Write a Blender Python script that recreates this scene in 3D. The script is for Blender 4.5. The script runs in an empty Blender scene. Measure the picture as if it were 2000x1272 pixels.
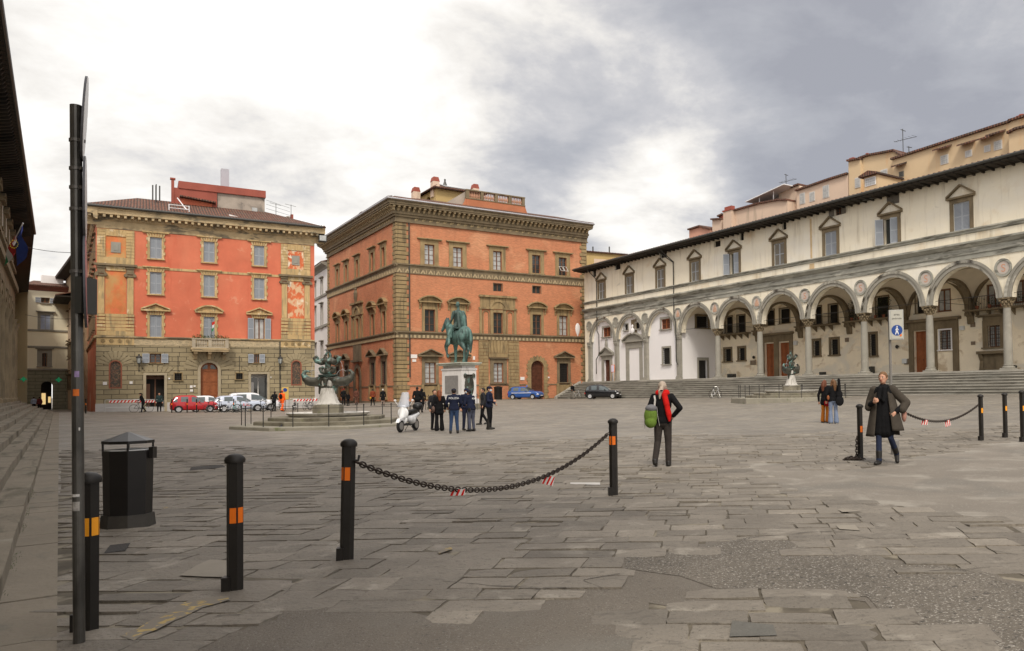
import bpy, bmesh, math, random
import numpy as np
from mathutils import Matrix, Vector
PI = math.pi
R = math.radians
rnd = random.Random(7)
SC = bpy.context.scene
COL = SC.collection

# ------------------------------------------------------------------ camera
F = 1500.0; PX = 1300.0; PITCH = F / 60000; ROLL = -0.015; H = 1.62
PY = 761 - .015 * (PX - 1000) - F * math.tan(PITCH)
cd = bpy.data.cameras.new('camera'); cam = bpy.data.objects.new('camera', cd); COL.objects.link(cam)
cam.matrix_world = Matrix.Translation((0, 0, H)) @ Matrix.Rotation(PI / 2 + PITCH, 4, 'X') @ Matrix.Rotation(ROLL, 4, 'Z')
cd.sensor_width = 36; cd.lens = F / 2000 * 36
cd.shift_x = (1000 - PX) / 2000; cd.shift_y = (PY - 636) / 2000
cd.clip_start = .1; cd.clip_end = 2000
SC.camera = cam
CM = np.array(cam.matrix_world.to_3x3())
EYE = np.array([0, 0, H])

def ray(px, py):
    return CM @ np.array([(px - PX) / F, -(py - PY) / F, -1.0])
def at(px, py, Y):
    """point of the place seen at photo position px,py and lying Y metres ahead"""
    d = ray(px, py)
    return EYE + d * (Y / d[1])

# ------------------------------------------------------------------ view, sky, sun
SC.view_settings.view_transform = 'Standard'; SC.view_settings.look = 'None'
SC.view_settings.gamma = 1; SC.view_settings.exposure = .55
SUN_EL, SUN_AZ = R(48), R(176)     # azimuth clockwise from +Y (straight ahead)
sd = bpy.data.lights.new('sun', 'SUN'); so = bpy.data.objects.new('sun', sd); COL.objects.link(so)
sd.energy = 1.5; sd.angle = R(12); sd.color = (1, .92, .80)
sdir = Vector((math.sin(SUN_AZ) * math.cos(SUN_EL), math.cos(SUN_AZ) * math.cos(SUN_EL), math.sin(SUN_EL)))
so.rotation_euler = sdir.to_track_quat('Z', 'Y').to_euler()
W = bpy.data.worlds.new("World"); SC.world = W; W.use_nodes = True
def build_world():
    nt = W.node_tree; nt.nodes.clear(); n = nt.nodes; L = nt.links
    def nd(t, **k):
        x = n.new(t)
        for a, b in k.items(): setattr(x, a, b)
        return x
    def mth(op, a, b=None, c=None, clamp=False):
        x = nd('ShaderNodeMath', operation=op); x.use_clamp = clamp
        for i, q in enumerate((a, b, c)):
            if q is None: continue
            if isinstance(q, (int, float)): x.inputs[i].default_value = q
            else: L.new(q, x.inputs[i])
        return x.outputs[0]
    out = nd('ShaderNodeOutputWorld'); bg = nd('ShaderNodeBackground'); L.new(bg.outputs[0], out.inputs[0])
    tc = nd('ShaderNodeTexCoord'); sep = nd('ShaderNodeSeparateXYZ'); L.new(tc.outputs['Generated'], sep.inputs[0])
    zz = mth('ADD', mth('MAXIMUM', sep.outputs[2], 0.0), .22)
    cx = mth('DIVIDE', sep.outputs[0], zz); cy = mth('DIVIDE', sep.outputs[1], zz)
    cmb = nd('ShaderNodeCombineXYZ'); L.new(cx, cmb.inputs[0]); L.new(cy, cmb.inputs[1]); cmb.inputs[2].default_value = 3.7
    def noise(scale, det, rough=.5, dist=0.0, off=0):
        m = nd('ShaderNodeMapping'); m.inputs['Location'].default_value = (off, off * .7, 0); L.new(cmb.outputs[0], m.inputs[0])
        x = nd('ShaderNodeTexNoise'); L.new(m.outputs[0], x.inputs['Vector'])
        x.inputs['Scale'].default_value = scale; x.inputs['Detail'].default_value = det
        x.inputs['Roughness'].default_value = rough; x.inputs['Distortion'].default_value = dist
        return x.outputs[0]
    def glow(px, py, lo, hi):
        d = Vector(ray(px, py)).normalized()
        v = nd('ShaderNodeVectorMath', operation='DOT_PRODUCT'); L.new(tc.outputs['Generated'], v.inputs[0]); v.inputs[1].default_value = d
        mr = nd('ShaderNodeMapRange'); mr.interpolation_type = 'SMOOTHSTEP'
        L.new(v.outputs['Value'], mr.inputs[0]); mr.inputs[1].default_value = math.cos(R(lo)); mr.inputs[2].default_value = math.cos(R(hi))
        return mr.outputs[0]
    big = noise(1.1, 8, .55, .35, 0.0); mid = noise(3.0, 9, .6, .25, 4.3); fine = noise(8, 6, .6, 0, 9.1)
    t = mth('ADD', mth('MULTIPLY', mth('SUBTRACT', big, .5), 1.7), mth('MULTIPLY', mth('SUBTRACT', mid, .5), 1.15))
    t = mth('ADD', t, mth('MULTIPLY', mth('SUBTRACT', fine, .5), .30))
    t = mth('ADD', t, mth('MULTIPLY', glow(560, 330, 40, 6), .62))      # thin bright cloud low ahead and left
    t = mth('ADD', t, mth('MULTIPLY', glow(1290, 400, 7.5, 1), .62))        # break in the cloud over the roofs
    t = mth('SUBTRACT', t, mth('MULTIPLY', glow(1440, 130, 25, 6), .30))  # heavy grey bank to the right
    t = mth('ADD', t, .25, clamp=False)
    cr = nd('ShaderNodeValToRGB'); L.new(t, cr.inputs[0])
    e = cr.color_ramp.elements
    e[0].position = 0.0; e[0].color = (.27, .275, .305, 1)
    e[1].position = 1.0; e[1].color = (.82, .80, .765, 1)
    for p, c in ((.28, (.335, .34, .365)), (.50, (.44, .435, .445)), (.72, (.65, .625, .59))):
        q = e.new(p); q.color = (*c, 1)
    sky = nd('ShaderNodeTexSky', sky_type='NISHITA'); sky.sun_disc = False
    sky.sun_elevation = SUN_EL; sky.sun_rotation = SUN_AZ
    sc = nd('ShaderNodeMixRGB', blend_type='MULTIPLY'); sc.inputs[0].default_value = 1
    L.new(sky.outputs[0], sc.inputs[1]); sc.inputs[2].default_value = (.9, .9, .9, 1)
    # cloud cover hides nearly all of the blue sky; values are relative to the Background strength of 0.1
    up = nd('ShaderNodeMixRGB', blend_type='MULTIPLY'); up.inputs[0].default_value = 1
    L.new(cr.outputs[0], up.inputs[1]); up.inputs[2].default_value = (10, 10, 10, 1)
    mx = nd('ShaderNodeMixRGB'); mx.inputs[0].default_value = .95
    L.new(sc.outputs[0], mx.inputs[1]); L.new(up.outputs[0], mx.inputs[2])
    # extra brightness added to the unseen sky overhead and behind the viewer, lighting the scene
    b1 = nd('ShaderNodeMapRange'); b1.interpolation_type = 'SMOOTHSTEP'; L.new(sep.outputs[2], b1.inputs[0]); b1.inputs[1].default_value = .48; b1.inputs[2].default_value = .9; b1.inputs[3].default_value = 0; b1.inputs[4].default_value = 1.6
    b2 = nd('ShaderNodeMapRange'); b2.interpolation_type = 'SMOOTHSTEP'; L.new(sep.outputs[1], b2.inputs[0]); b2.inputs[1].default_value = .25; b2.inputs[2].default_value = -.7; b2.inputs[3].default_value = 1.0; b2.inputs[4].default_value = 2.9
    k = mth('ADD', b1.outputs[0], b2.outputs[0]); vm = nd('ShaderNodeVectorMath', operation='SCALE'); L.new(mx.outputs[0], vm.inputs[0]); L.new(k, vm.inputs['Scale'])
    wm_ = nd('ShaderNodeMixRGB', blend_type='MULTIPLY'); L.new(mth('MULTIPLY', mth('SUBTRACT', k, 1.0), .5, clamp=True), wm_.inputs[0]); L.new(vm.outputs[0], wm_.inputs[1]); wm_.inputs[2].default_value = (1.0, .93, .82, 1)
    L.new(wm_.outputs[0], bg.inputs[0]); bg.inputs[1].default_value = .1
build_world()
SC.cycles.max_bounces = 7; SC.cycles.diffuse_bounces = 5; SC.cycles.glossy_bounces = 3; SC.cycles.transmission_bounces = 4
SC.cycles.use_denoising = True

# ------------------------------------------------------------------ node materials
MATS = {}
def M(name, col, rough=.85, var=.12, scale=2.0, bump=0.0, bscale=None, metal=0.0, spec=.3, stains=(), brick=None, planks=None, tiles=None, coat=0.0, alpha=None, trans=0.0, emit=None):
    """One procedural surface: base colour with mottling, stains of a colour and shape of their own, block joints and relief."""
    if name in MATS: return MATS[name]
    m = bpy.data.materials.new(name); m.use_nodes = True; MATS[name] = m
    nt = m.node_tree; n = nt.nodes; L = nt.links
    b = n['Principled BSDF']
    b.inputs['Roughness'].default_value = rough; b.inputs['Metallic'].default_value = metal
    b.inputs['Specular IOR Level'].default_value = spec; b.inputs['Coat Weight'].default_value = coat
    b.inputs['Coat Roughness'].default_value = .05
    if trans: b.inputs['Transmission Weight'].default_value = trans
    if alpha is not None: b.inputs['Alpha'].default_value = alpha
    if emit: b.inputs['Emission Color'].default_value = (*emit[0], 1); b.inputs['Emission Strength'].default_value = emit[1]
    tc = n.new('ShaderNodeTexCoord')
    def noise(sc, det=5, vec=None, stretch=None, dist=0.0, loc=None, rough=.55):
        v = vec or tc.outputs['Object']
        if stretch or loc:
            mp = n.new('ShaderNodeMapping'); L.new(v, mp.inputs[0])
            if stretch: mp.inputs['Scale'].default_value = stretch
            if loc: mp.inputs['Location'].default_value = loc
            v = mp.outputs[0]
        x = n.new('ShaderNodeTexNoise'); L.new(v, x.inputs['Vector'])
        x.inputs['Scale'].default_value = sc; x.inputs['Detail'].default_value = det
        x.inputs['Distortion'].default_value = dist; x.inputs['Roughness'].default_value = rough
        return x.outputs[0]
    def mix(f, a, c, blend='MIX'):
        x = n.new('ShaderNodeMixRGB'); x.blend_type = blend
        for i, q in enumerate((f, a, c)):
            if isinstance(q, (int, float)): x.inputs[i].default_value = q
            elif isinstance(q, tuple): x.inputs[i].default_value = (*q[:3], 1)
            else: L.new(q, x.inputs[i])
        return x.outputs[0]
    def rng(v, a, c, lo=0.0, hi=1.0):
        x = n.new('ShaderNodeMapRange'); L.new(v, x.inputs[0])
        for i, q in enumerate((a, c, lo, hi)): x.inputs[i + 1].default_value = q
        return x.outputs[0]
    heights = []
    c = (*col,)
    if var:
        lo = tuple(max(0, q * (1 - var)) for q in col); hi = tuple(min(1, q * (1 + var)) for q in col)
        c = mix(rng(noise(scale), .3, .7), lo, hi)
        c = mix(rng(noise(scale * 9, 4), .25, .75, 0, .5), c, tuple(q * (1 - var * .8) for q in col))
    for s in stains:     # (colour, threshold, softness, scale, stretch, strength, seed)
        sc_, th, so_, ss, st, k, seed = s
        f = rng(noise(ss, 7, stretch=st, dist=.5, loc=(seed, seed * .37, seed * .61)), th, th + so_, 0, k)
        c = mix(f, c, sc_)
    if brick:            # (width, height, mortar, mortar colour, contrast, bump, (axes))
        bw, bh, bm, bc, con, bb = brick[:6]; flat = len(brick) > 6
        sp = n.new('ShaderNodeSeparateXYZ'); L.new(tc.outputs['Object'], sp.inputs[0])
        cb = n.new('ShaderNodeCombineXYZ')
        ad = n.new('ShaderNodeMath'); ad.operation = 'ADD'; L.new(sp.outputs[0], ad.inputs[0]); L.new(sp.outputs[1], ad.inputs[1])
        L.new(ad.outputs[0], cb.inputs[0]); L.new(sp.outputs[2], cb.inputs[1])
        bt = n.new('ShaderNodeTexBrick'); L.new(cb.outputs[0], bt.inputs['Vector'])
        bt.inputs['Scale'].default_value = 1; bt.inputs['Brick Width'].default_value = bw; bt.inputs['Row Height'].default_value = bh
        bt.inputs['Mortar Size'].default_value = bm; bt.inputs['Mortar Smooth'].default_value = .2; bt.inputs['Bias'].default_value = 0
        bt.inputs['Color1'].default_value = (1 - con,) * 3 + (1,); bt.inputs['Color2'].default_value = (1 + con,) * 3 + (1,)
        bt.inputs['Mortar'].default_value = (1, 1, 1, 1)
        c = mix(1.0, c, bt.outputs['Color'], 'MULTIPLY')
        c = mix(bt.outputs['Fac'], c, bc)
        heights.append((bt.outputs['Fac'], -bb))
    if planks:           # (spacing, dark colour, bump, axis)  fine parallel grooves
        wv = n.new('ShaderNodeTexWave'); wv.bands_direction = planks[3]; L.new(tc.outputs['Object'], wv.inputs[0])
        wv.inputs['Scale'].default_value = PI / 10 / planks[0] ; wv.wave_profile = 'SIN'
        g = rng(wv.outputs['Fac'], .0, .35, 1, 0)
        c = mix(g, c, planks[1]); heights.append((g, -planks[2]))
    if tiles:            # (pitch, dark colour, bump)   barrel tiles running down the slope: local X rows and Y courses
        w1 = n.new('ShaderNodeTexWave'); w1.bands_direction = 'X'; L.new(tc.outputs['Object'], w1.inputs[0]); w1.inputs['Scale'].default_value = PI / 10 / tiles[0]
        w1.inputs['Distortion'].default_value = .6; w1.inputs['Detail Scale'].default_value = 2
        w2 = n.new('ShaderNodeTexWave'); w2.bands_direction = 'Y'; w2.wave_profile = 'SAW'; L.new(tc.outputs['Object'], w2.inputs[0]); w2.inputs['Scale'].default_value = PI / 10 / .38
        w2.inputs['Distortion'].default_value = .8
        g = rng(w1.outputs['Fac'], .0, .5, 1, 0); c = mix(g, c, tiles[1]); heights += [(w1.outputs['Fac'], tiles[2]), (w2.outputs['Fac'], tiles[2] * .5)]
        c = mix(rng(w2.outputs['Fac'], .0, .2, .5, 0), c, tiles[1])
    if bump: heights.append((noise(bscale or scale * 6, 8), bump))
    if heights:
        tot = None
        for h_, k in heights:
            mm = n.new('ShaderNodeMath'); mm.operation = 'MULTIPLY_ADD'; L.new(h_, mm.inputs[0]); mm.inputs[1].default_value = k
            if tot is None: mm.inputs[2].default_value = 0
            else: L.new(tot, mm.inputs[2])
            tot = mm.outputs[0]
        bp = n.new('ShaderNodeBump'); bp.inputs['Distance'].default_value = 1; bp.inputs['Strength'].default_value = 1
        L.new(tot, bp.inputs['Height']); L.new(bp.outputs[0], b.inputs['Normal'])
    if isinstance(c, tuple): b.inputs['Base Color'].default_value = (*c[:3], 1)
    else: L.new(c, b.inputs['Base Color'])
    return m

# ------------------------------------------------------------------ mesh collector
class MB:
    def __init__(s, T=None): s.v = []; s.f = []; s.mi = []; s.T = T; s.cur = 0
    def add(s, vs, fs):
        b = len(s.v)
        if s.T is not None: vs = [tuple(s.T @ Vector(p)) for p in vs]
        s.v += [tuple(map(float, p)) for p in vs]; s.f += [tuple(b + i for i in f) for f in fs]; s.mi += [s.cur] * len(fs)
        return s
    def box(s, x0, x1, y0, y1, z0, z1):
        v = [(x, y, z) for z in (z0, z1) for y in (y0, y1) for x in (x0, x1)]
        return s.add(v, [(0, 2, 3, 1), (4, 5, 7, 6), (0, 1, 5, 4), (2, 6, 7, 3), (0, 4, 6, 2), (1, 3, 7, 5)])
    def prism(s, pts, a0, a1, ax='y'):
        """pts 2D polygon (x,z) for ax y, (x,y) for ax z, (y,z) for ax x"""
        k = len(pts)
        def mk(p, a): return (p[0], a, p[1]) if ax == 'y' else (p[0], p[1], a) if ax == 'z' else (a, p[0], p[1])
        v = [mk(p, a0) for p in pts] + [mk(p, a1) for p in pts]
        f = [tuple(range(k)), tuple(range(2 * k - 1, k - 1, -1))] + [(i, k + i, k + (i + 1) % k, (i + 1) % k) for i in range(k)]
        return s.add(v, f)
    def tube(s, a, b, r0, r1=None, n=8):
        return s.path([a, b], [r0, r0 if r1 is None else r1], n)
    def path(s, pts, r, n=8, closed=False, sq=1.0):
        P = [Vector(p) for p in pts]; k = len(P)
        if isinstance(r, (int, float)): r = [r] * k
        ups = None; v = []
        for i in range(k):
            if closed: t = P[(i + 1) % k] - P[i - 1]
            else: t = P[min(i + 1, k - 1)] - P[max(i - 1, 0)]
            t.normalize()
            if ups is None:
                ups = Vector((0, 0, 1)) if abs(t.z) < .9 else Vector((1, 0, 0))
            x = t.cross(ups).normalized(); ups = x.cross(t).normalized()
            for j in range(n):
                a = 2 * PI * j / n
                v.append(P[i] + (x * math.cos(a) + ups * math.sin(a) * sq) * r[i])
        f = []
        for i in range(k if closed else k - 1):
            i2 = (i + 1) % k
            for j in range(n): f.append((i * n + j, i * n + (j + 1) % n, i2 * n + (j + 1) % n, i2 * n + j))
        if not closed: f += [tuple(range(n - 1, -1, -1)), tuple(range((k - 1) * n, k * n))]
        return s.add(v, f)
    def lathe(s, prof, c=(0, 0, 0), n=16, sx=1, sy=1, rot=0.0):
        v = []; k = len(prof)
        for r, z in prof:
            for j in range(n):
                a = 2 * PI * j / n + rot
                v.append((c[0] + r * sx * math.cos(a), c[1] + r * sy * math.sin(a), c[2] + z))
        f = [(i * n + j, i * n + (j + 1) % n, (i + 1) * n + (j + 1) % n, (i + 1) * n + j) for i in range(k - 1) for j in range(n)]
        f += [tuple(range(n - 1, -1, -1)), tuple(range((k - 1) * n, k * n))]
        return s.add(v, f)
    def ball(s, c, r, n=12, m=8):
        if isinstance(r, (int, float)): r = (r, r, r)
        v = []; f = []
        for i in range(m + 1):
            th = PI * i / m
            for j in range(n):
                a = 2 * PI * j / n
                v.append((c[0] + r[0] * math.sin(th) * math.cos(a), c[1] + r[1] * math.sin(th) * math.sin(a), c[2] - r[2] * math.cos(th)))
        for i in range(m):
            for j in range(n): f.append((i * n + j, i * n + (j + 1) % n, (i + 1) * n + (j + 1) % n, (i + 1) * n + j))
        return s.add(v, f)
    def grid(s, fn, nu, nv, flip=False):
        v = [fn(i / nu, j / nv) for j in range(nv + 1) for i in range(nu + 1)]
        f = []
        for j in range(nv):
            for i in range(nu):
                q = (j * (nu + 1) + i, j * (nu + 1) + i + 1, (j + 1) * (nu + 1) + i + 1, (j + 1) * (nu + 1) + i)
                f.append(q[::-1] if flip else q)
        return s.add(v, f)
    def mesh(s, name, mats, smooth=False, fix=True):
        me = bpy.data.meshes.new(name); me.from_pydata(s.v, [], s.f)
        for m in (mats if isinstance(mats, (list, tuple)) else [mats]): me.materials.append(m)
        me.polygons.foreach_set('material_index', s.mi)
        if fix:
            bm = bmesh.new(); bm.from_mesh(me)
            bmesh.ops.remove_doubles(bm, verts=bm.verts, dist=1e-5)
            bmesh.ops.recalc_face_normals(bm, faces=bm.faces); bm.to_mesh(me); bm.free()
        if smooth:
            me.polygons.foreach_set('use_smooth', [True] * len(me.polygons))
            if smooth != 'all':
                me.set_sharp_from_angle(angle=R(smooth if smooth is not True and smooth > 1 else 40))
        me.update(); return me
    def build(s, name, mats, parent=None, smooth=False, label=None):
        o = bpy.data.objects.new(name, s.mesh(name, mats, smooth)); COL.objects.link(o)
        if parent is not None: o.parent = parent
        if label: o['label'] = label
        return o

def tag(o, label, cat=None, group=None, kind=None):
    if label: o['label'] = label
    if cat: o['category'] = cat
    if group: o['group'] = group
    if kind: o['kind'] = kind
    return o
def thing(name, label, cat, loc=(0, 0, 0), rz=0.0, group=None, rot=None):
    o = bpy.data.objects.new(name, None); COL.objects.link(o); o.empty_display_size = .2
    o.location = tuple(map(float, loc)); o.rotation_euler = rot or (0, 0, rz)
    return tag(o, label, cat, group)
def copy_tree(o, parent=None):
    c = o.copy(); COL.objects.link(c)
    if parent is not None: c.parent = parent
    for ch in list(o.children): copy_tree(ch, c)
    return c
def text(body, size, mat, parent, loc, rot, name='lettering', ext=.003, align='CENTER'):
    cu = bpy.data.curves.new(name, 'FONT'); cu.body = body; cu.size = size; cu.align_x = align; cu.align_y = 'CENTER'; cu.extrude = ext
    cu.materials.append(mat); o = bpy.data.objects.new(name, cu); COL.objects.link(o); o.parent = parent
    bpy.context.view_layer.update(); me = bpy.data.meshes.new_from_object(o.evaluated_get(bpy.context.evaluated_depsgraph_get())); bpy.data.objects.remove(o); bpy.data.curves.remove(cu)
    o = bpy.data.objects.new(name, me); COL.objects.link(o); o.parent = parent; o.location = loc; o.rotation_euler = rot; return o

# ------------------------------------------------------------------ ground heights
def _yh(x): return 761 - .0254 * (x - 1000)
_c = []
for x, y in ((155, 1260), (460, 1160), (677, 1098), (1199, 970), (1800, 1200), (1294, 915), (1725, 912), (1620, 827), (885, 848), (1917, 863), (1000, 1270), (115, 1240), (250, 1030), (1687, 903), (600, 842)):
    _c.append(at(x, y, F * H / (y - _yh(x))))
for x, y, Y in ((187, 804, 68), (300, 806, 66), (380, 804, 68), (560, 802, 75), (776, 784, 82), (900, 782, 86), (1027, 780, 89), (1148, 778, 94), (895, 800, 56), (1230, 777, 84), (1395, 776, 70), (1530, 788, 52), (1550, 775.5, 60), (1720, 775, 51), (2000, 774, 43), (110, 806, 80), (80, 800, 110)):
    _c.append(at(x, y, Y))
_c = np.array(_c)
def _basis(X, Y): return np.stack([np.ones_like(X), X, Y, X * X, X * Y, Y * Y], -1)
_q, *_ = np.linalg.lstsq(_basis(_c[:, 0], _c[:, 1]), _c[:, 2], rcond=None)
_res = _c[:, 2] - _basis(_c[:, 0], _c[:, 1]) @ _q
def _k(A, B): return np.exp(-((A[:, None, :] - B[None, :, :]) ** 2).sum(-1) / (2 * 11.0 ** 2))
_w = np.linalg.solve(_k(_c[:, :2], _c[:, :2]) + .12 * np.eye(len(_c)), _res)
def gza(X, Y):
    X = np.asarray(X, float); Y = np.asarray(Y, float)
    Xc = np.clip(X, -75, 32); Yc = np.clip(Y, -6, 112)
    P = np.stack([Xc.ravel(), Yc.ravel()], -1)
    z = _basis(P[:, 0], P[:, 1]) @ _q + _k(P, _c[:, :2]) @ _w
    return z.reshape(X.shape)
def gz(x, y): return float(gza([x], [y])[0])
def on_ground(px, py, Y=None):
    """where the line of sight through px,py meets the ground"""
    d = ray(px, py)
    if Y is None:
        t = H / -min(d[2], -1e-4)
        lo, hi = 1.0, 140.0; prev = None
        for Yq in np.linspace(2, 130, 1200):
            p = EYE + d * (Yq / d[1])
            if p[2] <= gz(p[0], p[1]): Y = Yq; break
        else: Y = 60
    p = EYE + d * (Y / d[1]); return Vector((p[0], p[1], gz(p[0], p[1])))
# ------------------------------------------------------------------ colours of the place
mPLO = M('orange_plaster', (.60, .165, .092), var=.14, scale=.5, bump=.004, stains=[((.70, .40, .26), .63, .10, 1.3, (1, 1, 1), .45, 3), ((.45, .07, .03), .58, .2, .6, (2.5, 2.5, .3), .55, 8), ((.72, .30, .17), .48, .3, .3, (1, 1, .5), .45, 12)])
mPLD = M('worn_orange_plaster', (.62, .20, .07), var=.2, scale=1, bump=.004, stains=[((.50, .32, .13), .42, .2, .8, (1, 1, .7), .85, 5), ((.70, .17, .08), .55, .12, 2, (1, 1, 1), .6, 9)])
mPLW = M('flaking_plaster', (.62, .155, .06), var=.2, scale=1, bump=.01, stains=[((.66, .46, .28), .50, .08, 2.0, (1, 1, .7), .9, 21), ((.75, .66, .52), .60, .04, 1.5, (1, 1, .6), 1, 23)])
mBRK = M('red_brick', (.50, .175, .085), var=.18, scale=.55, bump=.006, stains=[((.68, .36, .20), .54, .14, .35, (1, 1, .8), .6, 2), ((.30, .095, .05), .56, .18, .6, (2.2, 2.2, .22), .6, 6)], brick=(.30, .085, .012, (.50, .28, .16), .16, .004))
mPF = M('sandstone', (.31, .225, .115), var=.22, scale=.8, bump=.01, stains=[((.11, .085, .05), .50, .15, 1.1, (2.5, 2.5, .3), .65, 4), ((.40, .30, .16), .6, .1, 1.1, (1, 1, 1), .5, 7)])
mPFD = M('weathered_sandstone', (.20, .155, .095), var=.25, scale=1.2, bump=.012, stains=[((.09, .075, .05), .52, .15, 1, (2, 2, .5), .6, 14)])
mYEL = M('painted_yellow_stone', (.52, .37, .18), var=.2, scale=1.1, bump=.006, stains=[((.24, .20, .12), .50, .15, 1.6, (3, 3, .35), .75, 4), ((.66, .54, .36), .60, .05, 1.4, (1, 1, .8), .7, 7)])
mSTA = M('blackened_cornice_stone', (.47, .36, .21), var=.25, scale=1, bump=.012, stains=[((.13, .115, .085), .50, .12, 1.0, (.7, .7, 2.2), .85, 4)])
mASH = M('ashlar_blocks', (.31, .255, .155), var=.16, scale=.7, bump=.012, stains=[((.19, .165, .11), .55, .2, .5, (1, 1, 1), .6, 4)], brick=(1.15, .43, .022, (.085, .07, .05), .12, .03))
mGRS = M('pietra_serena', (.29, .275, .235), var=.12, scale=1.2, bump=.006, stains=[((.15, .14, .12), .60, .2, 1, (1, 1, 2), .45, 6), ((.44, .40, .33), .56, .15, 1.1, (1, 1, 1), .5, 9)])
mGRC = M('grey_stone_course', (.33, .325, .28), var=.2, scale=1.2, bump=.012, stains=[((.12, .115, .095), .50, .1, .9, (.5, .5, 4), .8, 6), ((.60, .58, .50), .58, .08, .8, (.6, .6, 3), .6, 16)])
mWHP = M('aged_white_plaster', (.80, .735, .59), var=.06, scale=.5, bump=.005, stains=[((.50, .33, .14), .58, .16, .35, (1, 1, .8), .65, 4), ((.42, .36, .26), .52, .2, 1.1, (2.5, 2.5, .25), .55, 11), ((.78, .75, .67), .50, .2, .3, (1, 1, 1), .7, 31), ((.36, .33, .26), .66, .1, .7, (1, 1, 2), .5, 17)])
mWHC = M('clean_white_plaster', (.78, .76, .76), var=.03, scale=.5, bump=.002, stains=[((.6, .56, .5), .62, .15, .7, (1, 1, .5), .4, 3)])
mWHR = M('worn_lime_plaster', (.88, .78, .60), var=.1, scale=.8, bump=.008, stains=[((.44, .31, .17), .55, .10, .9, (1, 1, 1.3), .6, 4), ((.72, .67, .56), .5, .1, .5, (1, 1, 1.5), .8, 14)])
mVLT = M('vault_plaster', (.74, .65, .51), var=.12, scale=.5, bump=.003)
mSTEP = M('stair_stone', (.36, .34, .295), var=.22, scale=.7, bump=.012, stains=[((.12, .12, .10), .52, .15, .8, (.4, .4, 3), .7, 4), ((.36, .35, .31), .6, .1, .6, (.5, .5, 3), .7, 12)])
mTIL = M('terracotta_tiles', (.17, .078, .052), var=.45, scale=2.2, tiles=(.24, (.055, .04, .034), .05), stains=[((.13, .10, .075), .5, .1, 1.5, (1, 1, 1), .7, 5), ((.42, .17, .11), .62, .05, 5, (1, 1, 1), .8, 9)])
mGLS = M('window_glass', (.03, .035, .035), rough=.08, var=0, spec=.6)
mGLL = M('curtained_glass', (.42, .43, .42), rough=.15, var=.25, scale=3, spec=.6)
mDRK = M('dark_interior', (.018, .015, .012), var=.2)
mSHG = M('grey_shutter', (.30, .325, .36), rough=.6, var=.06, planks=(.085, (.15, .165, .19), .012, 'Z'))
mSHB = M('brown_shutter', (.21, .19, .155), rough=.6, var=.08, planks=(.085, (.09, .08, .065), .012, 'Z'))
mSHF = M('shutter_frame_paint', (.36, .385, .42), rough=.55, var=.05)
mWDO = M('door_wood', (.30, .098, .035), rough=.55, var=.2, scale=3, bump=.003)
mWDD = M('dark_door_wood', (.10, .035, .018), rough=.55, var=.25, scale=3, bump=.003)
mFRW = M('brown_window_frame', (.16, .075, .04), rough=.5, var=.1)
mFRL = M('pale_window_frame', (.55, .53, .50), rough=.5, var=.05)
mIRN = M('wrought_iron', (.03, .028, .026), rough=.6, var=.2, spec=.4)
mGUT = M('gutter_metal', (.045, .045, .04), rough=.5, var=.2, spec=.5)
mZNC = M('zinc_gutter', (.50, .50, .52), rough=.35, var=.1, metal=.6)
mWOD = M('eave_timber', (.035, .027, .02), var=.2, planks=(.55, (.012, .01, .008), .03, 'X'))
mOCH = M('ochre_plaster', (.50, .36, .16), var=.12, scale=.6, stains=[((.33, .22, .1), .6, .1, .5, (2, 2, .5), .5, 3)])
mCRM = M('cream_plaster', (.84, .78, .60), var=.05, scale=.4, stains=[((.55, .47, .32), .6, .15, .4, (2, 2, .4), .4, 3)])
mYLP = M('yellow_plaster', (.60, .46, .29), var=.07, scale=.5, bump=.004, stains=[((.60, .36, .18), .56, .12, .5, (2, 2, .6), .6, 3)])
mPNK = M('pinkish_plaster', (.62, .48, .37), var=.07, scale=.5, stains=[((.36, .29, .22), .55, .12, .6, (2.5, 2.5, .3), .6, 13)])
mRDP = M('dull_red_parapet', (.30, .085, .06), var=.15, scale=1, bump=.004)
mWHB = M('white_rendered_wall', (.74, .71, .69), var=.05, scale=.5)
mCON = M('mouldy_concrete', (.36, .31, .26), var=.2, scale=.7, stains=[((.12, .11, .10), .52, .1, .6, (1, 1, 1), .8, 2)])
mPLN = M('painted_plinth', (.46, .44, .42), var=.08, scale=1.2, stains=[((.3, .28, .25), .6, .1, 1, (1, 1, 2), .5, 2)])
mBALU = M('brick_baluster', (.42, .23, .15), var=.2, scale=2)
mLGT = M('white_metal', (.75, .75, .76), rough=.4, var=.05)
mMOS = M('leaded_brown_panel', (.15, .085, .055), rough=.5, var=.5, scale=7, stains=[((.05, .05, .04), .5, .02, 6, (1, 1, 1), .9, 2), ((.30, .20, .10), .62, .02, 8, (1, 1, 1), .7, 8)])
mBRNF = M('terracotta_frame', (.28, .10, .06), var=.15)

I4 = Matrix.Identity(4)
class Fac:
    """a facade: local x to the right along the wall, y into the building, z up"""
    def __init__(s, root, T=None):
        s.root = root; s.T = T if T is not None else I4.copy()
        Mx = Matrix.Translation(root.location) @ root.rotation_euler.to_matrix().to_4x4() @ s.T
        s.Mw = Mx; s.inv = Mx.inverted()
    def uv(s, px, py, y=0.0):
        o = s.inv @ Vector(EYE); d = s.inv.to_3x3() @ Vector(ray(px, py))
        t = (y - o.y) / d.y; p = o + d * t
        return p.x, p.z
    def mb(s): return MB(s.T)
def plan_root(name, label, cat, a, b, group=None):
    """building root at plan point a, local x towards plan point b"""
    return thing(name, label, cat, (a[0], a[1], 0), math.atan2(b[1] - a[1], b[0] - a[0]), group)

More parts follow.
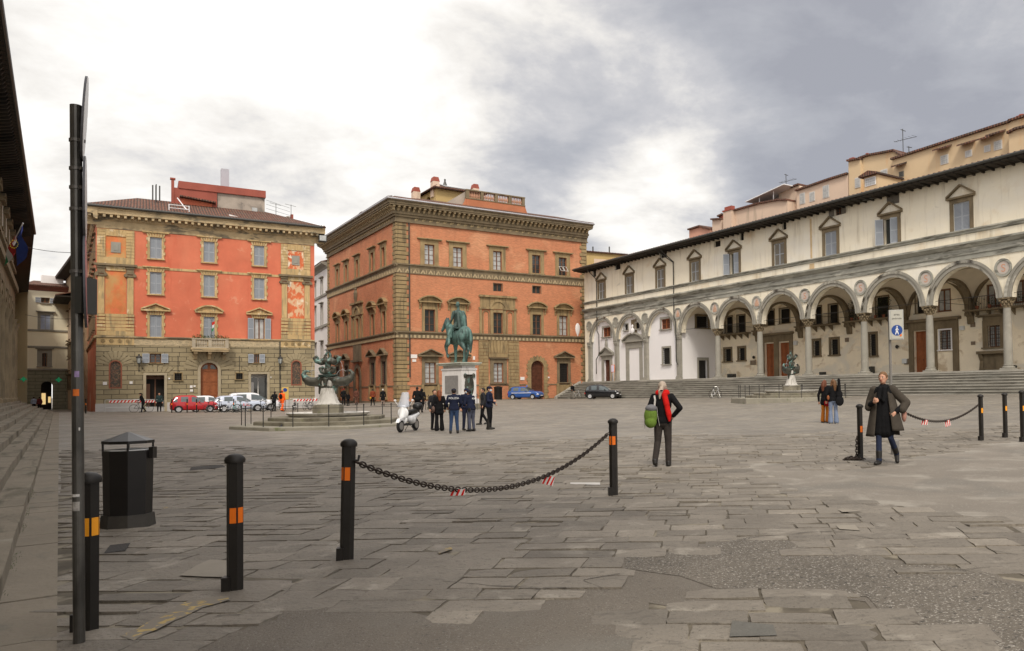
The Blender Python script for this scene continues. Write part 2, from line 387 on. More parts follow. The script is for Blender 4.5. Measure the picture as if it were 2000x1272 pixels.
def wall(mb, x0, x1, z0, z1, holes=(), y=0.0, depth=.35):
    """wall face with real openings: hole = (x0,x1,z0,z1[, 'arch'])"""
    H_ = [h for h in holes if h[1] > x0 and h[0] < x1 and h[3] > z0 and h[2] < z1]
    xs = sorted({x0, x1} | {min(max(q, x0), x1) for h in H_ for q in h[:2]})
    zs = sorted({z0, z1} | {min(max(q, z0), z1) for h in H_ for q in h[2:4]})
    for i in range(len(xs) - 1):
        for j in range(len(zs) - 1):
            a, b, c, d = xs[i], xs[i + 1], zs[j], zs[j + 1]
            if b - a < 1e-4 or d - c < 1e-4: continue
            mx, mz = (a + b) / 2, (c + d) / 2
            if any(h[0] < mx < h[1] and h[2] < mz < h[3] for h in H_): continue
            mb.add([(a, y, c), (b, y, c), (b, y, d), (a, y, d)], [(0, 1, 2, 3)])
    for h in H_:
        a, b, c, d = h[:4]
        if len(h) > 4:
            r = (b - a) / 2; n = 14; cx = (a + b) / 2; cz = d - r
            arc = [(cx - r * math.cos(PI * i / n), cz + r * math.sin(PI * i / n)) for i in range(n + 1)]
            for i in range(n):
                p, q = arc[i], arc[i + 1]
                mb.add([(p[0], y, p[1]), (q[0], y, q[1]), (q[0], y, d), (p[0], y, d)], [(0, 1, 2, 3)])
                mb.add([(p[0], y, p[1]), (q[0], y, q[1]), (q[0], y + depth, q[1]), (p[0], y + depth, p[1])], [(0, 1, 2, 3)])
            top = cz
        else:
            top = d; mb.add([(a, y, d), (b, y, d), (b, y + depth, d), (a, y + depth, d)], [(0, 1, 2, 3)])
        mb.add([(a, y, c), (a, y + depth, c), (a, y + depth, top), (a, y, top)], [(0, 1, 2, 3)])
        mb.add([(b, y, c), (b, y + depth, c), (b, y + depth, top), (b, y, top)], [(0, 1, 2, 3)])
        mb.add([(a, y, c), (b, y, c), (b, y + depth, c), (a, y + depth, c)], [(0, 1, 2, 3)])
    return mb

def arc_pts(cx, cz, r, a0, a1, n):
    return [(cx + r * math.cos(a0 + (a1 - a0) * i / n), cz + r * math.sin(a0 + (a1 - a0) * i / n)) for i in range(n + 1)]
def ring(mb, cx, cz, r0, r1, y0, y1, a0=0.0, a1=PI, n=20):
    o = arc_pts(cx, cz, r1, a0, a1, n); i_ = arc_pts(cx, cz, r0, a0, a1, n)
    for k in range(n): mb.prism([i_[k], o[k], o[k + 1], i_[k + 1]], y0, y1)

def pediment(mb, xc, w, z, h, kind, out=.30, th=.13, tymp=True):
    """raking or curved head on an entablature, over a window"""
    mb.box(xc - w / 2, xc + w / 2, -out, .0, z, z + th)
    if kind == 'tri':
        for sgn in (-1, 1):
            a = (xc + sgn * w / 2, z + th + .004); b = (xc, z + th + h)
            mb.prism([a, (a[0], a[1] + th * .9), (b[0], b[1] + th * .9), (b[0], b[1]), ] if sgn < 0 else [(b[0], b[1]), (b[0], b[1] + th * .9), (a[0], a[1] + th * .9), a], -out + (.002 if sgn > 0 else 0), 0)
        if tymp: mb.prism([(xc - w / 2 + .1, z + th + .002), (xc + w / 2 - .1, z + th + .002), (xc, z + h + .04)], -.07, 0)
    elif kind == 'seg':
        r = (w * w / 4 + h * h) / (2 * h); cz = z + th + h - r; a = math.asin(min(1, w / 2 / r))
        ring(mb, xc, cz, r, r + th, -out, 0, PI / 2 - a, PI / 2 + a, 12)
        p = [q for q in arc_pts(xc, cz, r - .01, PI / 2 - a, PI / 2 + a, 12) if q[1] > z + th]
        mb.prism(p + [(xc - w / 2 + .05, z + th + .003), (xc + w / 2 - .05, z + th + .003)], -.07, 0)
    return mb

def shutter_leaf(fc, parent, xh, z0, z1, w, ang, mat_, frame_, y=0.0, name='shutter'):
    """louvred leaf hinged at xh, opened by ang degrees (0 shut); w signed = the way it lies when shut"""
    T = fc.T @ Matrix.Translation((xh, y, 0)) @ Matrix.Rotation(R(-ang if w > 0 else ang), 4, 'Z')
    mb = MB(T); s = 1 if w > 0 else -1; a = abs(w)
    def bx(x0, x1, y0, y1, q0, q1): mb.box(min(s * x0, s * x1), max(s * x0, s * x1), y0, y1, q0, q1)
    bx(.01, .06, -.025, .02, z0, z1); bx(a - .06, a - .01, -.025, .02, z0, z1)
    for q in (z0, (z0 + z1) / 2 - .035, z1 - .07): bx(.06, a - .06, -.023, .018, q, q + .07)
    mb.cur = 1; bx(.06, a - .06, -.012, .008, z0 + .07, (z0 + z1) / 2 - .035); bx(.06, a - .06, -.012, .008, (z0 + z1) / 2 + .035, z1 - .07)
    return mb.build(name, [frame_, mat_], parent)

def window(fc, x0, x1, z0, z1, sur=.18, head=None, hw=None, hh=.35, sill=.1, kind='shut', stone=None, openp=False, depth=.30, quoin=False, gap=.0, frame=None, glass=None, shm=None, shf=None, jamb_out=.07, bars=(2, 3), grille=False, frieze=0.0, arch=False, shut_w=None, name='window', ledge_out=.3, brackets=False, label=None):
    """window = stone surround; its sash, glass, shutters or grille are its sub-parts"""
    stone = stone or mPF; frame = frame or mFRW; glass = glass or mGLS; shm = shm or mSHG; shf = shf or mSHF
    mb = fc.mb(); o = jamb_out; xc = (x0 + x1) / 2
    top = z1
    if arch:
        r = (x1 - x0) / 2; ring(mb, xc, z1 - r, r, r + sur, -o, .02)
        mb.box(x0 - sur, x0, -o, .02, z0, z1 - r - .001); mb.box(x1, x1 + sur, -o, .02, z0, z1 - r - .001); top = z1 + sur
    elif sur:
        mb.box(x0 - sur, x0, -o, .02, z0, z1); mb.box(x1, x1 + sur, -o, .02, z0, z1)
        mb.box(x0 - sur, x1 + sur, -o - .003, .02, z1 + .001, z1 + sur); top = z1 + sur
    if quoin:
        n = max(4, int((z1 - z0) / .3)); hq = (z1 - z0) / n
        for k in range(n):
            e = .10 if k % 2 else .02
            for sg in (-1, 1):
                xe = x0 - sur if sg < 0 else x1 + sur
                mb.box(min(xe, xe + sg * e) - (.0), max(xe, xe + sg * e), -o - .035, .02, z0 + k * hq + .02, z0 + (k + 1) * hq - .02)
        for k in range(7):
            t = (k - 3) / 3; w0 = .085; xx = xc + t * ((x1 - x0) / 2 + sur * .6)
            mb.prism([(xx - w0 * .6, z1 + .012), (xx + w0 * .6, z1 + .012), (xx + w0 + t * .09, z1 + sur + .16), (xx - w0 + t * .09, z1 + sur + .16)], -o - .05, .02)
        top = z1 + sur + .17
    if frieze: mb.box(x0 - sur * .95, x1 + sur * .95, -o * .8, .02, top + .001, top + frieze); top += frieze
    hw = hw or (x1 - x0 + 2 * sur + .4)
    if head in ('tri', 'seg'): pediment(mb, xc, hw, top + .002, hh, head, out=ledge_out, tymp=not openp)
    elif head == 'ledge':
        mb.box(xc - hw / 2, xc + hw / 2, -ledge_out, .02, top + .06, top + .16); mb.box(xc - hw / 2 + .08, xc + hw / 2 - .08, -ledge_out * .6, .02, top + .002, top + .058)
    if brackets:
        for sg in (-1, 1):
            bx_ = xc + sg * (hw / 2 - .17)
            mb.prism([(-ledge_out * .85, top - .002), (0, top - .002), (0, top - .75), (-.06, top - .72), (-.10, top - .45), (-ledge_out * .7, top - .2)], bx_ - .09, bx_ + .09, 'x')
    if sill: mb.box(x0 - sur - .06, x1 + sur + .06, -o - .12, .02, z0 - sill, z0 - .001)
    wn = mb.build(name, stone, fc.root, label=label)
    d = depth
    if kind in ('glass', 'open', 'dark', 'pale', 'awning'):
        g = fc.mb(); yg = d - .06
        if arch:
            r = (x1 - x0) / 2; g.prism([(x0, z0), (x1, z0)] + arc_pts(xc, z1 - r, r, 0, PI, 14), yg, yg + .01)
        else: g.box(x0, x1, yg, yg + .01, z0, z1)
        g.build('pane', mDRK if kind == 'dark' else (mGLL if kind == 'pale' else glass), wn)
        if kind != 'dark':
            f = fc.mb(); t = .045
            f.box(x0, x0 + .07, yg - .05, yg - .002, z0, z1); f.box(x1 - .07, x1, yg - .05, yg - .002, z0, z1)
            f.box(x0 + .07, x1 - .07, yg - .05, yg - .002, z0, z0 + .08); f.box(x0 + .07, x1 - .07, yg - .05, yg - .002, z1 - .08, z1)
            nx, nz = bars
            for i in range(1, nx):
                xx = x0 + (x1 - x0) * i / nx; wd = .055 if i * 2 == nx else .018
                f.box(xx - wd, xx + wd, yg - .06, yg - .003, z0 + .08, z1 - .08)
            for j in range(1, nz):
                zz = z0 + (z1 - z0) * j / nz; f.box(x0 + .07, x1 - .07, yg - .045, yg - .004, zz - .018, zz + .018)
            f.build('sash', frame, wn)
    if kind == 'awning':
        for sg in (-1, 1):
            T = fc.T @ Matrix.Translation((xc + sg * (x1 - x0) / 4, .02, (z0 + z1) / 2)) @ Matrix.Rotation(R(-42), 4, 'X')
            m2 = MB(T); w = (x1 - x0) / 2 - .06
            for a, b, c, e in ((-w / 2, w / 2, -.05, 0), (-w / 2, w / 2, -.85, -.80), (-w / 2, -w / 2 + .05, -.80, -.05), (w / 2 - .05, w / 2, -.80, -.05)): m2.box(a, b, -.03, 0, c, e)
            m2.build('tilted_sash', mFRL, wn)
    if kind == 'shut':
        w = (x1 - x0) / 2
        shutter_leaf(fc, wn, x0, z0 + .01, z1 - .01, w, 0, shm, shf, y=.08); shutter_leaf(fc, wn, x1, z0 + .01, z1 - .01, -w, 0, shm, shf, y=.08)
        fc.mb().box(x0, x1, d - .02, d, z0, z1).build('pane', mDRK, wn)
    if kind == 'open':
        w = shut_w or (x1 - x0) / 2
        shutter_leaf(fc, wn, x0 - .02, z0, z1, w, 172, shm, shf, y=-o - .03); shutter_leaf(fc, wn, x1 + .02, z0, z1, -w, 172, shm, shf, y=-o - .03)
    if kind == 'half':
        w = (x1 - x0) / 2
        shutter_leaf(fc, wn, x0, z0, z1, w, 150, shm, shf, y=-.08); shutter_leaf(fc, wn, x1, z0 + .01, z1 - .01, -w, 18, shm, shf, y=.06)
        fc.mb().box(x0, x1, d - .02, d, z0, z1).build('pane', mGLS, wn)
    if grille:
        g = fc.mb(); nx = max(3, int((x1 - x0) / .16)); nz = max(4, int((z1 - z0) / .2))
        for i in range(nx + 1): xx = x0 + (x1 - x0) * i / nx; g.box(xx - .012, xx + .012, .01, .034, z0, z1)
        for j in range(nz + 1): zz = z0 + (z1 - z0) * j / nz; g.box(x0, x1, .035, .055, zz - .012, zz + .012)
        g.build('grille', mIRN, wn)
    return wn

def door(fc, x0, x1, z0, z1, arch=False, depth=.35, mat_=None, panels=(2, 3), fan=False, name='door', rail=None):
    mat_ = mat_ or mWDO; mb = fc.mb(); xc = (x0 + x1) / 2; r = (x1 - x0) / 2; y = depth - .02
    if arch: mb.prism([(x0, z0), (x1, z0)] + arc_pts(xc, z1 - r, r, 0, PI, 16), y, y + .03)
    else: mb.box(x0, x1, y, y + .03, z0, z1)
    nx, nz = panels; tz = z1 - r if arch else z1
    mb.box(xc - .03, xc + .03, y - .045, y - .001, z0, z1 - .02)
    for i in range(nx):
        for j in range(nz):
            a = x0 + (x1 - x0) * i / nx + .1; b = x0 + (x1 - x0) * (i + 1) / nx - .1
            c = z0 + (tz - z0) * j / nz + .08; e = z0 + (tz - z0) * (j + 1) / nz - .08
            for q in ((a, a + .05, c, e), (b - .05, b, c, e), (a + .05, b - .05, c, c + .05), (a + .05, b - .05, e - .05, e)): mb.box(q[0], q[1], y - .03, y - .001, q[2], q[3])
            mb.box(a + .1, b - .1, y - .022, y - .001, c + .1, e - .1)
    if arch: mb.box(x0, x1, y - .05, y - .002, z1 - r - .07, z1 - r + .07)
    d = mb.build(name, mat_, fc.root)
    fc.mb().tube((xc + .09, y - .05, z0 + 1.1), (xc + .09, y - .11, z0 + 1.1), .03, .03).build('handle', mIRN, d)
    if fan:
        g = fc.mb()
        for sg in (-1, 1):
            p = [(xc + sg * .12, z1 - r + .14)] + [(xc + sg * (r * .82) * math.cos(a), z1 - r + r * .82 * math.sin(a)) for a in (R(12), R(30), R(50), R(68))] + [(xc + sg * .12, z1 - r * .35)]
            g.prism(p, y - .012, y - .004)
        g.build('fanlight', mGLS, d)
    return d

def cornice(fc, x0, x1, prof, name='cornice', mat_=None, wrap=0.0):
    """profile = [(out, z)...] from top outer down to the wall, swept along the facade"""
    mb = fc.mb(); p = [(-o, z) for o, z in prof] + [(.05, prof[-1][1]), (.05, prof[0][1])]
    mb.prism(p, x0, x1, 'x'); return mb.build(name, mat_ or mPF, fc.root)

def tile_roof(root, corners, name='roof', T=None, mat_=None, thick=.12, lip=True):
    """one roof slope: corners eave-left, eave-right, ridge-right, ridge-left in root coordinates, with the slope's own x/y axes"""
    c = [Vector(p) for p in corners]; ex = (c[1] - c[0]).normalized(); nrm = (c[1] - c[0]).cross(c[3] - c[0]).normalized(); ey = nrm.cross(ex)
    Mx = Matrix((ex, ey, nrm)).transposed().to_4x4(); Mx.translation = c[0]
    inv = Mx.inverted(); q = [inv @ p for p in c]
    mb = MB(); mb.prism([(p.x, p.y) for p in q], -thick, 0, 'z')
    if lip:   # rounded cover tiles along the eave
        L = (q[1] - q[0]).length; n = min(160, int(L / .24))
        for k in range(n):
            x = (k + .5) * L / n; mb.add([(x - .09, -.06, 0), (x, -.06, .09), (x + .09, -.06, 0), (x - .09, .5, 0), (x, .5, .07), (x + .09, .5, 0)], [(0, 1, 4, 3), (1, 2, 5, 4), (0, 2, 1)])
    o = mb.build(name, mat_ or mTIL, root); o.matrix_local = Mx; return o

def quoins(fc, xa, z0, z1, w0, w1, h, side=1, name='quoins', mat_=None, out=.07, y_return=0.0):
    """alternating long and short corner blocks running from xa to the side"""
    mb = fc.mb(); z = z0; k = 0
    while z < z1 - .05:
        e = min(z + h, z1); w = w0 if k % 2 else w1
        mb.box(min(xa, xa + side * w), max(xa, xa + side * w), -out, .04, z + .04, e - .04)
        mb.cur = 1; mb.box(min(xa, xa + side * w) + .03, max(xa, xa + side * w) - .03, -out * .15, .03, z - .045, z + .045)
        mb.cur = 0; z = e; k += 1
    return mb.build(name, [mat_ or mPF, M('joint_shadow_stone', (.10, .08, .05), var=.2)], fc.root)  # dark weathered stone filling the joints between blocks
# ================================================================== orange palazzo on the left
def left_palace():
    a = at(187, 790, 68.8); b = at(615, 790, 79)
    root = plan_root('orange_palazzo', 'bright orange plastered palazzo with grey shutters, stone ground floor and arched wooden door', 'building', a, b)
    Wd = float(math.hypot(b[0] - a[0], b[1] - a[1])); fc = Fac(root); P = fc.uv
    X = lambda x, y=700: P(x, y)[0]; Z = lambda y, x=408: P(x, y)[1]
    zg = -1.0; z_pl = P(230, 788)[1]; z_s1 = Z(662); z_s2 = Z(526); z_top = Z(452)
    D = 15.0
    # window rows: centre x, half width from the photograph
    cols = [X(304), X(408.5), X(506.5)]; w = .46
    r1 = (Z(512.5), Z(472.5)); r2 = (Z(579.5), Z(538)); r3 = (Z(661), Z(619))
    holes = []
    for c in cols:
        for q in (r1, r2, r3): holes.append((c - w, c + w, *q))
    dA = (X(285.5), X(321), Z(796, 303), P(303, 733)[1]); dB = (X(490), X(521.7), Z(800, 505), P(505, 731)[1])
    dC = (X(391.7), X(425.7), Z(802), Z(708.7), 'arch')
    hA = (X(292.5), X(314.5), P(303, 709)[1], P(303, 691)[1]); hB = (X(496), X(506), P(500, 709)[1], P(500, 692)[1])
    nA = (X(213), X(238), P(225, 759)[1], P(225, 704)[1], 'arch'); nB = (X(568.7), X(588.7), P(578, 753)[1], P(578, 704)[1], 'arch')
    sq = [(X(341), X(355), P(348, 743)[1], P(348, 729)[1]), (X(461), X(474), P(467, 741)[1], P(467, 729)[1])]
    mb = fc.mb(); wall(mb, 0, Wd, z_pl, z_s1, [dA, dB, dC, hA, hB, nA, nB] + sq, depth=.4); mb.build('stone_ground_floor', mASH, root)
    mb = fc.mb(); wall(mb, -.03, Wd + .0, zg, z_pl, [dA, dB, dC], y=-.06, depth=.4)
    for q0, q1 in ((-.03, dA[0]), (dA[1], dC[0]), (dC[1], dB[0]), (dB[1], Wd)): mb.box(q0, q1, -.06, 0, z_pl - .001, z_pl + .0)
    mb.build('plinth', mPLN, root)
    mb = fc.mb(); wall(mb, -.0, Wd, z_s1, z_top, holes, depth=.3)
    for x0, x1 in ((0, Wd),): mb.add([(0, D, zg), (Wd, D, zg), (Wd, D, z_top), (0, D, z_top)], [(0, 1, 2, 3)])
    mb.build('wall', mPLO, root)
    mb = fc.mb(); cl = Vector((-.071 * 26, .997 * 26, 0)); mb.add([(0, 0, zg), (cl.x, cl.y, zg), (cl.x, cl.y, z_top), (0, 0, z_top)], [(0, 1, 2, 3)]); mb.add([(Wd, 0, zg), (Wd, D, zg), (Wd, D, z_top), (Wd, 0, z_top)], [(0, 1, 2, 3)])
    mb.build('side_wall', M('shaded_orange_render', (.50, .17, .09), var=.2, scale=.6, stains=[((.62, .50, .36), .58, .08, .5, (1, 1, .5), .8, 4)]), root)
    # string courses and cornice
    cornice(fc, 0, Wd, [(.16, z_s1 + .08), (.16, z_s1 - .02), (.07, z_s1 - .1), (0, z_s1 - .14)], 'string_course', mSTA)
    fr = fc.mb(); fr.box(X(262), X(549), -.02, .01, z_s1 - .72, z_s1 - .14); fr.build('graffito_frieze', M('graffito_frieze', (.50, .40, .25), var=.2, scale=3, stains=[((.30, .25, .17), .5, .06, 4, (1, 1, 3), .8, 2)]), root)
    cornice(fc, X(262), X(549), [(.05, z_s2 - .14), (.05, z_s2 - .36)], 'string_course', mYEL)
    z_b = Z(463)
    cornice(fc, 0, Wd, [(.06, z_top), (.06, z_b), (0, z_b - .02)], 'frieze', mSTA)
    zc = Z(439.5); zct = Z(428)
    cornice(fc, -1.0, Wd + .9, [(.95, zct), (.95, zct - .12), (.85, zct - .2), (.85, zc), (.3, zc - .04), (.25, zc - .35), (.08, zc - .5), (.08, zc - .9)], 'cornice', mSTA)
    br = fc.mb(); k = -.55
    while k < Wd + .4: br.box(k, k + .2, -.82, -.26, zc - .25, zc - .045); k += .52
    br.build('cornice_brackets', mSTA, root)
    for s_, x0 in ((1, Wd + .9),):
        m2 = fc.mb(); m2.box(min(x0, 0 if s_ < 0 else Wd), max(x0, 0 if s_ < 0 else Wd), 0, D, zc - .05, zct); m2.build('side_cornice', mSTA, root)
    g = fc.mb(); g.path([(-1.0, -1.06, zct + .06), (Wd + .6, -1.06, zct + .06)], .12, 8); g.build('gutter', mGUT, root)
    # corner pavilions
    for xl, xr, worn, nich in ((X(188.5), X(262), mPLD, nA), (X(549), X(606.5), mPLW, nB)):
        wp = .62; y0 = -.10
        pv = fc.mb(); pv.box(xl - .12, xr + .12, -.14, 0, z_s1 - .05, z_s1 + .12)
        pv.cur = 1; zt = z_s1 + .12
        pv.box(xl, xr, y0 - .06, 0, zt + .003, zt + .42)      # base
        zq = zt + .42; zb1 = P(225, 613)[1] if worn is mPLD else P(578, 622)[1]
        k = 0; hb = (zb1 - zq) / 5
        for k in range(5):
            for xa in (xl, xr - wp): pv.box(xa, xa + wp, y0 - .05, 0, zq + k * hb + .05, zq + (k + 1) * hb - .03)
            pv.box(xl + wp + .002, xr - wp - .002, -.05, 0, zq + k * hb + .02, zq + (k + 1) * hb - .012)
        zcap = P(225, 541)[1] if worn is mPLD else P(578, 556)[1]; zab = P(225, 516)[1] if worn is mPLD else P(578, 538)[1]
        for xa in (xl, xr - wp):
            pv.box(xa + .06, xa + wp - .06, y0, 0, zb1 + .002, zcap)
        pv.cur = 2
        for xa in (xl, xr - wp):
            pv.box(xa - .03, xa + wp + .03, y0 - .06, 0, zcap + .28, zcap + .42)
            for sx in (-.02, wp + .02): pv.path([(xa + sx, y0 - .12, zcap + .16), (xa + sx, 0, zcap + .16)], .15, 10)
            pv.box(xa, xa + wp, y0 - .07, 0, zcap + .02, zcap + .2); pv.box(xa + .03, xa + wp - .03, y0 - .03, 0, zcap + .43, zab - .42)
            pv.box(xa - .02, xa + wp + .02, y0 - .1, 0, zab - .41, zab - .2)
        pv.cur = 1; pv.box(xl + wp + .031, xr - wp - .031, y0 + .01, 0, zab - .62, zab - .2)
        pv.cur = 2; pv.box(xl - .22, xr + .22, y0 - .22, 0, zab - .19, zab)
        pv.cur = 1; pv.box(xl, xr, y0 + .02, 0, zab + .003, zab + .62)
        zu = z_b - .05
        for k in range(9):
            for xa in (xl, xr - wp): hz = (zu - zab - .64) / 9; pv.box(xa, xa + wp, y0, 0, zab + .64 + k * hz + .012, zab + .64 + (k + 1) * hz - .012)
        pv.box(xl + wp + .004, xr - wp - .004, y0 + .03, 0, zu - .62, zu)
        for k in range(5):
            xx = (xl + xr) / 2 + (k - 2) * .3; pv.prism([(xx - .09, zu - .60), (xx + .09, zu - .60), (xx + .15 + (k - 2) * .06, zu - .05), (xx - .15 + (k - 2) * .06, zu - .05)], y0 - .0, y0 + .028)
        pv.build('corner_pavilion', [mSTA, mYEL, mPFD], root)
        m3 = fc.mb(); m3.box(xl + wp, xr - wp, -.012, 0, zb1, zab - .62); m3.box(xl + wp + .003, xr - wp - .003, -.012, 0, zab + .63, zu - .62)
        m3.build('pavilion_panel', worn, root)
        m4 = fc.mb(); xc = (xl + xr) / 2; zc2 = (zab + zu) / 2 - .05; m4.box(xc - .36, xc + .36, -.07, -.013, zc2 - .48, zc2 + .48); m4.box(xc - .2, xc + .2, -.10, -.071, zc2 - .3, zc2 + .3)
        m4.build('carved_plaque', mGRS, root)
        # niche panel, rosettes
        n_ = fc.mb(); x0, x1, c, d = nich[:4]; r = (x1 - x0) / 2; xc = (x0 + x1) / 2
        n_.prism([(x0, c), (x1, c)] + arc_pts(xc, d - r, r, 0, PI, 14), .12, .16); f = n_.build('arched_panel', mMOS, root)
        n2 = fc.mb(); ring(n2, xc, d - r, r - .09, r + .02, -.02, .12); n2.box(x0 - .02, x0 + .09, -.02, .12, c, d - r); n2.box(x1 - .09, x1 + .02, -.02, .12, c, d - r); n2.box(x0 + .09, x1 - .09, -.02, .12, c, c + .1)
        n2.build('frame', mBRNF, f)
        rs = fc.mb(); rs.box(xl, xr, -.05, 0, z_s1 - .72, z_s1 - .06); rs.cur = 1
        for k in range(4):
            xx = xl + (xr - xl) * (k + .75) / 4.5
            ring(rs, xx, z_s1 - .36, .10, .17, -.085, -.051, 0, 2 * PI, 14); rs.lathe([(.02, 0), (.07, .0)], (xx, -.07, z_s1 - .36), 8)
        rs.build('rosette_band', [mYEL, mPF], root)
    # voussoirs round arches and door heads
    mPAS = M('plain_ashlar', (.32, .265, .165), var=.15, scale=1, bump=.01)
    def fan(xc, zc, r, r2, n=9, a0=.15, flat=None):
        vs = fc.mb()
        for k in range(n):
            a = a0 + (PI - 2 * a0) * (k + .5) / n; h = (PI - 2 * a0) / n * .44
            p = [(xc + r * math.cos(a - h), zc + r * math.sin(a - h)), (xc + r2 * math.cos(a - h * .9), zc + r2 * math.sin(a - h * .9)), (xc + r2 * math.cos(a + h * .9), zc + r2 * math.sin(a + h * .9)), (xc + r * math.cos(a + h), zc + r * math.sin(a + h))]
            vs.prism(p, -.05, .01)
        vs.build('voussoir_arch', mPAS, root)
    for nn, R2 in ((nA, 1.35), (nB, 1.2)): fan((nn[0] + nn[1]) / 2, nn[3] - (nn[1] - nn[0]) / 2, (nn[1] - nn[0]) / 2 + .12, R2)
    cx = (dC[0] + dC[1]) / 2; fan(cx, dC[3] - (dC[1] - dC[0]) / 2, (dC[1] - dC[0]) / 2 + .28, 2.1, 13, .05)
    for dd in (dA, dB):
        xc = (dd[0] + dd[1]) / 2; vs = fc.mb()
        for k in range(7):
            t = (k - 3); xx = xc + t * .3; vs.prism([(xx - .125, dd[3] + .27), (xx + .125, dd[3] + .27), (xx + .165 + t * .13, dd[3] + 1.0 - abs(t) * .09), (xx - .165 + t * .13, dd[3] + 1.0 - abs(t) * .09)], -.05, .01)
        vs.build('flat_arch', mPAS, root)
    fr = fc.mb(); r = (dC[1] - dC[0]) / 2; ring(fr, cx, dC[3] - r, r, r + .24, -.08, .02); fr.box(dC[0] - .24, dC[0], -.08, .02, zg, dC[3] - r); fr.box(dC[1], dC[1] + .24, -.08, .02, zg, dC[3] - r)
    for dd in (dA, dB): fr.box(dd[0] - .22, dd[0], -.075, .02, zg, dd[3]); fr.box(dd[1], dd[1] + .22, -.075, .02, zg, dd[3]); fr.box(dd[0] - .22, dd[1] + .22, -.078, .02, dd[3] + .002, dd[3] + .22)
    fr.build('door_surrounds', M('pale_dressed_stone', (.38, .32, .22), var=.15, scale=1.5), root)
    door(fc, dC[0], dC[1], Z(800), dC[3], arch=True, panels=(2, 3), fan=True)
    for dd, c in ((dA, mDRK), (dB, mGLS)):
        m_ = fc.mb(); m_.box(dd[0], dd[1], .9, .93, zg, dd[3]); m_.box(dd[0], dd[0] + .01, .4, .9, zg, dd[3]); m_.box(dd[1] - .01, dd[1], .4, .9, zg, dd[3]); o = m_.build('doorway', c, root)
        m_ = fc.mb(); xm = (dd[0] + dd[1]) / 2; m_.box(xm - .05, xm + .05, .84, .89, zg, dd[3]); m_.box(dd[0], dd[1], .84, .89, dd[3] - .35, dd[3] - .02) ; m_.box(dd[0] + .01, dd[0] + .3, .6, .7, zg, dd[3] - .8); m_.build('door_leaf', mFRW if c is mDRK else mFRL, o)
    # upper windows
    for i, c in enumerate(cols):
        for q in (r1, r2): window(fc, c - w, c + w, *q, sur=.18, head='ledge', hw=2.1, stone=mYEL, quoin=True, ledge_out=.2, sill=.12, jamb_out=.05)
        window(fc, c - w, c + w, *r3, sur=.18, head='seg' if i == 1 else 'tri', hw=2.3, hh=.5, stone=mYEL, quoin=True, ledge_out=.28, kind='open' if i == 2 else 'shut', glass=mGLL, sill=.1, shut_w=.55, jamb_out=.05, bars=(2, 1))
    window(fc, *hA, sur=.1, kind='open', stone=mPF, glass=mGLS, sill=.06, shut_w=.56, jamb_out=.03); window(fc, *hB, sur=.1, kind='open', stone=mPF, sill=.06, shut_w=.5, jamb_out=.03)
    for s_ in sq: window(fc, *s_, sur=.08, kind='dark', grille=True, stone=mPF, sill=.05, jamb_out=.03)
    # balcony
    bx0, bx1, bz0, bz1 = X(374), X(444.5), Z(680), Z(660)
    b_ = fc.mb(); b_.box(bx0 - .1, bx1 + .1, -1.15, -.02, bz0 - .22, bz0 - .04); b_.box(bx0 - .02, bx1 + .02, -1.1, -.02, bz0 - .39, bz0 - .221); 
    for xx in (bx0 + .15, cx - .15, bx1 - .45): b_.prism([(-1.0, bz0 - .392), (0, bz0 - .392), (0, bz0 - 1.15), (-.12, bz0 - 1.1), (-.3, bz0 - .75), (-.95, bz0 - .6)], xx, xx + .3, 'x')
    bo = b_.build('balcony', mSTA, root)
    b_ = fc.mb(); zt = bz0 + .86
    for q in ((bx0, bx1, -1.08, -.88), ): b_.box(q[0], q[1], q[2], q[3], zt - .12, zt); b_.box(q[0], q[1], q[2], q[3], bz0 - .038, bz0 + .06)
    for xx in (bx0, bx1 - .2): b_.box(xx, xx + .2, -.879, -.05, zt - .12, zt); b_.box(xx, xx + .2, -.879, -.05, bz0 - .038, bz0 + .06)
    for xx in (bx0, cx - .14, bx1 - .28): b_.box(xx, xx + .28, -1.06, -.9, bz0 + .061, zt - .121)
    for k in range(16):
        xx = bx0 + .45 + k * (bx1 - bx0 - .9) / 15
        if abs(xx - cx) > .2: b_.lathe([(.05, .0), (.035, .1), (.075, .28), (.035, .55), (.05, .68)], (xx, -.98, bz0 + .06), 8)
    b_.build('balustrade', M('balcony_stone', (.42, .36, .27), var=.2, scale=2), bo)
    pl = MB(fc.T)
    for k in range(420):
        xx = rnd.uniform(bx0, bx1); zz = zt + rnd.uniform(.0, .35) * rnd.random() ** .5; yy = rnd.uniform(-1.2, -.8); s = rnd.uniform(.05, .1); a = rnd.uniform(0, 6)
        pl.add([(xx, yy, zz), (xx + s * math.cos(a), yy + s * math.sin(a), zz + s), (xx - s * .6, yy - s * .4, zz + s * rnd.uniform(-.5, 1))], [(0, 1, 2)])
    pl.build('balcony_plants', M('window_box_leaves', (.07, .10, .03), var=.5, scale=8), bo)
    # roof slopes, roof rooms
    ze = zct + .12; dp = 5.2; zr = ze + 2.3
    tile_roof(root, [(-1.05, -1.05, ze), (Wd + .95, -1.05, ze), (Wd - 4.2, dp, zr), (3.0, dp, zr)])
    tile_roof(root, [(Wd + .95, -1.05, ze), (Wd + .95, D, ze), (Wd - 4.2, D, zr), (Wd - 4.2, dp, zr)], lip=False)
    tile_roof(root, [(-1.05 - 1.8, 26, ze), (-1.05, -1.05, ze), (3.0, dp, zr), (3.0, 26, zr)], lip=False)
    yb = 4.4
